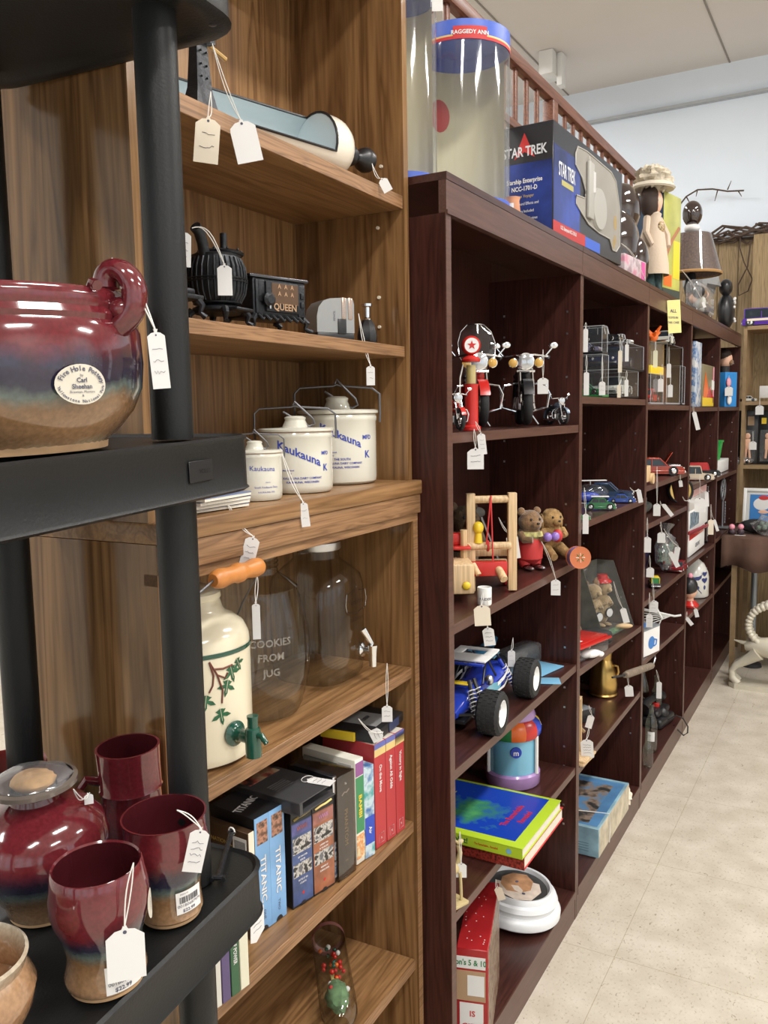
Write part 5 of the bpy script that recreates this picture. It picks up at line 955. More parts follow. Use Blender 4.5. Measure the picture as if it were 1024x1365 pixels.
def bookpic():
    m, nt, out = nodes('sea_creature_print'); b = N(nt, 'BsdfPrincipled'); lnk(nt, b.outputs[0], out.inputs[0]); b.inputs['Roughness'].default_value = .22
    tc = N(nt, 'TexCoord'); mp = N(nt, 'Mapping'); lnk(nt, tc.outputs['Object'], mp.inputs[0]); mp.inputs['Location'].default_value = (-.55, -.85, 0)
    ln = N(nt, 'VectorMath', operation='LENGTH'); mp.inputs['Scale'].default_value = (5, 6, 0); lnk(nt, mp.outputs[0], ln.inputs[0])
    n = N(nt, 'TexNoise'); n.inputs['Scale'].default_value = 22; n.inputs['Detail'].default_value = 5; lnk(nt, tc.outputs['Object'], n.inputs[0])
    k = N(nt, 'Math', operation='MULTIPLY_ADD'); k.inputs[1].default_value = 1.1; lnk(nt, n.outputs[0], k.inputs[0]); lnk(nt, ln.outputs['Value'], k.inputs[2])
    r = ramp(nt, [(.45, (.10, .38, .10)), (.75, (.04, .20, .12)), (.95, (.02, .10, .35)), (1, (.01, .05, .40))]); lnk(nt, k.outputs[0], r.inputs[0]); lnk(nt, r.outputs[0], b.inputs['Base Color']); return m
SEA = bookpic(); LIME = pm('lime_cover', (.40, .56, .03), .3)
BK = [(-.70, 1.865), (-.688, 2.17), (-1.02, 2.17)]
t = thing('picture_book', 'large hardback with lime border, blue sea cover and red title, on top', 'book', (-1.0, 1.862, zD+.034), 0)
W_, H_ = .31, .30
MB().box(0, W_, 0, H_, .0245, .0265, LIME, bev=.0008).box(0, W_, 0, H_, 0, .002, LIME, bev=.0008).box(0, W_, 0, .002, 0, .0265, LIME).text('or Not!', .020, pm('title_green', (.02, .12, .05), .4), (.135, -.0002, .0133), x=(1, 0, 0), y=(0, 0, 1), bold=True).text('The Remarkable... Revealed', .008, RED, (.215, -.0002, .0133), x=(1, 0, 0), y=(0, 0, 1), bold=True, sx=.7).lathe([(0, 0), (.007, 0)], LBLUE, 16, XF((.275, -.0005, .0133), (1, 0, 0), (0, 0, 1))).build('cover', t)
MB().box(.004, W_-.003, .003, H_-.003, .0022, .0244, PAPERPAGES).build('pages', t)
b = MB(); b.box(.0, W_-.03, .03, H_-.012, .0266, .0269, SEA); b.text('The Remarkable', .024, RED, (W_-.085, .155, .0269), x=(.04, 1, 0), y=(-1, 0, 0), bold=True, sx=.8).text('Revealed', .024, RED, (W_-.052, .16, .0269), x=(.04, 1, 0), y=(-1, 0, 0), bold=True, sx=.8); b.text('Believe It or Not!', .020, LIME, (.03, .15, .0269), x=(0, 1, 0), y=(-1, 0, 0), bold=True); b.build('cover_picture', t)
t = thing('picture_book', 'second large hardback with red dotted spine, under the lime bordered book', 'book', (-1.005, 1.875, zD), 0)
MB().box(0, .315, 0, .305, .0315, .0335, REDM, bev=.0008).box(0, .315, 0, .305, 0, .002, REDM, bev=.0008).box(0, .315, 0, .002, 0, .0335, pm('dotted_spine', (.25, .03, .02), .4, var=.9, vscale=160)).text('Zone!', .014, YEL, (.10, -.0002, .017), x=(1, 0, 0), y=(0, 0, 1), bold=True).build('cover', t)
MB().box(.004, .312, .003, .302, .0022, .0314, PAPERPAGES).build('pages', t)
t = thing('carved_antelope', 'slender pale yellow carved antelope with blank tag, at the left shelf end', 'figurine', (-.785, 1.664, zD), -20)
HORN = pm('pale_carving', (.50, .40, .20), .5); b = MB(); b.box(-.02, .025, -.03, .03, 0, .008, HORN, bev=.002)
for (x, y) in ((-.01, -.018), (.012, -.018), (-.01, .018), (.012, .018)): b.tube([(x, y, .006), (x, y*.9, .05), (x, y*.8, .075)], .0035, HORN, 8)
b.ball((0, 0, .082), (.012, .026, .014), HORN, 14).tube([(0, .018, .088), (.0, .026, .115), (0, .020, .135)], [.008, .006, .005], HORN, 10).ball((0, .026, .140), (.006, .012, .006), HORN, 10)
b.tube([(.003, .016, .144), (.006, .0, .155), (.008, -.006, .175)], [.003, .002, .001], HORN, 6).tube([(-.003, .016, .144), (-.006, .0, .155), (-.008, -.006, .175)], [.003, .002, .001], HORN, 6); b.build('figure', t)
gtag(t, 615, 1150, (-.75, 1.68, .55), .024, .034, (613, 1108), slack=0)

# -- bay 1, bottom
zE = .0955
t = thing('round_plaster_frame', 'white stepped round frame around a picture of a brown and white dog', 'picture frame', (-.885, 2.33, zE+.018), rot=(R(-2), R(6), 0))
b = MB(); b.lathe([(0, 0), (.128, 0), (.134, .006), (.134, .022), (.128, .032), (.118, .036), (.118, .044), (.122, .052), (.116, .064), (.106, .068), (.104, .078), (.100, .084), (.094, .082), (.090, .070), (0, .068)], pm('white_plaster', (.70, .72, .74), .35), 64); b.build('frame', t)
b = MB(); b.lathe([(0, .0685), (.0895, .0705)], pm('picture_ground', (.045, .045, .045), .4), 48)
DOGB = pm('dog_brown', (.42, .22, .11), .6, var=.25, vscale=40); DOGW = pm('dog_white', (.60, .50, .42), .6, var=.15, vscale=40)
def blob(pts, mat, z): b.add([(sum(p[0] for p in pts)/len(pts), sum(p[1] for p in pts)/len(pts), z)]+[(x, y, z) for x, y in pts], [(0, i+1, (i+1) % len(pts)+1) for i in range(len(pts))], mat)
blob([(-.05, -.06), (.02, -.075), (.06, -.05), (.07, .01), (.05, .05), (.0, .04), (-.02, .0), (-.07, -.01)], DOGW, .0712); blob([(-.05, -.02), (-.02, -.045), (.02, -.03), (.04, .0), (.03, .05), (-.0, .075), (-.04, .06), (-.06, .02)], DOGB, .0716)
blob([(-.02, -.01), (.0, -.03), (.025, -.035), (.02, -.015), (.0, .0)], DOGW, .072); b.ball((-.012, .02, .0718), (.005, .007, .001), PEN, 8).ball((.028, -.03, .0718), (.006, .006, .001), PEN, 8); b.build('dog_picture', t)
t = thing('village_box', 'tall red dotted box printed with a country store, front left corner of the bay', 'box', (-.800, 1.716, zE), 17)
w_, d_, h_ = .075, .30, .272; RB = pm('box_red', (.34, .015, .018), .35, var=.1, vscale=10); CB = picture('store_photo_print', [(.10, .05, .03), (.22, .14, .09), (.30, .24, .18), (.12, .05, .03)], 45)
b = MB(); b.box(0, w_, 0, d_, 0, h_, RB, bev=.0015, seg=1); b.box(.0, w_*.92, -.0006, 0, h_*.82, h_*.93, PAPER); b.text("on's 5 & 10", .020, pm('sign_green', (.03, .2, .07), .5), (w_*.46, -.0008, h_*.875), x=(1, 0, 0), y=(0, 0, 1), bold=True, sx=.8)
b.box(.0, w_*.92, -.0006, 0, h_*.52, h_*.80, pm('kraft_print', (.40, .26, .15), .5)).box(w_*.35, w_*.88, -.001, -.0006, h_*.57, h_*.76, PAPER); b.box(w_*.1, w_*.85, -.0006, 0, h_*.18, h_*.50, PAPER).text('IS', .02, REDM, (w_*.5, -.0009, h_*.40), x=(1, 0, 0), y=(0, 0, 1), bold=True).text('GIFTS', .02, REDM, (w_*.5, -.0009, h_*.28), x=(1, 0, 0), y=(0, 0, 1), bold=True); b.box(w_, w_+.0006, .002, d_-.002, .002, h_*.98, CB)
rr = random.Random(9)
for i in range(22): b.lathe([(0, 0), (.0016, 0)], PAPER, 8, T(rr.uniform(.006, w_-.006), rr.uniform(.01, d_-.01), h_+.0003))
b.build('carton', t); gtag(t, 663, 1182, (-.80, 1.93, .42), .020, .036, (661, 1172), lean=20, mat=CREAMP)
# ================================================================== farther bays, bookcase tops, back of the shop
def gbox(x0, x1, yt, yb, X, z=None):
    """front rectangle on the plane x = X: returns corner (low y, bottom), width along y, height"""
    A = gx(x0, yb, X); B = gx(x1, yb, X); zz = z if z is not None else A.z; h = rise((X, (A.y+B.y)/2, zz), yt); return Vector((X, A.y, zz)), B.y-A.y, h
def toycar(name, label, loc, rz, L, mat, roof=None, kind='car', group=None, cat='toy car', hood=False, win=None):
    t = thing(name, label, cat, loc, rz, group); W = L*.40; H = L*{'bug': .42, 'van': .38}.get(kind, .30); roof = roof or mat; win = win or pm('car_glass', (.03, .04, .05), .08)
    prof = [(-.5, .10), (-.5, .42), (-.47, .52), (-.30, .56), (.22, .56), (.46, .50), (.5, .40), (.5, .10)] if kind != 'bug' else [(-.5, .12), (-.49, .34), (-.42, .5), (-.28, .62), (.28, .62), (.42, .5), (.49, .32), (.5, .12)]
    bm_ = MB(); M = XF((-W/2, 0, 0), (0, 1, 0), (0, 0, 1)); bm_.prism([(y*L, z*H) for y, z in prof], W, mat, M)
    bm_.box(-W*.52, W*.52, -.5*L, .5*L, H*.20, H*.30, mat, bev=H*.04); bm_.build('body', t)
    cb = MB(); c = [(-.28, .55), (-.18, .95), (.08, 1.0), (.22, .56)] if kind == 'car' else ([(-.34, .55), (-.24, .9), (-.05, 1.05), (.12, .95), (.24, .58)] if kind == 'bug' else [(-.45, .5), (-.45, 1.15), (.1, 1.15), (.16, .5)])
    cb.prism([(y*L, z*H) for y, z in c], W*.84, win, XF((-W*.42, 0, 0), (0, 1, 0), (0, 0, 1))).build('windows', t)
    rb = MB(); ys = [c[1][0]*L+L*.005, c[-2][0]*L]; rb.box(-W*.43, W*.43, ys[0], ys[1], c[1][1]*H-H*.02, c[-2][1]*H+H*.04, roof, bev=H*.03)
    for s_ in (-1, 1): rb.tube([(s_*W*.42, c[0][0]*L, c[0][1]*H), (s_*W*.42, c[1][0]*L, c[1][1]*H)], H*.035, roof, 6).tube([(s_*W*.42, c[-1][0]*L, c[-1][1]*H), (s_*W*.42, c[-2][0]*L, c[-2][1]*H)], H*.035, roof, 6).tube([(s_*W*.42, -.05*L, .55*H), (s_*W*.42, -.05*L, H*.98)], H*.03, roof, 6)
    rb.build('roof', t)
    for s_ in (-1, 1):
        for y in (-.31, .31): r_ = H*.27; MB().lathe([(0, 0), (r_*.55, 0), (r_*.6, -.001), (r_, 0), (r_, -W*.14), (0, -W*.14)], TIRE, 16, T(s_*W*.53, y*L, r_) @ RY(90*s_)).lathe([(0, .0012), (r_*.5, .0012), (r_*.6, 0)], CHROME, 14, T(s_*W*.53, y*L, r_) @ RY(90*s_)).build('wheel', t)
    MB().box(-W*.5, W*.5, .495*L, .52*L, H*.16, H*.28, CHROME, bev=H*.02).build('bumper', t); MB().box(-W*.5, W*.5, -.52*L, -.495*L, H*.16, H*.28, CHROME, bev=H*.02).build('bumper', t)
    for s_ in (-1, 1): MB().ball((s_*W*.36, .49*L, H*.40), (H*.07, H*.05, H*.08), pm('pale_lamp', (.6, .58, .5), .2), 8).build('headlamp', t)
    if hood: MB().box(-W*.42, W*.42, 0, .26*L, 0, H*.04, mat, T(0, .16*L, H*.60) @ RX(58), bev=H*.01).build('open_hood', t); MB().box(-W*.35, W*.35, .24*L, .44*L, H*.5, H*.62, STEEL, bev=H*.03).build('engine', t)
    return t
def case(label, P, w_, h_, d_, tint=CLEAR2, base=BLK, rz=0, name='display_case', cat='display case', group=None, back=None):
    t = thing(name, label, cat, (P[0], P[1], P[2]), rz, group); b = MB(); b.box(-d_, 0, 0, w_, .008, h_, tint)
    for (x, y) in ((0, 0), (0, w_), (-d_, 0), (-d_, w_)): b.tube([(x, y, .008), (x, y, h_)], .0008, pm('clear_edge', (.5, .53, .55), .15), 4)
    for (x, y, x2, y2) in ((0, 0, 0, w_), (0, 0, -d_, 0), (0, w_, -d_, w_), (-d_, 0, -d_, w_)): b.tube([(x, y, h_), (x2, y2, h_)], .0008, pm('clear_edge', (.5, .53, .55), .15), 4)
    b.build('cover', t); MB().box(-d_-.002, .002, -.002, w_+.002, 0, .0078, base, bev=.001, seg=1).build('base', t)
    if back: MB().box(-d_+.0006, -d_+.002, .002, w_-.002, .009, h_-.002, back).build('backing_card', t)
    return t
def ctag(t, px, py, X, w_, h_, apy=None, **k): gtag(t, px, py, X, w_, h_, (px, apy if apy else py-18), slack=0, **k)
# ---- bay 2, top shelf: cased cars
z = 1.6645; GC = 'clear cases on the cased car shelf'
def cbox(xc, xr, yt, X, z):      # near outer corner on column xc, far outer corner on column xr
    y0 = gx(xc, 500, X).y; P = Vector((X, y0, z)); return P, gx(xr, 500, X).y-y0, rise(P, yt)
P, w_, h_ = cbox(803, 808, 472, -.775, z); t = case('clear case with a green base and card, lowest at the left end', P, w_+.03, h_, .15, base=GREEN, back=pm('green_card', (.03, .12, .08), .5), group=GC); ctag(t, 782, 495, -.765, .016, .07, 473); ctag(t, 803, 508, -.766, .020, .044, 475, marks=2)
toycar('toy_car', 'green toy car inside the lowest left clear case', (-.845, P.y+.045, z+.009), -90, .12, GREEN, kind='car')
P2 = Vector((P.x-.003, P.y+.003, z+h_+.002)); h2 = rise(P2, 434); t = case('smoky clear case stacked on the green based case', P2, w_+.02, h2, .15, back=pm('grey_card', (.12, .12, .14), .5), group=GC); ctag(t, 781, 437, -.765, .014, .07, 430)
toycar('toy_car', 'purple grey toy car inside the upper left clear case', (-.85, P2.y+.045, P2.z+.009), -90, .11, pm('violet_grey', (.22, .2, .3), .3))
P, w_, h_ = cbox(826, 851, 492, -.775, z); w_ = min(w_, .30); t = case('clear case holding the white saloon car, on the shelf', P, w_, h_, .125, group=GC); ctag(t, 825.5, 512, -.765, .012, .045, 495, mat=CREAMP); ctag(t, 835.5, 505, -.765, .013, .06, 494)
toycar('toy_car', 'white toy car with black windows, in the case under the dark blue car', (-.835, P.y+w_*.5, z+.009), 180, .225, pm('car_white', (.62, .62, .56), .25))
P2 = Vector((P.x+.004, P.y+.01, z+h_+.002)); w2 = min(gx(858, 480, P2.x).y-P2.y, 3.40-P2.y); h2 = rise(P2, 455); t = case('wide clear case holding the dark blue car, stacked on the white car', P2, w2, h2, .15, group=GC); ctag(t, 827, 466, -.762, .013, .075, 452, mat=CREAMP); ctag(t, 836, 458, -.762, .013, .06, 452)
toycar('toy_car', 'dark blue toy car with pale yellow lights, in the upper wide case', (-.845, P2.y+w2*.45, P2.z+.009), 180, .25, DARKC)
zt = P2.z+h2+.0015; t = toycar('toy_truck', 'black toy truck with pale cab on top of the wide case', (-.86, P2.y+.06, zt), -90, .14, BLK, kind='van', cat='toy truck', roof=pm('pale_roof', (.5, .5, .52), .4))
t = toycar('toy_truck', 'white and black toy van at the right end on top of the wide case', (-.82, P2.y+.18, zt), -95, .085, pm('van_white', (.7, .7, .7), .3), kind='van', cat='toy truck')
# ---- bay 2, second shelf
z = 1.2775
toycar('toy_car', 'long dark blue toy car at the back of the second shelf', (-.885, 3.285, z), -80, .215, pm('steel_blue', (.035, .065, .13), .25, coat=.5))
t = toycar('toy_car', 'green toy beetle car with a white tag across its roof', (-.808, gx(800, 675, -.808).y, z), -72, .105, pm('beetle_green', (.02, .16, .05), .2, coat=.5), kind='bug'); MB().box(-.02, .02, -.03, .03, .040, .041, PAPER, T(0, 0, .006)).build('price_tag', t)
toycar('toy_car', 'small blue toy car to the right of the green beetle', (-.80, gx(829, 668, -.80).y, z), -75, .10, pm('mid_blue', (.03, .08, .35), .2))
toycar('toy_car', 'second small green toy car cropped by the bay edge, left of the beetle', (-.80, 2.63, z), -70, .09, GREEN)
t = thing('tin_canister', 'tall brown and cream toy tin at the left end of the second shelf', 'tin', (-.86, 2.72, z)); MB().lathe([(0, 0), (.034, 0), (.034, .09), (0, .09)], pm('tin_brown', (.25, .16, .06), .4), 28).lathe([(.0345, .03), (.0345, .07)], CREAMP, 28).build('body', t); MB().lathe([(0, .0905), (.036, .0905), (.036, .105), (.024, .125), (.012, .14), (0, .142)], pm('lid_grey', (.12, .13, .13), .4), 28).build('lid', t)
gtag(t, 781, 684, -.752, .018, .062, (779, 650), slack=0)
t = thing('toy_helicopter', 'clear canopy toy helicopter with white rotor, between the cars', 'toy helicopter', (-.895, 3.12, z), -60); MB().ball((0, 0, .04), (.035, .07, .035), CLEAR2, 18).build('canopy', t); MB().box(-.01, .01, -.06, .06, .085, .088, PAPER, bev=.001).tube([(0, 0, .07), (0, 0, .088)], .003, STEEL, 6).build('rotor', t); MB().ball((0, -.01, .025), (.02, .05, .02), BLUE, 12).tube([(-.02, -.06, .004), (-.02, .06, .004)], .003, STEEL, 6).tube([(.02, -.06, .004), (.02, .06, .004)], .003, STEEL, 6).build('body', t)
gtag(t, 851, 652, -.752, .017, .05, (840, 650), lean=12)
# ---- bay 2, third shelf
zf = lambda y: bay_z(1, 2, y)+.001
y0 = gx(792, 835, -.87).y; t = thing('mouse_drummers_box', 'open slanted display box with two brown toy mice, one in a red hat', 'boxed toy', (-.845, 3.02, zf(3.02)), rot=(R(-3.2), 0, R(-3))); BW, BH = .36, .255
OB = pm('olive_print_card', (.10, .10, .085), .5, var=.3, vscale=20)
b = MB(); b.box(-.12, -.117, 0, BW, 0, BH, OB).box(-.12, .03, 0, BW, 0, .004, OB).prism([(-.12, 0), (.04, 0), (-.05, BH), (-.12, BH)], .003, OB, XF((0, .003, 0), (1, 0, 0), (0, 0, 1))).prism([(-.12, 0), (.04, 0), (-.05, BH), (-.12, BH)], .003, OB, XF((0, BW, 0), (1, 0, 0), (0, 0, 1))).box(-.116, -.1155, .01, .13, .09, BH-.01, picture('forest_print', [(.04, .05, .04), (.16, .15, .12), (.08, .08, .09)], 40)).box(-.115, -.1145, .03, .09, BH-.055, BH-.035, REDM).box(.0, .03, .02, BW-.02, .004, .010, pm('green_scene', (.12, .25, .14), .6, var=.6, vscale=30)); b.build('carton', t)
MB().add([(.041, 0, .004), (.041, BW, .004), (-.049, BW, BH), (-.049, 0, BH)], [(0, 1, 2, 3)], CLEAR2).build('clear_front', t)
for i, (y, hat) in enumerate(((.13, 0), (.25, 1))):
    m = thing('toy_mouse', ('brown toy mouse with a round medallion, at the left inside the slanted box', 'brown toy mouse in a red hat, at the right inside the slanted box')[i], 'toy animal', MW(t) @ Vector((-.055, y, .006)), -30, 'toy mice in the slanted box')
    F_ = TANF; MB().ball((0, 0, .075), (.030, .032, .065), F_, 16, e=.1).ball((.008, 0, .155), (.030, .030, .028), F_, 14, e=.1).ball((.036, 0, .150), (.014, .011, .010), F_, 10).build('body', m)
    for s_ in (-1, 1): MB().ball((-.004, s_*.026, .180), (.006, .016, .016), BROWNF, 10).build('ear', m); MB().tube([(0, s_*.028, .11), (.026, s_*.024, .09), (.036, s_*.01, .10)], [.010, .009, .007], F_, 8).build('arm', m); MB().ball((.012, s_*.016, .008), (.024, .012, .008), F_, 10).build('foot', m)
    MB().lathe([(0, 0), (.016, 0), (.017, .004), (.0, .005)], PAPER, 20, T(.034, .004, .060) @ RY(90)).lathe([(.0165, -.001), (.020, 0), (.0165, .005)], BLK, 20, T(.034, .004, .060) @ RY(90)).build('medallion', m)
    if hat: MB().lathe([(0, .176), (.034, .176), (.030, .184), (.020, .190), (.018, .205), (0, .207)], RED, 16, Matrix.Diagonal((1, 1.15, 1, 1))).build('hat', m)
gtag(t, 830, 810, -.748, .022, .055, (818, 775), lean=16)
t = bear('plush_rabbit', 'small grey brown plush rabbit left of the slanted box', (-.875, 2.80, zf(2.80)), -40, .15, pm('grey_brown_plush', (.16, .11, .07), .95, bump=1, bscale=220, var=.4, vscale=40), None, 'long')
t = thing('black_cloth', 'folded black knitted cloth lying in front of the slanted box', 'cloth', (-.835, 2.93, zf(2.93)), rot=(R(-3.2), 0, R(-20))); MB().box(-.05, .04, -.06, .09, .001, .05, BLKM, bev=.018, seg=3).build('fold', t)
t = thing('lidded_tub', 'clear tub of toys with a red lid, at the left of the third shelf', 'container', (-.815, 2.745, zf(2.745)+.001), rot=(R(-3.2), 0, R(-8)))
MB().box(-.065, .05, -.115, .125, .002, .046, CLEAR, bev=.012, seg=3).build('tub', t); MB().box(-.072, .056, -.122, .132, .047, .056, RED, bev=.004, seg=2).box(-.060, .044, -.11, .12, .056, .062, RED, bev=.003).box(.0, .03, -.10, -.05, .0622, .063, PAPER).build('lid', t)
for i, (x, y, m_) in enumerate(((-.02, -.06, SKIN), (.01, .0, pm('dark_rubber', (.06, .07, .09), .4)), (-.01, .06, pm('toy_cream', (.6, .5, .38), .5)), (.015, -.08, PINK))): MB().ball((x, y, .022), (.018, .03, .016), m_, 12).build('toy_piece', t)
t = thing('wooden_shoe_form', 'small wooden foot form lying on the shelf beside the red lid', 'wooden foot', (-.79, gx(832, 842, -.79).y, zf(3.0)), -60); MB().ball((0, 0, .010), (.013, .034, .010), pm('foot_wood', (.55, .38, .2), .5), 12).build('form', t)
t = thing('ceramic_paw', 'white ceramic paw at the shelf front under the red lidded tub', 'paw ornament', (-.775, gx(790, 866, -.775).y-.02, zf(2.68)), -35); b = MB().ball((0, 0, .013), (.018, .040, .014), WHITE, 16); [b.ball((x, .034, .010), (.007, .012, .009), WHITE, 10) for x in (-.011, 0, .011)]; b.build('paw', t)
# ---- bay 2, fourth shelf
z = .4965
t = thing('brass_vase', 'brass milk churn shaped vase with side handle', 'vase', (-.885, 3.30, z)); t.scale = (.86, .86, 1.02)
MB().lathe([(0, .002), (.062, 0), (.066, .006), (.062, .012), (.064, .02), (.064, .05), (.056, .095), (.042, .13), (.036, .142), (.037, .146), (.038, .165), (.046, .180), (.048, .182), (.044, .180), (.034, .165), (.033, .14), (.05, .08), (0, .02)], BRASS, 44).build('body', t)
q = azim(t.location)+80; MB().tube([(.045*math.cos(R(q)), .045*math.sin(R(q)), .12), (.064*math.cos(R(q)), .064*math.sin(R(q)), .118), (.068*math.cos(R(q)), .068*math.sin(R(q)), .095), (.06*math.cos(R(q)), .06*math.sin(R(q)), .078)], .005, BRASS, 8).build('handle', t)
A, B = gx(833, 900, -.735), gx(870, 887, -.725); t = thing('shoe_stretcher_handle', 'long grey brown wooden handle with wire hook, jutting across the bay divider', 'wooden handle', A, 0); d_ = B-A
MB().tube([(0, 0, 0), d_*.1, d_*.5, d_*.95, d_], [.010, .014, .014, .013, .009], pm('grey_driftwood', (.20, .155, .115), .75, var=.3, vscale=60), 14).build('grip', t); MB().tube([d_, d_+Vector((0, .03, .004)), d_+Vector((0, .05, .02)), d_+Vector((0, .04, .03))], .003, STEEL, 6).tube([(0, 0, 0), (-.01, -.03, .004), (-.03, -.06, .004)], .004, BLK, 6).build('hook', t)
gtag(t, 838, 913, -.735, .030, .042, (836, 896), lean=6, slack=0)
t = thing('wooden_tray', 'narrow pale wooden tray standing on end at the left', 'tray', (-.80, 2.60, z)); b = MB(); b.box(-.04, .02, .0, .006, 0, .20, BEECH).box(-.04, .02, .05, .056, 0, .20, BEECH).box(-.04, -.034, .0, .056, 0, .20, BEECH).box(-.04, .02, .0, .056, .196, .202, BEECH); b.build('tray', t); gtag(t, 789, 953, -.765, .022, .045, (785, 940), lean=-14, slack=0); gtag(t, 782, 985, -.755, .040, .060, (786, 965), marks=4, lean=4)
t = thing('rag_doll', 'small straw bodied doll in red, leaning beside the wooden tray', 'doll', (-.83, 2.715, z), -40); b = MB(); b.lathe([(0, 0), (.03, 0), (.025, .05), (.015, .09), (0, .10)], REDM, 16).ball((0, 0, .12), (.02, .02, .022), TANF, 12); b.tube([(0, .012, .08), (.01, .04, .05)], .006, TANF, 6).tube([(0, -.012, .08), (.01, -.04, .05)], .006, TANF, 6); b.build('figure', t); MB().lathe([(0, .128), (.034, .13), (.02, .142), (0, .150)], TANF, 14).build('straw_hat', t)
t = thing('small_grey_purse', 'small grey and black purse on the shelf left of the brass vase', 'purse', (-.88, 2.99, z), -30); MB().box(-.03, .03, -.035, .035, 0, .045, pm('grey_cloth', (.16, .17, .19), .8), T(0, 0, .001) @ RX(0), bev=.012, seg=3).build('body', t); MB().box(.030, .033, -.034, .034, .0, .045, BLK, bev=.001).build('clasp_side', t)
t = thing('stacked_craft_strips', 'pair of thin beech strips at the front left corner of the fourth shelf', 'wood strips', (-.755, 2.62, z), -4); MB().box(-.07, .01, -.05, .05, 0, .008, BEECH, bev=.001).build('strip', t); MB().box(-.068, .012, -.045, .06, .0082, .016, BEECH, bev=.001).build('strip', t)
# ---- bay 2, bottom: blue box
t = thing('model_kit_box', 'worn light blue model kit box with engine picture, on the bottom shelf', 'box', (-.985, 2.765, .0955), 0); BX = pm('worn_blue_card', (.20, .33, .40), .7, var=.3, vscale=14)
b = MB(); b.box(0, .235, 0, .42, 0, .105, BX, bev=.002, seg=1).box(.235, .2356, .004, .416, .002, .103, pm('worn_edge_card', (.50, .44, .33), .8, var=.25, vscale=24)).box(.01, .225, .015, .40, .1050, .1056, pm('box_sky_print', (.08, .20, .38), .35, var=.3, vscale=9)).box(.02, .19, .03, .36, .1056, .1060, picture('engine_print', [(.03, .03, .03), (.22, .16, .12), (.10, .18, .28), (.08, .2, .38)], 16)).text('MODEL KIT', .018, DARKC, (.10, -.0004, .075), x=(1, 0, 0), y=(0, 0, 1), bold=True)
for i in range(4): b.box(.03, .20, -.0005, 0, .018+.009*i, .021+.009*i, pm('faded_ink', (.12, .2, .26), .7))
b.build('carton', t); MB().tube([(.0, .09, .107), (.12, .10, .1075), (.236, .13, .106), (.239, .13, .05), (.237, .13, .0)], .0016, STR, 5).build('string', t)
t = thing('loose_packing', 'crumpled cream packing paper at the far end of the blue box', 'paper', (-.775, 3.215, .0955)); MB().ball((0, 0, .035), (.028, .035, .034), CREAMP, 16, e=.7, es=14).build('paper', t)

# ---- bay 3
z = bay_z(2, 0, 3.7)+.001; G3C = 'packaged toys on the third bookcase'
P, w_, h_ = gbox(867, 884, 499, 534, -.785, z); t = case('low clear case with red and grey base print, under the yellow pack', P, w_, h_, .1, base=pm('grey_base', (.3, .28, .28), .5), group=G3C); ctag(t, 881, 504, -.775, .022, .055, 496)
toycar('toy_car', 'red toy car in the low clear case under the yellow pack', (-.83, P.y+w_*.5, z+.009), 0, w_*.75, RED)
P2 = Vector((P.x, P.y, z+h_+.001)); h2 = rise(P2, 454); t = thing('yellow_toy_pack', 'yellow bottomed window box stacked at the left, third bookcase', 'packaged toy', P2); MB().box(-.07, 0, 0, w_, .0, h2*.25, YEL, bev=.001).box(-.07, -.068, 0, w_, h2*.25, h2, pm('olive_card', (.2, .2, .1), .5)).box(-.068, 0, w_-.003, w_, h2*.25, h2, pm('ochre', (.45, .25, .05), .5)).build('box', t); MB().box(-.066, -.001, .002, w_-.004, h2*.25, h2, CLEAR).build('window', t); ctag(t, 874, 466, -.775, .018, .07, 455, mat=pm('cream_tag', (.7, .68, .5), .8))
zt = P2.z+h2+.001; t = thing('orange_plastic_figure', 'spiky orange plastic toy on top of the yellow pack', 'toy figure', (-.80, gx(871, 450, -.80).y, zt)); b = MB(); [b.tube([(0, 0, .02), (.03*math.cos(a), .045*math.sin(a), .045+.02*math.cos(2*a))], [.012, .004], ORG, 6) for a in [i*PI/3.5 for i in range(7)]]; b.ball((0, 0, .02), .02, ORG, 10); b.build('figure', t)
toycar('toy_car', 'small white open toy car on top of the yellow pack', (-.79, gx(887, 455, -.79).y, zt), 0, .14, pm('car_white', (.62, .62, .56), .25), kind='bug')
P, w_, h_ = gbox(888, 909, 461, 534, -.785, z); t = case('tall smoky window box with dark figures, middle of the third bookcase top', P, w_, h_, .1, tint=clear('smoky_window', (.7, .7, .7), 1.5, .08, .08), base=pm('grey_base', (.3, .28, .28), .5), back=picture('dark_toy_print', [(.02, .02, .02), (.15, .12, .10), (.04, .05, .08)], 30), group=G3C); ctag(t, 892, 484, -.775, .018, .06, 462); ctag(t, 894, 512, -.775, .020, .055, 492)
P, w_, h_ = gbox(906, 920, 489, 535, -.785, z); w_ = min(w_, 4.32-P.y); t = case('narrow clear pack with an orange edge, right end of that shelf', P, w_, h_, .08, base=pm('grey_base', (.3, .28, .28), .5), back=pm('orange_edge_card', (.55, .25, .12), .5), group=G3C); ctag(t, 917, 505, -.79, .014, .06, 490)
z = 1.3215; t = toycar('toy_car', 'large red toy car with its hood propped open', (-.865, 4.05, z), -72, .26, pm('car_red', (.36, .035, .012), .15, coat=.6), hood=True); ctag(t, 907, 640, -.752, .016, .03, 625, lean=8)
t = thing('wooden_block_truck', 'plain wooden block with round wheel left of the red car', 'wooden toy', (-.79, 3.50, z)); MB().box(-.04, .02, -.02, .05, .01, .075, BEECH, bev=.002).build('block', t); MB().lathe([(0, 0), (.022, 0), (.022, .012), (0, .012)], BEECH, 20, T(.021, .05, .022) @ RY(90)).build('wheel', t)
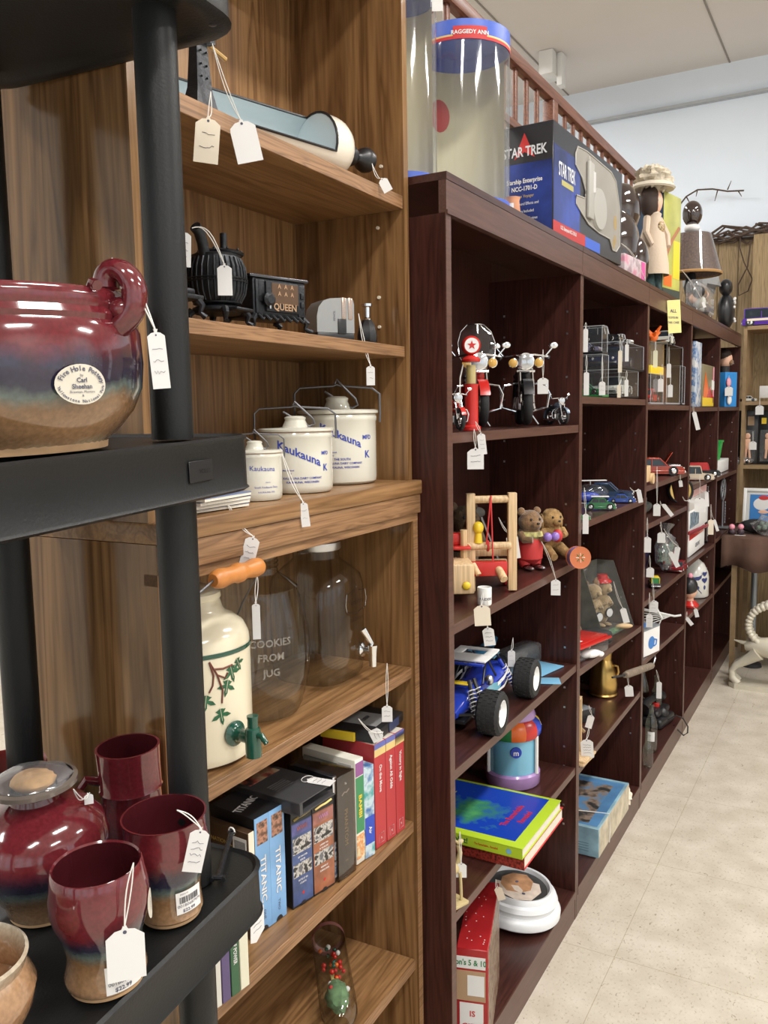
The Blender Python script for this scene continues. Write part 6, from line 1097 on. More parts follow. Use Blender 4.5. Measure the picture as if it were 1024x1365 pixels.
yy = 3.9; z = bay_z(2, 2, yy)+.001; t = thing('brass_compass_dial', 'round black framed brass dial propped on its edge', 'dial', (-.80, gx(907, 660, -.80).y, bay_z(2, 2, 4.1)+.069), -52); M = RY(82); MB().lathe([(.058, -.012), (.066, -.010), (.068, .004), (.062, .010), (.056, .006)], BLK, 40, M).build('rim', t); MB().lathe([(0, .002), (.056, .003)], BRASS, 36, M).build('dial_plate', t); MB().box(.006, .009, -.03, .03, -.008, .008, PAPER, RX(30)).box(.006, .009, -.02, .02, -.006, .006, PAPER, RX(-50)).build('emblem', t)
t = thing('toy_boat', 'long grey toy boat lying under the red car shelf', 'toy boat', (-.87, 3.80, bay_z(2, 2, 3.8)+.001)); GB = pm('boat_grey', (.13, .15, .14), .4, var=.4, vscale=40); MB().ball((0, 0, .028), (.035, .20, .027), GB, 20).build('hull', t); MB().box(-.02, .02, -.08, .06, .045, .075, GB, bev=.004).tube([(0, 0, .07), (0, 0, .115)], .004, GB, 6).build('deckhouse', t)
gtag(t, 876, 671, -.748, .028, .050, (876, 622), slack=0); gtag(t, 884, 672, -.75, .016, .06, (880, 668), lean=38); gtag(t, 917, 667, -.75, .014, .05, (910, 662), lean=75)
zc = lambda y: bay_z(2, 3, y)+.001
t = thing('cello_gift_bag', 'clear bag of green pine and red trinkets with tags', 'bag', (-.83, min(gx(890, 765, -.83).y, 4.19), zc(3.95)+.012)); b = MB(); b.ball((0, 0, .085), (.05, .10, .085), BAGP, 20, e=.3, es=10).tube([(0, 0, .15), (0, .01, .185), (0, .02, .215)], [.02, .012, .035], BAGP, 10); b.build('film', t)
rr = random.Random(4); b = MB(); [b.tube([(rr.uniform(-.03, .03), rr.uniform(-.06, .06), rr.uniform(.03, .12)), (rr.uniform(-.03, .03), rr.uniform(-.07, .07), rr.uniform(.03, .13))], .004, pm('pine_green', (.05, .12, .07), .8), 5) for _ in range(26)]; b.build('pine_sprigs', t); [MB().ball((rr.uniform(-.02, .03), rr.uniform(-.06, .06), rr.uniform(.02, .10)), .008, RED, 8).build('berry', t) for _ in range(8)]
gtag(t, 882, 709, -.752, .032, .045, (881, 695), slack=0); gtag(t, 893, 735, -.752, .020, .075, (880, 700), lean=28); gtag(t, 904, 728, -.75, .024, .07, (885, 705), lean=-8)
t = thing('blue_picture_pack', 'blue printed pack standing behind the clear gift bag', 'packaged toy', (-.93, 4.12, zc(4.2)), 0); MB().box(-.03, 0, 0, .15, 0, .17, picture('blue_pack_print', [(.02, .04, .2), (.25, .12, .1), (.04, .08, .35)], 22), bev=.002).build('box', t)
t = toycar('toy_tractor', 'yellow and black toy tractor with a green roof', (-.80, gx(872, 782, -.80).y, zc(3.6)), 20, .10, BLK, roof=YEL, kind='van', cat='toy tractor', win=GREEN); gtag(t, 863, 715, -.75, .030, .062, (863, 690), slack=0); gtag(t, 867, 756, -.75, .030, .040, (866, 740), slack=0)
t = toycar('toy_car', 'low dark red toy car at the shelf front, right of the gift bag', (-.785, gx(907, 742, -.785).y-.04, zc(4.1)), 0, .16, pm('maroon_car', (.22, .015, .02), .2))
zd = lambda y: bay_z(2, 4, y)+.001
t = thing('wire_glider', 'white wire frame toy glider with tags over a clear bowl', 'toy glider', (-.85, 3.98, zd(3.98)+.005), -60); b = MB(); W_ = pm('white_wire', (.65, .65, .63), .4)
for i in range(7): b.tube([(0, .10, .085), (.0, -.04-.012*i, .03+.018*i)], .0022, W_, 5)
b.tube([(0, -.10, .13), (0, .11, .08), (0, .14, .084)], .005, W_, 6).tube([(0, .05, .07), (0, -.02, .20)], .007, W_, 8).tube([(0, .05, .07), (0, .02, .0)], .003, W_, 6).tube([(.0, -.03, .06), (.03, -.03, .0)], .003, W_, 6).tube([(.0, -.03, .06), (-.03, -.03, .0)], .003, W_, 6); b.build('frame', t)
gtag(t, 872, 800, -.76, .034, .05, (870, 772), slack=0, marks=2); gtag(t, 866, 818, -.755, .026, .055, (866, 790), slack=0, marks=2)
t = thing('clear_bowl', 'clear glass bowl with brown pieces at the left under the glider', 'bowl', (-.86, 3.80, zd(3.80))); MB().lathe([(0, 0), (.03, 0), (.055, .03), (.06, .06), (.057, .06), (.05, .03), (0, .006)], CLEAR2, 30).build('bowl', t); MB().ball((0, 0, .03), (.036, .036, .02), pm('brown_piece', (.2, .1, .04), .6), 14).build('contents', t)
P = gx(865, 870, -.775); t = thing('cup_box', 'white carton with a blue cup picture, grey top', 'box', (-.775, 3.50, zd(3.5)), -14); MB().box(-.08, 0, 0, .145, 0, .108, PAPER, bev=.001, seg=1).box(-.08, .0005, 0, .145, .108, .115, pm('carton_grey', (.2, .22, .24), .5)).lathe([(0, 0), (.028, 0)], pm('cup_blue', (.04, .18, .50), .4), 24, XF((.0008, .07, .050), (0, 1, 0), (0, 0, 1)) @ Matrix.Diagonal((1, .95, 1, 1))).tube([(.0012, .095, .06), (.0012, .115, .055), (.0012, .11, .035), (.0012, .09, .032)], .003, pm('cup_blue', (.04, .18, .50), .4), 6).box(-.06, -.02, .04, .12, .115, .1155, pm('cup_blue', (.04, .18, .50), .4)).build('carton', t)
for i, (px_, yb, X, hh, rr_, col, lab) in enumerate(((868, 990, -.80, .22, .026, (.86, .93, .87), 'pale green glass bottle with white label, at the front left of the bottom shelf'), (874, 982, -.86, .235, .026, (.78, .84, .77), 'grey green glass bottle with red and white label, behind the pale green one'), (864, 996, -.775, .14, .022, (.92, .95, .91), 'short clear glass bottle at the shelf front'), (882, 960, -.93, .28, .032, (.66, .70, .66), 'tall grey glass bottle farthest back of the bottles'))):
    t = thing('glass_bottle', lab, 'bottle', (X, min(max(gx(px_, yb, X).y, 3.47), 4.2), .0955), 0, 'glass bottles on the bottom shelf'); gm = clear('bottle_glass_%d' % i, col, 1.5, .03, .06)
    lath_glass_ = [(0, .004), (rr_*.85, 0), (rr_, .008), (rr_, hh*.55), (rr_*.8, hh*.68), (rr_*.4, hh*.80), (rr_*.36, hh*.96), (rr_*.45, hh*.97), (rr_*.45, hh), (rr_*.3, hh)]; lath_glass(MB(), lath_glass_, .002, 28, None, gm) if 0 else None
    b = MB(); lath_glass(b, lath_glass_, .002, 28, None, gm); b.build('bottle_body', t)
    if i in (0, 1): q = R(azim(t.location)); MB().lathe([(rr_+.0006, hh*.25), (rr_+.0006, hh*.45)], (PAPER, RED)[i], 10, a0=q-.6, a1=q+.6).build('bottle_label', t)
gtag(t, 879, 908, -.755, .022, .075, (875, 893), slack=0)
t = thing('old_telephone', 'black plastic telephone with trailing cord', 'telephone', (-.855, 4.165, .0955), -10); MB().box(-.07, .06, -.09, .09, 0, .05, BLK, bev=.015, seg=3).box(-.05, .04, -.08, .08, .05, .085, BLK, bev=.015, seg=3).build('base', t); MB().tube([(-.02, -.11, .105), (-.02, -.08, .12), (-.02, .08, .12), (-.02, .11, .105)], [.026, .018, .018, .026], BLK, 12).build('handset', t); b = MB(); b.ball((.03, 0, .06), (.03, .03, .03), BLK, 14).build('dial', t)
MB().tube([(.06, .0, .03), (.085, .03, .05), (.11, .06, .03), (.12, .10, -.02), (.112, .12, -.06), (.10, .10, -.07), (.09, .05, -.03), (.08, .02, .0)], .0035, BLK, 6).build('cord', t)
t = thing('white_card_box', 'small white card box standing behind the telephone', 'box', (-.93, gx(888, 905, -.93).y, .0955), 0); MB().box(-.03, 0, 0, .12, 0, .26, pm('dull_white', (.42, .42, .38), .7), bev=.001).build('box', t)
# ---- bay 4
z = 1.632
P, w_, h_ = gbox(926, 934, 456, 540, -.79, z); t = thing('blue_white_pack', 'narrow blue and white hang pack at the left end of the fourth bookcase top', 'packaged toy', P); MB().box(-.02, 0, 0, w_, 0, h_, picture('blue_white_print', [(.5, .55, .6), (.04, .14, .35), (.6, .6, .6)], 16, contrast=(.42, .56)), bev=.001).build('card', t); gtag(t, 925, 548, -.752, .020, .09, (924, 535), lean=14)
P, w_, h_ = gbox(936, 959, 488, 539, -.785, z); w_ = min(w_, 5.20-P.y); t = thing('orange_picture_toy', 'boxed toy with orange and yellow tent shaped picture', 'boxed toy', P); MB().box(-.05, 0, 0, w_, 0, h_, pm('box_olive', (.2, .17, .1), .4), bev=.001).box(0, .001, .01, w_-.01, .004, h_*.25, YEL).add([(.0012, w_*.05, h_*.22), (.0012, w_*.62, h_*.22), (.0012, w_*.22, h_*.85)], [(0, 1, 2)], ORG).add([(.0014, w_*.35, h_*.22), (.0014, w_*.95, h_*.22), (.0014, w_*.6, h_*.5)], [(0, 1, 2)], RED).box(.0, .001, w_*.9, w_*.99, h_*.1, h_*.98, PINK).build('box', t); ctag(t, 948, 506, -.79, .036, .055, 489)
z = bay_z(3, 1, 4.7)+.001
toycar('toy_truck', 'cream toy truck with brown wheels, left on the tractor shelf', (-.80, gx(929, 636, -.80).y, z), -78, .17, pm('toy_cream', (.6, .5, .30), .5), kind='van', cat='toy truck')
toycar('toy_tractor', 'black and red toy tractor, right on the tractor shelf', (-.81, 5.10, z), -78, .17, BLK, roof=REDM, kind='van', cat='toy tractor', win=REDM)
zc = lambda y: bay_z(3, 2, y)+.001; G4 = 'cartons stacked on the fourth bookcase'
P = Vector((-.79, gx(918, 740, -.79).y, zc(4.5))); w_ = gx(942, 730, -.79).y-P.y
hs = [(rise(P, 712)), 0]; t = thing('carton', 'white carton with red band, lowest of the stacked cartons', 'box', P, 0, G4); MB().box(-.12, 0, 0, w_*.85, 0, hs[0], PAPER, bev=.001).box(0, .001, .01, w_*.8, hs[0]*.7, hs[0]*.98, RED).text('GENUINE', .03, PEN, (.001, w_*.45, hs[0]*.3), bold=True).build('carton', t)
P2 = P+Vector((0, 0, hs[0]+.001)); h2 = rise(P2, 682); t = thing('carton', 'white carton with a grey and blue picture, above the red banded one', 'box', P2, 0, G4); MB().box(-.13, 0, 0, w_, 0, h2, PAPER, bev=.001).box(0, .001, .02, w_*.5, h2*.2, h2*.9, picture('carton_picture', [(.3, .4, .45), (.05, .06, .07), (.2, .3, .4)], 26)).build('carton', t)
t2 = thing('red_ruler', 'dark red flat stick slanting across the stacked cartons', 'stick', gx(918, 711, -.775)); A = Vector((0, 0, 0)); B = gx(944, 700, -.775)-gx(918, 711, -.775); MB().tube([A, B], .010, pm('dark_red_stick', (.25, .02, .03), .4), 6, flat=.4).build('stick', t2)
P3 = P2+Vector((0, 0, h2+.001)); h3 = min(rise(P3, 654), 1.21-P3.z); t = thing('carton', 'open topped pale carton, topmost of the stacked cartons', 'box', P3, 0, G4); MB().box(-.13, 0, 0, w_*.9, 0, h3*.6, pm('pale_carton', (.45, .42, .40), .6), bev=.001).box(0, .001, .0, w_*.9, h3*.62, h3*.95, pm('pink_strip', (.6, .35, .33), .5)).build('carton', t); gtag(t, 933, 663, -.765, .062, .075, (933, 632), slack=0); gtag(t, 942, 655, -.765, .02, .08, (934, 652), lean=4)
P, w_, h_ = gbox(944, 955, 645, 720, -.80, zc(5.0)); w_ = min(w_, (5.19-P.y)/1.1); h_ = min(h_, .335); t = case('clear box with yellow and black stripes, right of the stacked cartons', P, w_*1.1, h_, .12, back=pm('grey_card', (.12, .12, .14), .5), group=None); [MB().box(-.05, -.02, .04, .12, h_*(.3+.09*i), h_*(.345+.09*i), YEL).build('yellow_stripe', t) for i in range(4)]; gtag(t, 948, 692, -.765, .030, .085, (948, 672), slack=0, mat=CREAMP); gtag(t, 952, 692, -.765, .016, .07, (948, 680), lean=18)
zd = lambda y: bay_z(3, 3, y)+.001
yc = 5.05; t = thing('bird_crock', 'white ceramic jug with dark blue bird and hearts', 'jug', (-.85, yc, zd(yc)+.005), 0); t.scale = (1, 1, .92); r = .088
b = MB(); b.lathe([(0, 0), (r*.95, 0), (r, .008), (r, .12), (r*.93, .155), (r*.7, .20), (r*.42, .225), (r*.30, .235), (0, .236)], pm('pale_ceramic', (.58, .57, .53), .2, coat=.4), 48); ca = R(azim(t.location))+.3; f = lambda u, v, e=.0012: ((r+e)*math.cos(ca+u/r), (r+e)*math.sin(ca+u/r), v); NV = pm('navy_paint', (.02, .03, .14), .3)
heart = [(.018*math.sin(q)**3, .014*math.cos(q)-.005*math.cos(2*q)-.002*math.cos(3*q)) for q in [i*PI/10 for i in range(20)]]
def pf(pts, cx, cy, s=1.): cc = [(cx+x*s, cy+y*s) for x, y in pts]; b.add([f(cx, cy)]+[f(u, v) for u, v in cc], [(0, i+1, (i+1) % len(cc)+1) for i in range(len(cc))], NV)
pf(heart, .045, .150); pf(heart, .045, .110, 1.2); pf([(-.03, .012), (-.02, .0), (-.01, .006), (.015, .01), (.03, .02), (.028, .0), (.012, -.014), (-.01, -.014), (-.024, -.006)], -.005, .125); pf([(.012*math.cos(q), .012*math.sin(q)) for q in [i*PI/5 for i in range(10)]], .0, .065); b.tube([f(.0, .06), f(.025, .03)], .002, NV, 4); pf([(.008*math.cos(q), .014*math.sin(q)) for q in [i*PI/5 for i in range(10)]], .045, .065); b.build('body', t)
MB().tube([(-.0, .02, .225), (.0, .05, .26), (.0, .065, .235), (0, .07, .19)], .009, pm('pale_ceramic', (.58, .57, .53), .2, coat=.4), 10).build('jug_handle', t)
yc = gx(921, 808, -.79).y; t = thing('bust_figurine', 'painted ceramic head of a person with black hair and red collar', 'figurine', (-.80, yc+.02, zd(yc)+.004), 10); b = MB(); b.ball((0, 0, .095), (.038, .046, .054), SKIN, 22).ball((.008, .044, .088), (.010, .010, .009), SKIN, 10).tube([(0, 0, .03), (0, 0, .06)], .02, SKIN, 12).tube([(.012, .044, .072), (.016, .045, .071)], .005, REDM, 6).ball((.018, .037, .100), (.006, .007, .004), PEN, 8); b.build('head', t); MB().ball((-.004, -.010, .112), (.044, .048, .050), BLK, 18).build('hair', t); MB().lathe([(0, 0), (.045, 0), (.048, .012), (.028, .034), (0, .036)], RED, 20).build('collar', t)
MB().ball((.01, .078, .095), .021, ORG, 14).build('orange_ball', t); MB().ball((0, -.01, .168), (.014, .016, .016), PINK, 10).build('bow', t); gtag(t, 927, 811, -.752, .02, .045, (922, 800), lean=14); gtag(t, 915, 823, -.752, .018, .045, (916, 815), lean=38)
# ---- bay 5
z = 1.6315
P, w_, h_ = gbox(966, 983, 498, 541, -.785, z); t = thing('blue_figure_box', 'bright blue box with a small figure on its side, in the corner bay', 'boxed toy', P, -30); BB = pm('bright_blue_box', (.03, .22, .55), .4); MB().box(-.12, 0, 0, .11, 0, h_, BB, bev=.001).box(.0, .001, .02, .10, .01, h_*.95, BB).build('box', t); MB().ball((.01, .02, h_*.7), (.01, .02, .03), PINK, 10).ball((.01, .03, h_*.2), (.01, .02, .03), PAPER, 10).ball((.012, .03, h_*.45), (.01, .015, .04), pm('dark_violet', (.1, .03, .12), .5), 10).build('figure_print', t); ctag(t, 972, 515, -.76, .045, .055, 500)
t = thing('bobble_head', 'small bearded bobble head figure standing behind the blue box', 'figurine', (-.835, 5.95, z)); MB().tube([(0, 0, 0), (0, 0, .26)], .03, BLKM, 12).build('pedestal', t); MB().ball((0, 0, .305), (.045, .045, .055), SKIN, 16).ball((.035, 0, .285), (.018, .03, .02), BROWNF, 10).build('head', t); MB().ball((-.01, 0, .33), (.05, .052, .045), pm('dark_hair', (.03, .015, .01), .7), 14).build('hair', t)
z = bay_z(4, 1, 5.5)+.001
P, w_, h_ = gbox(958, 974, 612, 629, -.80, z); t = thing('white_carton', 'small white carton under the green bin', 'box', P); MB().box(-.12, 0, 0, w_*.8, 0, h_, PAPER, bev=.003).build('carton', t)
t = thing('green_bin', 'bright green tapered toy bin standing on the white carton', 'bin', (-.86, P.y+w_*.28, P.z+h_+.001)); b = MB(); h3 = rise(t.location, 587); b.lathe([(0, 0), (.055, 0), (.075, h3*.9), (.082, h3*.9), (.082, h3), (.070, h3), (.05, .01), (0, .01)], pm('bin_green', (.02, .40, .07), .4), 4, RZ(45), smooth=False); b.build('bin', t)
t = thing('wire_wheel_ornament', 'grey metal wheel ornament with hanging chain, corner bay', 'ornament', (-.80, gx(965, 680, -.80).y-.05, bay_z(4, 2, 5.5)+.006)); t.scale = (1, 1, .82); b = MB(); G_ = pm('grey_metal', (.3, .31, .33), .4, metal=.6); b.tube([(0, .085*math.cos(a), .30+.085*math.sin(a)) for a in [i*PI/12 for i in range(24)]], .006, G_, 6, closed=True); [b.tube([(0, 0, .30), (0, .082*math.cos(a), .30+.082*math.sin(a))], .003, G_, 5) for a in [i*PI/3 for i in range(6)]]; b.tube([(0, .0, .0), (0, 0, .22)], .005, G_, 6).box(-.04, .04, -.04, .04, 0, .01, G_); b.build('wheel', t)
b = MB(); [b.tube([(.01, .03+.010*math.cos(a), .04+.022*i+.010*math.sin(a)) for a in [k*PI/4 for k in range(8)]], .003, G_, 5, closed=True) for i in range(8)]; b.build('chain', t)

# ================================================================== on top of the bookcases
zT = 2.101
def clearpack(name, label, P, r, h, tag_=None):
    t = thing(name, label, 'packaged toy', P, 0, 'round clear packages on the bookcase top'); BL = pm('package_blue', (.06, .12, .50), .4)
    MB().lathe([(0, .002), (r, 0), (r, .022), (0, .024)], BL, 44).build('base', t)
    MB().lathe([(r-.001, .022), (r-.001, h-.034)], CLEAR, 44).build('clear_wall', t)
    MB().lathe([(r, h-.034), (r, h), (r-.004, h+.001), (0, h+.001)], BL, 44).lathe([(r+.0004, h-.037), (r+.0006, h-.033)], pm('package_gold', (.7, .5, .2), .5), 44).lathe([(r+.0004, h-.044), (r+.0006, h-.037)], REDM, 44).build('lid_band', t)
    q = R(azim(P)); MB().lathe([(r-.004, .024), (r-.004, h-.035)], pm('package_cream', (.62, .56, .36), .6), 20, a0=q+PI*.62, a1=q+PI*1.38).build('backing_card', t)
    return t, q
P = gx(633, 262, -.872); P = Vector((-.897, 1.995, zT)); r = .116; h = .412
t, q = clearpack('doll_package', 'large clear round package with blue band and red name plate', P, r, h)
b = MB(); fn = lambda u, v: ((r+.0012)*math.cos(q+u/r), (r+.0012)*math.sin(q+u/r), h-.030+v); b.add([fn(-.006+.080*(i/8-.5)*1.0+.026, s_*.014) for i in range(9) for s_ in (-1, 1)], [(2*i, 2*i+2, 2*i+3, 2*i+1) for i in range(8)], REDM); b.textfn('RAGGEDY ANN', .0125, PAPER, lambda u, v: ((r+.002)*math.cos(q+(u+.020)/r), (r+.002)*math.sin(q+(u+.020)/r), h-.030+v), True); b.build('name_plate', t)
b = MB(); ps = [(.030*math.cos(a), .040*math.sin(a)) for a in [i*PI/8 for i in range(16)]]; fb = lambda u, v: ((r-.006)*math.cos(q+PI+.55+u/r), (r-.006)*math.sin(q+PI+.55+u/r), .27+v); b.add([fb(0, 0)]+[fb(x, y) for x, y in ps], [(0, i+1, (i+1) % 16+1) for i in range(16)], REDM); b.build('red_seal', t)
P = Vector((-.905, 1.70, zT)); t, q = clearpack('doll_package', 'narrower clear round package half hidden beside the oak bookcase', P, .075, .42); gtag(t, 583, -14, -.80, .022, .040, (583, -30), slack=0)
t = thing('peach_jar', 'tiny peach coloured jar at the front edge of the bookcase top', 'jar', (-.785, gx(683, 250, -.785).y, zT)); MB().lathe([(0, 0), (.018, 0), (.020, .004), (.017, .03), (.020, .038), (0, .038)], pm('peach', (.6, .28, .16), .5), 24).build('jar', t); q = R(azim(t.location)); MB().lathe([(.0195, .006), (.0185, .022)], PAPER, 8, a0=q-.9, a1=q+.2).build('jar_label', t)
# large boxed spaceship
A = gx(735, 300, -.78); y0 = A.y; t = thing('starship_box', 'large blue and black toy box lettered STAR TREK with a grey window', 'boxed toy', (-.772, 2.31, zT), -2)
W_ = .64; D_ = .165; H_ = .295; NAVB = pm('box_night_blue', (.015, .035, .20), .3, var=.7, vscale=7); BK2 = pm('box_black', (.02, .02, .025), .3)
b = MB(); b.box(-D_, 0, 0, W_, 0, H_, BK2, bev=.0015, seg=1).box(-.0, .0006, .004, W_*.34, .035, H_*.8, NAVB).box(-D_+.003, -.003, -.0006, 0, .005, H_*.66, NAVB).box(0, .0008, .0, W_*.42, .004, .036, pm('box_red_band', (.42, .02, .02), .35)).box(0, .0008, W_*.42, W_*.64, .004, .034, pm('box_blue_band', (.03, .10, .50), .35))
SILT = pm('silver_lettering', (.66, .67, .70), .4); b.text('STAR TREK', .052, SILT, (.0012, W_*.165, H_*.60), bold=True, sx=.52).box(.0008, .0012, W_*.10, W_*.25, H_*.47, H_*.52, pm('olive_gold', (.40, .36, .12), .5)).text('U.S.S. Enterprise NCC-1701-D', .014, PAPER, (.0012, W_*.19, .024), bold=True, sx=.75)
b.text('STAR TREK', .036, SILT, (-D_/2, -.001, H_*.76), x=(1, 0, 0), y=(0, 0, 1), bold=True, sx=.72).add([(-D_/2-.03, -.0008, H_*.70), (-D_/2, -.0008, H_*.93), (-D_/2+.03, -.0008, H_*.70), (-D_/2, -.0008, H_*.76)], [(0, 1, 2, 3)], REDM)
for i, s_ in enumerate(('Starship Enterprise', 'NCC-1701-D', 'Space Voyager', 'With Sound Effects and', 'Voices Included', 'Try To Warp Engines', 'And Deflector Controls')): b.text(s_, (.017, .017, .012, .011, .011, .011, .011)[i], PAPER if i != 2 else GOLD, (-D_/2, -.001, H_*(.50-.068*i)), x=(1, 0, 0), y=(0, 0, 1), bold=i < 2, sx=.8)
b.build('carton', t)
GW = pm('window_grey', (.27, .25, .22), .45, var=.12, vscale=6); wp = [(.30, .92), (.42, .94), (.62, .93), (.80, .92), (.88, .86), (.95, .6), (.96, .2), (.90, .12), (.84, .12), (.79, .22), (.62, .22), (.46, .25), (.36, .32), (.28, .38), (.28, .46), (.40, .48), (.41, .56), (.36, .66), (.27, .74), (.27, .84)]
MB().prism([(x*W_, y*H_) for x, y in wp], .0012, GW, XF((.0006, 0, 0), (0, 1, 0), (0, 0, 1))).tube([(.0022, x*W_, y*H_) for x, y in wp], .0022, pm('window_rim', (.42, .40, .36), .4), 6, closed=True).build('window_insert', t)
MB().lathe([(0, 0), (.085, 0), (.08, .008), (0, .012)], pm('moulded_grey', (.36, .35, .32), .5), 32, XF((.002, W_*.60, H_*.45), (0, 1, 0), (0, 0, 1)) @ Matrix.Diagonal((.8, .75, 1, 1))).box(.002, .012, W_*.42, W_*.50, H_*.3, H_*.85, pm('moulded_grey', (.36, .35, .32), .5), bev=.004).build('moulded_toy', t)
b = MB(); [b.lathe([(0, 0), (s_, 0)], pm('ochre_spot', (.34, .24, .10), .6), 14, XF((.0022, W_*x, H_*y), (0, 1, 0), (0, 0, 1)) @ Matrix.Diagonal((.7, 1, 1, 1))) for x, y, s_ in ((.88, .42, .024), (.88, .24, .016), (.86, .19, .016))]; b.build('spot_print', t)
gtag(t, 789, 227, -.755, .026, .062, (786, 208), slack=0, name='price_tag')
# pink packet, glossy vase, doll in hat, tall tube, lamp, basket
t = thing('pink_toy_packet', 'low pink and white packet at the front edge beside the glossy black ornament', 'packet', (-.80, gx(840, 358, -.80).y-.08, zT), -4); PKP = picture('pink_print', [(.55, .22, .30), (.55, .48, .50), (.35, .25, .28)], 22); MB().box(-.07, 0, 0, .26, 0, .085, PKP, bev=.003).build('packet', t); MB().box(.0, .001, .2, .24, 0, .08, pm('magenta', (.6, .08, .3), .5)).build('packet_edge', t); gtag(t, 862, 378, -.765, .010, .012, (824, 322), slack=-.03)
yc = gx(843, 340, -.90).y; t = thing('black_glossy_ornament', 'large glossy black rounded ornament like a sitting bird', 'ornament', (-.925, yc-.13, zT), -20); t.scale = (.7, .8, .84); GLB = pm('gloss_black', (.03, .018, .016), .08, coat=1); MB().ball((0, 0, .20), (.10, .15, .20), GLB, 28).ball((0, .05, .40), (.07, .11, .12), GLB, 22).build('body', t); MB().ball((.07, .09, .14), (.05, .075, .12), GLB, 20).build('wing', t)
yc = gx(868, 350, -.84).y; t = thing('hat_doll', 'cloth doll in a shaggy cream hat and pale dress', 'doll', (-.835, yc, zT), -30); t.scale = (.70, .70, .84)
MB().ball((0, 0, .46), (.055, .055, .065), SKIN, 20).build('head', t); MB().lathe([(.10, .10), (.095, .16), (.07, .30), (.045, .38), (.05, .40), (.02, .42)], pm('pale_dress', (.55, .44, .34), .85, bump=.5, bscale=80), 24).build('dress', t)
MB().ball((-.0, -.03, .46), (.055, .065, .08), pm('dark_hair', (.03, .015, .01), .7), 16).build('hair', t)
HT = pm('shaggy_cream', (.50, .44, .34), .95, bump=1.2, bscale=70, var=.3, vscale=30); b = MB(); b.ball((0, 0, .575), (.085, .115, .062), HT, 30, e=.35, es=14).lathe([(.07, .535), (.125, .520), (.135, .528), (.12, .545), (.07, .555)], pm('hat_brim', (.60, .54, .44), .9, bump=.6, bscale=70), 32, Matrix.Diagonal((.85, 1.05, 1, 1))); b.build('hat', t)
for s_ in (-1, 1): MB().tube([(.0, s_*.03, .12), (.02, s_*.03, .05), (.03, s_*.03, .015)], [.03, .026, .02], pm('dark_teal_legs', (.03, .06, .06), .8, var=.6, vscale=40), 10).build('leg', t); MB().tube([(0, s_*.05, .38), (.03, s_*.09, .30), (.06, s_*.07, .24)], [.022, .02, .014], pm('pale_dress', (.55, .44, .34), .85), 8).build('arm', t)
MB().ball((.055, .01, .33), (.02, .03, .03), picture('brooch_print', [(.3, .12, .08), (.5, .4, .2), (.1, .05, .04)], 90), 10).build('brooch', t)
P, w_, h_ = gbox(884, 907, 264, 392, -.81, zT); t = thing('yellow_tall_box', 'tall yellow green boxed toy with navy side and orange print', 'boxed toy', (-.80, P.y-.06, zT), -10); b = MB(); w_ = min(w_, .28); h_ = .44; b.box(-.14, 0, 0, w_*.7, 0, h_, pm('lime_box', (.42, .42, .10), .35, var=.3, vscale=6), bev=.004).box(-.138, -.002, -.001, 0, .004, h_-.004, pm('navy_side', (.03, .08, .16), .4)).box(0, .001, .01, w_*.35, .05, .10, ORG).box(0, .001, w_*.4, w_*.66, .09, .25, YEL).box(0, .001, .0, w_*.7, 0, .04, pm('dark_strip', (.04, .05, .04), .5)).tube([(.001, w_*.1, h_*.4), (.001, w_*.3, h_*.55), (.001, w_*.6, h_*.7)], .008, pm('branch_print', (.35, .15, .08), .5), 6); b.build('box', t); gtag(t, 937, 402, -.748, .014, .03, (909, 360), slack=-.01, lean=20)
t = thing('yellow_notice', 'yellow price notice hanging at the bookcase fascia', 'notice', gx(898, 400, -.735), -48); MB().box(0, .0006, -.030, .030, -.135, .0, pm('yellow_paper', (.68, .62, .24), .7), RX(4)).text('ALL', .018, PEN, (.001, .0, -.045), bold=True).text('TOYS IN', .012, PEN, (.001, .0, -.072), bold=True).text('THIS CASE', .012, PEN, (.001, .0, -.092), bold=True).build('paper', t)
yc = gx(922, 395, -.84).y; t = thing('wicker_shade_lamp', 'dark lamp with a plastic wrapped brown shade and black ball finial', 'lamp', (-.845, yc, zT+.0), 0)
b = MB(); WK = pm('brown_wicker', (.09, .05, .035), .6, var=.5, vscale=120); b.lathe([(.150, .215), (.09, .415)], WK, 40).lathe([(.151, .207), (.155, .215), (.150, .221)], pm('gold_trim', (.4, .22, .08), .5), 40); b.build('lamp_shade', t)
MB().lathe([(.153, .215), (.093, .42)], CLEAR2, 40).build('plastic_wrap', t); MB().lathe([(0, 0), (.09, 0), (.09, .015), (.03, .03), (.025, .1), (.035, .15), (.02, .22), (0, .23)], BLK, 30).build('base', t); MB().tube([(0, 0, .2), (0, 0, .50)], .01, BLK, 8).ball((0, 0, .52), (.05, .055, .065), GLB, 20).ball((0, 0, .445), (.04, .045, .025), PAPER, 12).build('finial', t)
t = thing('packed_bag', 'clear bag of brown and black trinkets with a small white cutout, under the lamp shade', 'bag', (-.79, yc-.02, zT), 0); MB().box(-.04, .03, -.22, .26, 0, .16, BAGP, bev=.03, seg=3).build('film', t); b = MB()
for i in range(14): MB().ball((rr.uniform(-.02, .015), rr.uniform(-.18, .22), rr.uniform(.03, .12)), rr.uniform(.018, .035), (BLK, SKIN, pm('brown_piece', (.2, .1, .04), .6), pm('dull_white', (.42, .42, .38), .7))[i % 4], 10).build('trinket', t)
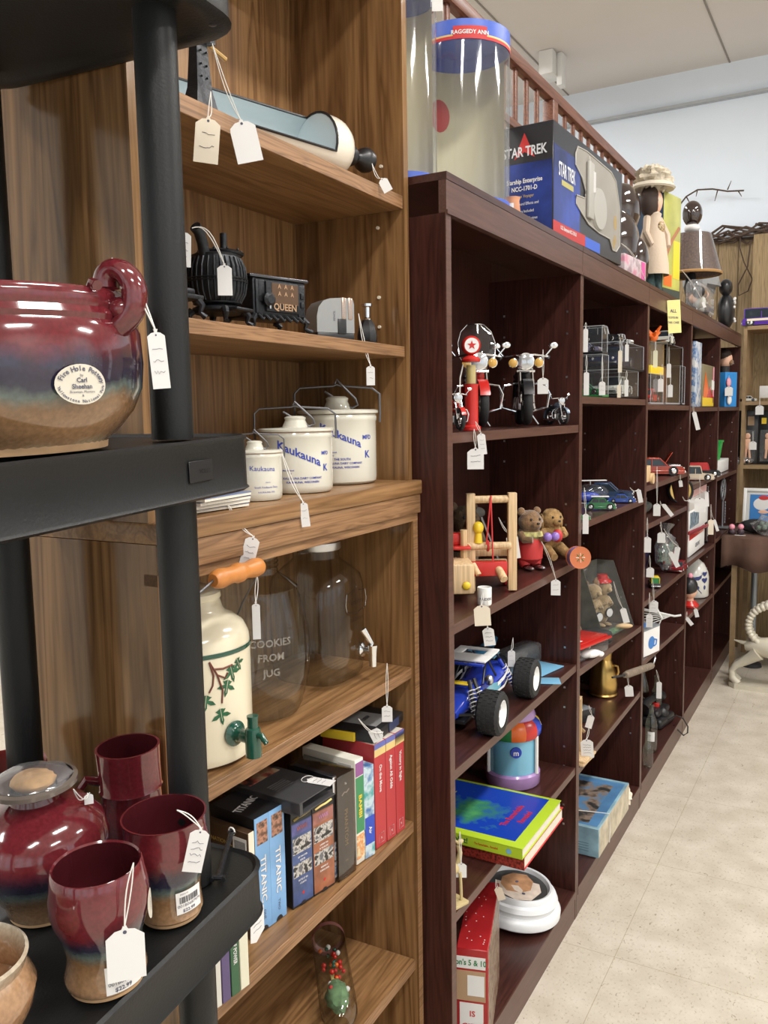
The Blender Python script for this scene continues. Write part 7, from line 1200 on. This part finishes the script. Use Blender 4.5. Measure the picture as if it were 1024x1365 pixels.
t = thing('black_spotted_ornament', 'small black ornament with white spots at the far end of the bookcase top', 'ornament', (-.80, gx(968, 415, -.80).y, zT)); b = MB(); b.ball((0, 0, .11), (.05, .09, .11), BLK, 18).ball((0, -.03, .25), (.04, .06, .05), BLK, 14); [b.ball((.048, rr.uniform(-.05, .05), rr.uniform(.05, .2)), .009, PAPER, 8) for _ in range(7)]; b.build('body', t)
t = thing('grey_wig', 'fuzzy grey wig on a pale stand behind the lamp', 'wig', (-.93, 5.55, zT)); MB().ball((0, 0, .30), (.10, .13, .12), pm('grey_fuzz', (.25, .25, .25), .95, bump=1.2, bscale=60), 20, e=.4, es=14).build('wig', t); MB().lathe([(0, 0), (.06, 0), (.04, .1), (.05, .2), (0, .22)], PAPER, 20).build('stand', t)
# spindle rail
CRB = wood('red_brown_rail', (.12, .045, .025), (.17, .065, .038), (.21, .085, .05), 'y', rough=.4); t = thing('spindle_rail', 'red brown wooden crib side with upright spindles, along the bookcase tops', 'crib rail', (-1.015, 1.75, zT))
MB().box(-.015, .02, 0, 2.75, .585, .625, CRB, bev=.006).build('top_rail', t); MB().box(-.012, .012, 0, 2.75, .10, .135, CRB, bev=.003).box(-.010, .010, 0, 1.2, .40, .425, CRB, bev=.002).build('lower_rail', t)
for y in (.0, 1.22, 2.72): MB().box(-.018, .022, y, y+.055, 0, .585, CRB, bev=.004).build('post', t)
for i in range(26):
    y = .10+.100*i
    if abs(y-1.22) > .05: MB().box(-.006, .006, y, y+.022, .135, .585, CRB, bev=.002).build('spindle', t)
# ceiling bracket, hooks
t = thing('conduit_box', 'small white metal bracket screwed under the ceiling panel seam', 'bracket', gz(733, 72, ZC-.001)); MB().box(-.05, .05, -.09, .09, -.16, -.001, WHITE, bev=.004).box(.05, .09, .0, .09, -.22, -.001, WHITE, bev=.004).build('bracket', t)
# twig garland on the wall top
t = thing('twig_garland', 'bare thorny twig garland draped along the top of the wood panelling', 'garland', (-.8, 6.86, 2.86)); TW = pm('twig_bark', (.085, .055, .04), .9); rr = random.Random(12)
for k in range(16):
    x0 = rr.uniform(-.55, .35); pts = [(x0+.12*i, rr.uniform(-.05, .05), .02+rr.uniform(-.05, .05)+.03*math.sin(i+k)) for i in range(9)]; MB().tube(pts, [.010-.0008*i for i in range(9)], TW, 5).build('twig', t)
I = Vector(t.location)
def pl(pxs): return [gy(x, y, 6.84)-I for x, y in pxs]
MB().tube(pl([(905, 275), (915, 262), (930, 253), (950, 252), (970, 255), (992, 254)]), .006, TW, 5).build('twig', t)
for a, c in (((915, 262), (922, 275)), ((930, 253), (928, 262)), ((957, 253), (953, 268)), ((970, 253), (975, 241)), ((984, 254), (989, 262))): MB().tube(pl([a, c]), [.005, .002], TW, 4).build('thorn', t)
MB().tube(pl([(988, 310), (986, 330), (992, 350), (1003, 372), (997, 388), (985, 394), (984, 380), (997, 355), (1001, 320)]), .005, TW, 5).build('twig', t)
for px_ in (825, 860): pass
# ---- back wall shelves
PW = pm('pale_pine_shelf', (.28, .185, .095), .6, var=.15, vscale=20); t = thing('back_wall_shelving', 'wood shelves along the back wall beyond the mahogany bookcases', 'shelving', (-.75, 6.14, 0))
MB().box(0, .02, 0, .36, 0, 2.14, PW).build('upright', t); MB().box(1.4, 1.42, 0, .36, 0, 2.14, PW).build('upright', t); MB().box(0, 1.42, .36, .375, 0, 2.8, PANEL).build('back_panel', t)
for zz, y in ((2.155, 0), (1.665, 0), (1.245, 0)): MB().box(.0202, 1.3998, y, .3598, zz-.025, zz, PW, bev=.001, seg=1).build('shelf', t)
def gyb(px_, py, Y=6.2): return gy(px_, py, Y)
t = toycar('toy_bus', 'purple and white toy bus on the highest back wall shelf', (gyb(1018, 430).x, 6.24, 2.156), -90, .26, pm('bus_purple', (.09, .03, .32), .3), kind='van', cat='toy bus'); MB().box(.055, .0565, -.1, .1, .035, .05, CREAMP).build('side_stripe', t)
t = toycar('toy_truck', 'white toy truck with trailer on the middle back wall shelf', (gyb(996, 535).x, 6.22, 1.666), 90, .12, pm('car_white', (.62, .62, .56), .25), kind='car', cat='toy truck'); MB().box(-.03, .03, -.26, -.075, .02, .10, PAPER, bev=.003).box(.030, .031, -.16, -.12, .04, .07, PEN).build('trailer', t); gtag(t, 1013, 540, (gyb(1013, 540, 6.12)), .05, .06, (1013, 530), slack=0, face=(0, -1, 0))
for i, (px_, lab) in enumerate(((994, 'left of two black window boxes with tan wrestler figures'), (1021, 'right of two black window boxes with tan figures, cut by the picture edge'))):
    x = gyb(px_, 612, 6.22).x; t = thing('figure_window_box', lab, 'boxed toy', (x-.055, 6.24, 1.246), 0, 'black window boxes with figures'); MB().box(0, .125, 0, .10, 0, .36, BLK, bev=.002).box(.02, .05, -.002, 0, .27, .31, YEL).box(.06, .10, -.002, 0, .26, .32, pm('tan_print', (.3, .2, .12), .5)).build('carton', t); MB().box(.015, .11, -.003, -.001, .02, .23, CLEAR).build('window', t)
    MB().ball((.062, -.004, .19), (.018, .004, .02), SKIN, 10).box(.045, .08, -.006, -.002, .10, .17, SKIN, bev=.001).tube([(.055, -.004, .10), (.05, -.004, .04)], .008, SKIN, 6).tube([(.072, -.004, .10), (.078, -.004, .04)], .008, SKIN, 6).build('figure', t); gtag(t, px_+10, 588 if i == 0 else 598, gyb(px_+10, 590, 6.15), .045, .055, (px_+10, 575), slack=0, face=(0, -1, 0))
t = thing('trinket_bag', 'clear bag of mixed trinkets lying at the front of the lower back shelf', 'bag', (gyb(985, 620, 6.19).x, 6.19, 1.246)); MB().ball((0, 0, .025), (.09, .04, .026), BAGP, 16, e=.3).build('film', t); [MB().ball((rr.uniform(-.06, .06), rr.uniform(-.02, .02), .02), .012, (SKIN, BLK, REDM, PAPER)[i % 4], 8).build('trinket', t) for i in range(10)]
# table with brown cloth
TY = 5.42; zt = gy(990, 716, TY).z; t = thing('back_table', 'low table under the back wall shelves, covered by a brown cloth', 'table', (-.745, TY, 0)); MB().box(.02, 1.2, .02, .64, zt-.03, zt-.004, PW).build('top', t)
for x, y in ((.05, .03), (1.15, .03), (.05, .60), (1.15, .60)): MB().box(x, x+.03, y, y+.02, 0, zt-.03, PW).build('leg', t)
BC = pm('brown_tablecloth', (.10, .052, .036), .85, var=.15, vscale=12); b = MB(); n = 40; vs = []
for k, (y, zz) in enumerate(((.655, zt), (.01, zt), (-.002, zt-.012), (-.008, zt-.10), (-.012, zt-.19))):
    for i in range(n+1): w_ = (0 if k < 2 else (k-1)*.008)*math.sin(i*.9); vs.append((1.25*i/n, y+w_, zz+(.018*math.sin(i*.7) if k == 4 else .002)))
b.add(vs, [(k*(n+1)+i, k*(n+1)+i+1, (k+1)*(n+1)+i+1, (k+1)*(n+1)+i) for k in range(4) for i in range(n)], BC, True); o = b.build('cloth', None); o.location = (-.752, TY, 0); o['label'] = 'brown cloth draped over the low table at the back'; o['category'] = 'tablecloth'; md = o.modifiers.new('thickness', 'SOLIDIFY'); md.thickness = .002; md.offset = 1
for i, px_ in enumerate((974, 986)): t = thing('tiny_pink_figure', ('left of two tiny pink figures on the brown cloth', 'right of two tiny pink figures on the brown cloth')[i], 'figurine', gy(px_, 716, TY+.02)+Vector((0, .05, .006)), 0, 'tiny pink figures'); MB().ball((0, 0, .05), .018, PINK, 12).ball((0, 0, .02), (.022, .018, .02), pm('dark_base', (.05, .03, .04), .5), 12).build('figure', t); MB().box(-.03, .03, -.035, -.012, .001, .002, PAPER).build('price_tag', t)
t = thing('black_handbag', 'black fabric bag lying on the brown cloth at its left end', 'bag', gy(996, 712, TY+.1)+Vector((.04, .06, 0))); t.location.z = zt+.004; MB().ball((0, 0, .045), (.09, .05, .042), BLKM, 18, e=.25).build('bag', t)
t = thing('cellophane_bundle', 'clear cellophane bundle with green and amber bits on the brown cloth', 'bag', gy(1016, 714, TY+.1)+Vector((.05, .0, 0))); t.location.z = zt+.004; MB().ball((0, 0, .06), (.11, .05, .06), BAGP, 20, e=.4, es=10).build('film', t); [MB().ball((rr.uniform(-.07, .07), rr.uniform(-.02, .02), rr.uniform(.02, .07)), .016, (pm('sage', (.15, .22, .17), .7), pm('grey_bits', (.2, .22, .2), .7), pm('sage', (.15, .22, .17), .7), ORG)[i % 4], 8).build('bit', t) for i in range(14)]
t = thing('framed_print', 'white framed blue picture with red and white shape, leaning at the back', 'picture', gy(990, 690, TY+.45), rot=(R(-8), 0, 0)); t.location.z = zt+.004; b = MB(); H_ = .25; [b.box(x0, x1, -.01, .01, z0, z1, WHITE, bev=.001) for x0, x1, z0, z1 in ((0, .02, 0, H_), (.30, .32, 0, H_), (.02, .30, 0, .02), (.02, .30, H_-.02, H_))]; b.build('frame', t)
MB().box(.02, .30, -.002, .004, .02, H_-.02, pm('mat_white', (.6, .6, .58), .6)).box(.04, .28, -.004, -.002, .04, H_-.04, pm('picture_blue', (.03, .18, .48), .5)).ball((.11, -.004, .15), (.05, .001, .04), PAPER, 14).ball((.12, -.005, .19), (.03, .001, .015), REDM, 12).ball((.12, -.005, .10), (.03, .001, .012), SKIN, 12).build('print', t)
t = thing('grey_pipe_stand', 'grey metal pole standing on the floor behind the horned statue', 'pole', (gy(1005, 800, 5.72).x, 5.72, 0)); MB().lathe([(.018, 0), (.018, zt-.05)], pm('galvanised', (.30, .33, .36), .4, metal=.5), 16).lathe([(0, 0), (.06, 0), (.055, .02), (.02, .03)], BLKM, 20).build('pole', t)
t = thing('cardboard_box', 'brown cardboard box on the floor under the back table', 'box', (-.42, 5.70, 0)); MB().box(0, .35, 0, .22, 0, .17, pm('cardboard', (.20, .125, .08), .85, var=.1), bev=.002).build('carton', t); MB().box(.05, .13, -.001, 0, .05, .12, pm('faint_brown_print', (.12, .07, .045), .85)).build('box_print', t)
# horned statue
IV = pm('ivory_resin', (.58, .54, .44), .35, coat=.3, var=.06, vscale=8); t = thing('horned_antelope_statue', 'cream antelope statue with a great ridged horn curling back, on the floor', 'statue', gz(1010, 918, 0), 0)
B = lambda x, y, dz=0: tuple(gy(x, y, t.location.y+dz)-Vector(t.location))
b = MB(); b.prism([(-.155, -.02), (-.12, -.06), (.55, -.08), (.60, .0), (.55, .09), (-.10, .09), (-.15, .04)], .028, IV); b.build('plinth', t)
b = MB(); hp_ = [(-.105, .0, .028), (-.135, 0, .06), (-.14, 0, .10), (-.115, 0, .135), (-.075, 0, .16), (-.035, 0, .19), (.0, 0, .22)]
for dy in (-.03, .03): b.tube([(x, y+dy, z) for x, y, z in hp_], [.022, .020, .018, .021, .026, .034, .045], IV, 14)
b.tube([(-.075, 0, .245), (-.03, 0, .25), (.05, 0, .25), (.15, 0, .245), (.28, 0, .26), (.36, 0, .29), (.40, 0, .34), (.42, 0, .40)], [.022, .048, .060, .060, .068, .060, .045, .038], IV, 20)
b.tube([(-.06, 0, .262), (-.10, 0, .268), (-.135, 0, .275)], [.014, .010, .003], IV, 8)
for dy in (-.035, .035): b.tube([(.34, dy, .24), (.38, dy, .15), (.36, dy, .08), (.40, dy, .028)], [.035, .024, .018, .020], IV, 12)
b.ball((.47, 0, .41), (.055, .032, .034), IV, 18).ball((.515, 0, .395), (.03, .02, .02), IV, 12); [b.ball((.43, s_*.035, .43), (.012, .022, .01), IV, 8) for s_ in (-1, 1)]; b.build('body', t)
for s_ in (-1, 1):
    n = 200; pts = []; rs = []
    for i in range(n+1):
        f_ = i/n; a = R(20)+f_*R(255); rr_ = .165-.02*f_; cx, cz = .075, .375
        pts.append((cx+.02+rr_*1.25*math.cos(a) if math.cos(a) > 0 else cx+.02+rr_*math.cos(a), s_*(.02+.012*math.sin(PI*f_)), cz+rr_*.84*math.sin(a))); rs.append((.021-.008*f_)*(1+.28*abs(math.sin(i*.42))))
    MB().tube(pts, rs, IV, 12).build('horn', t)
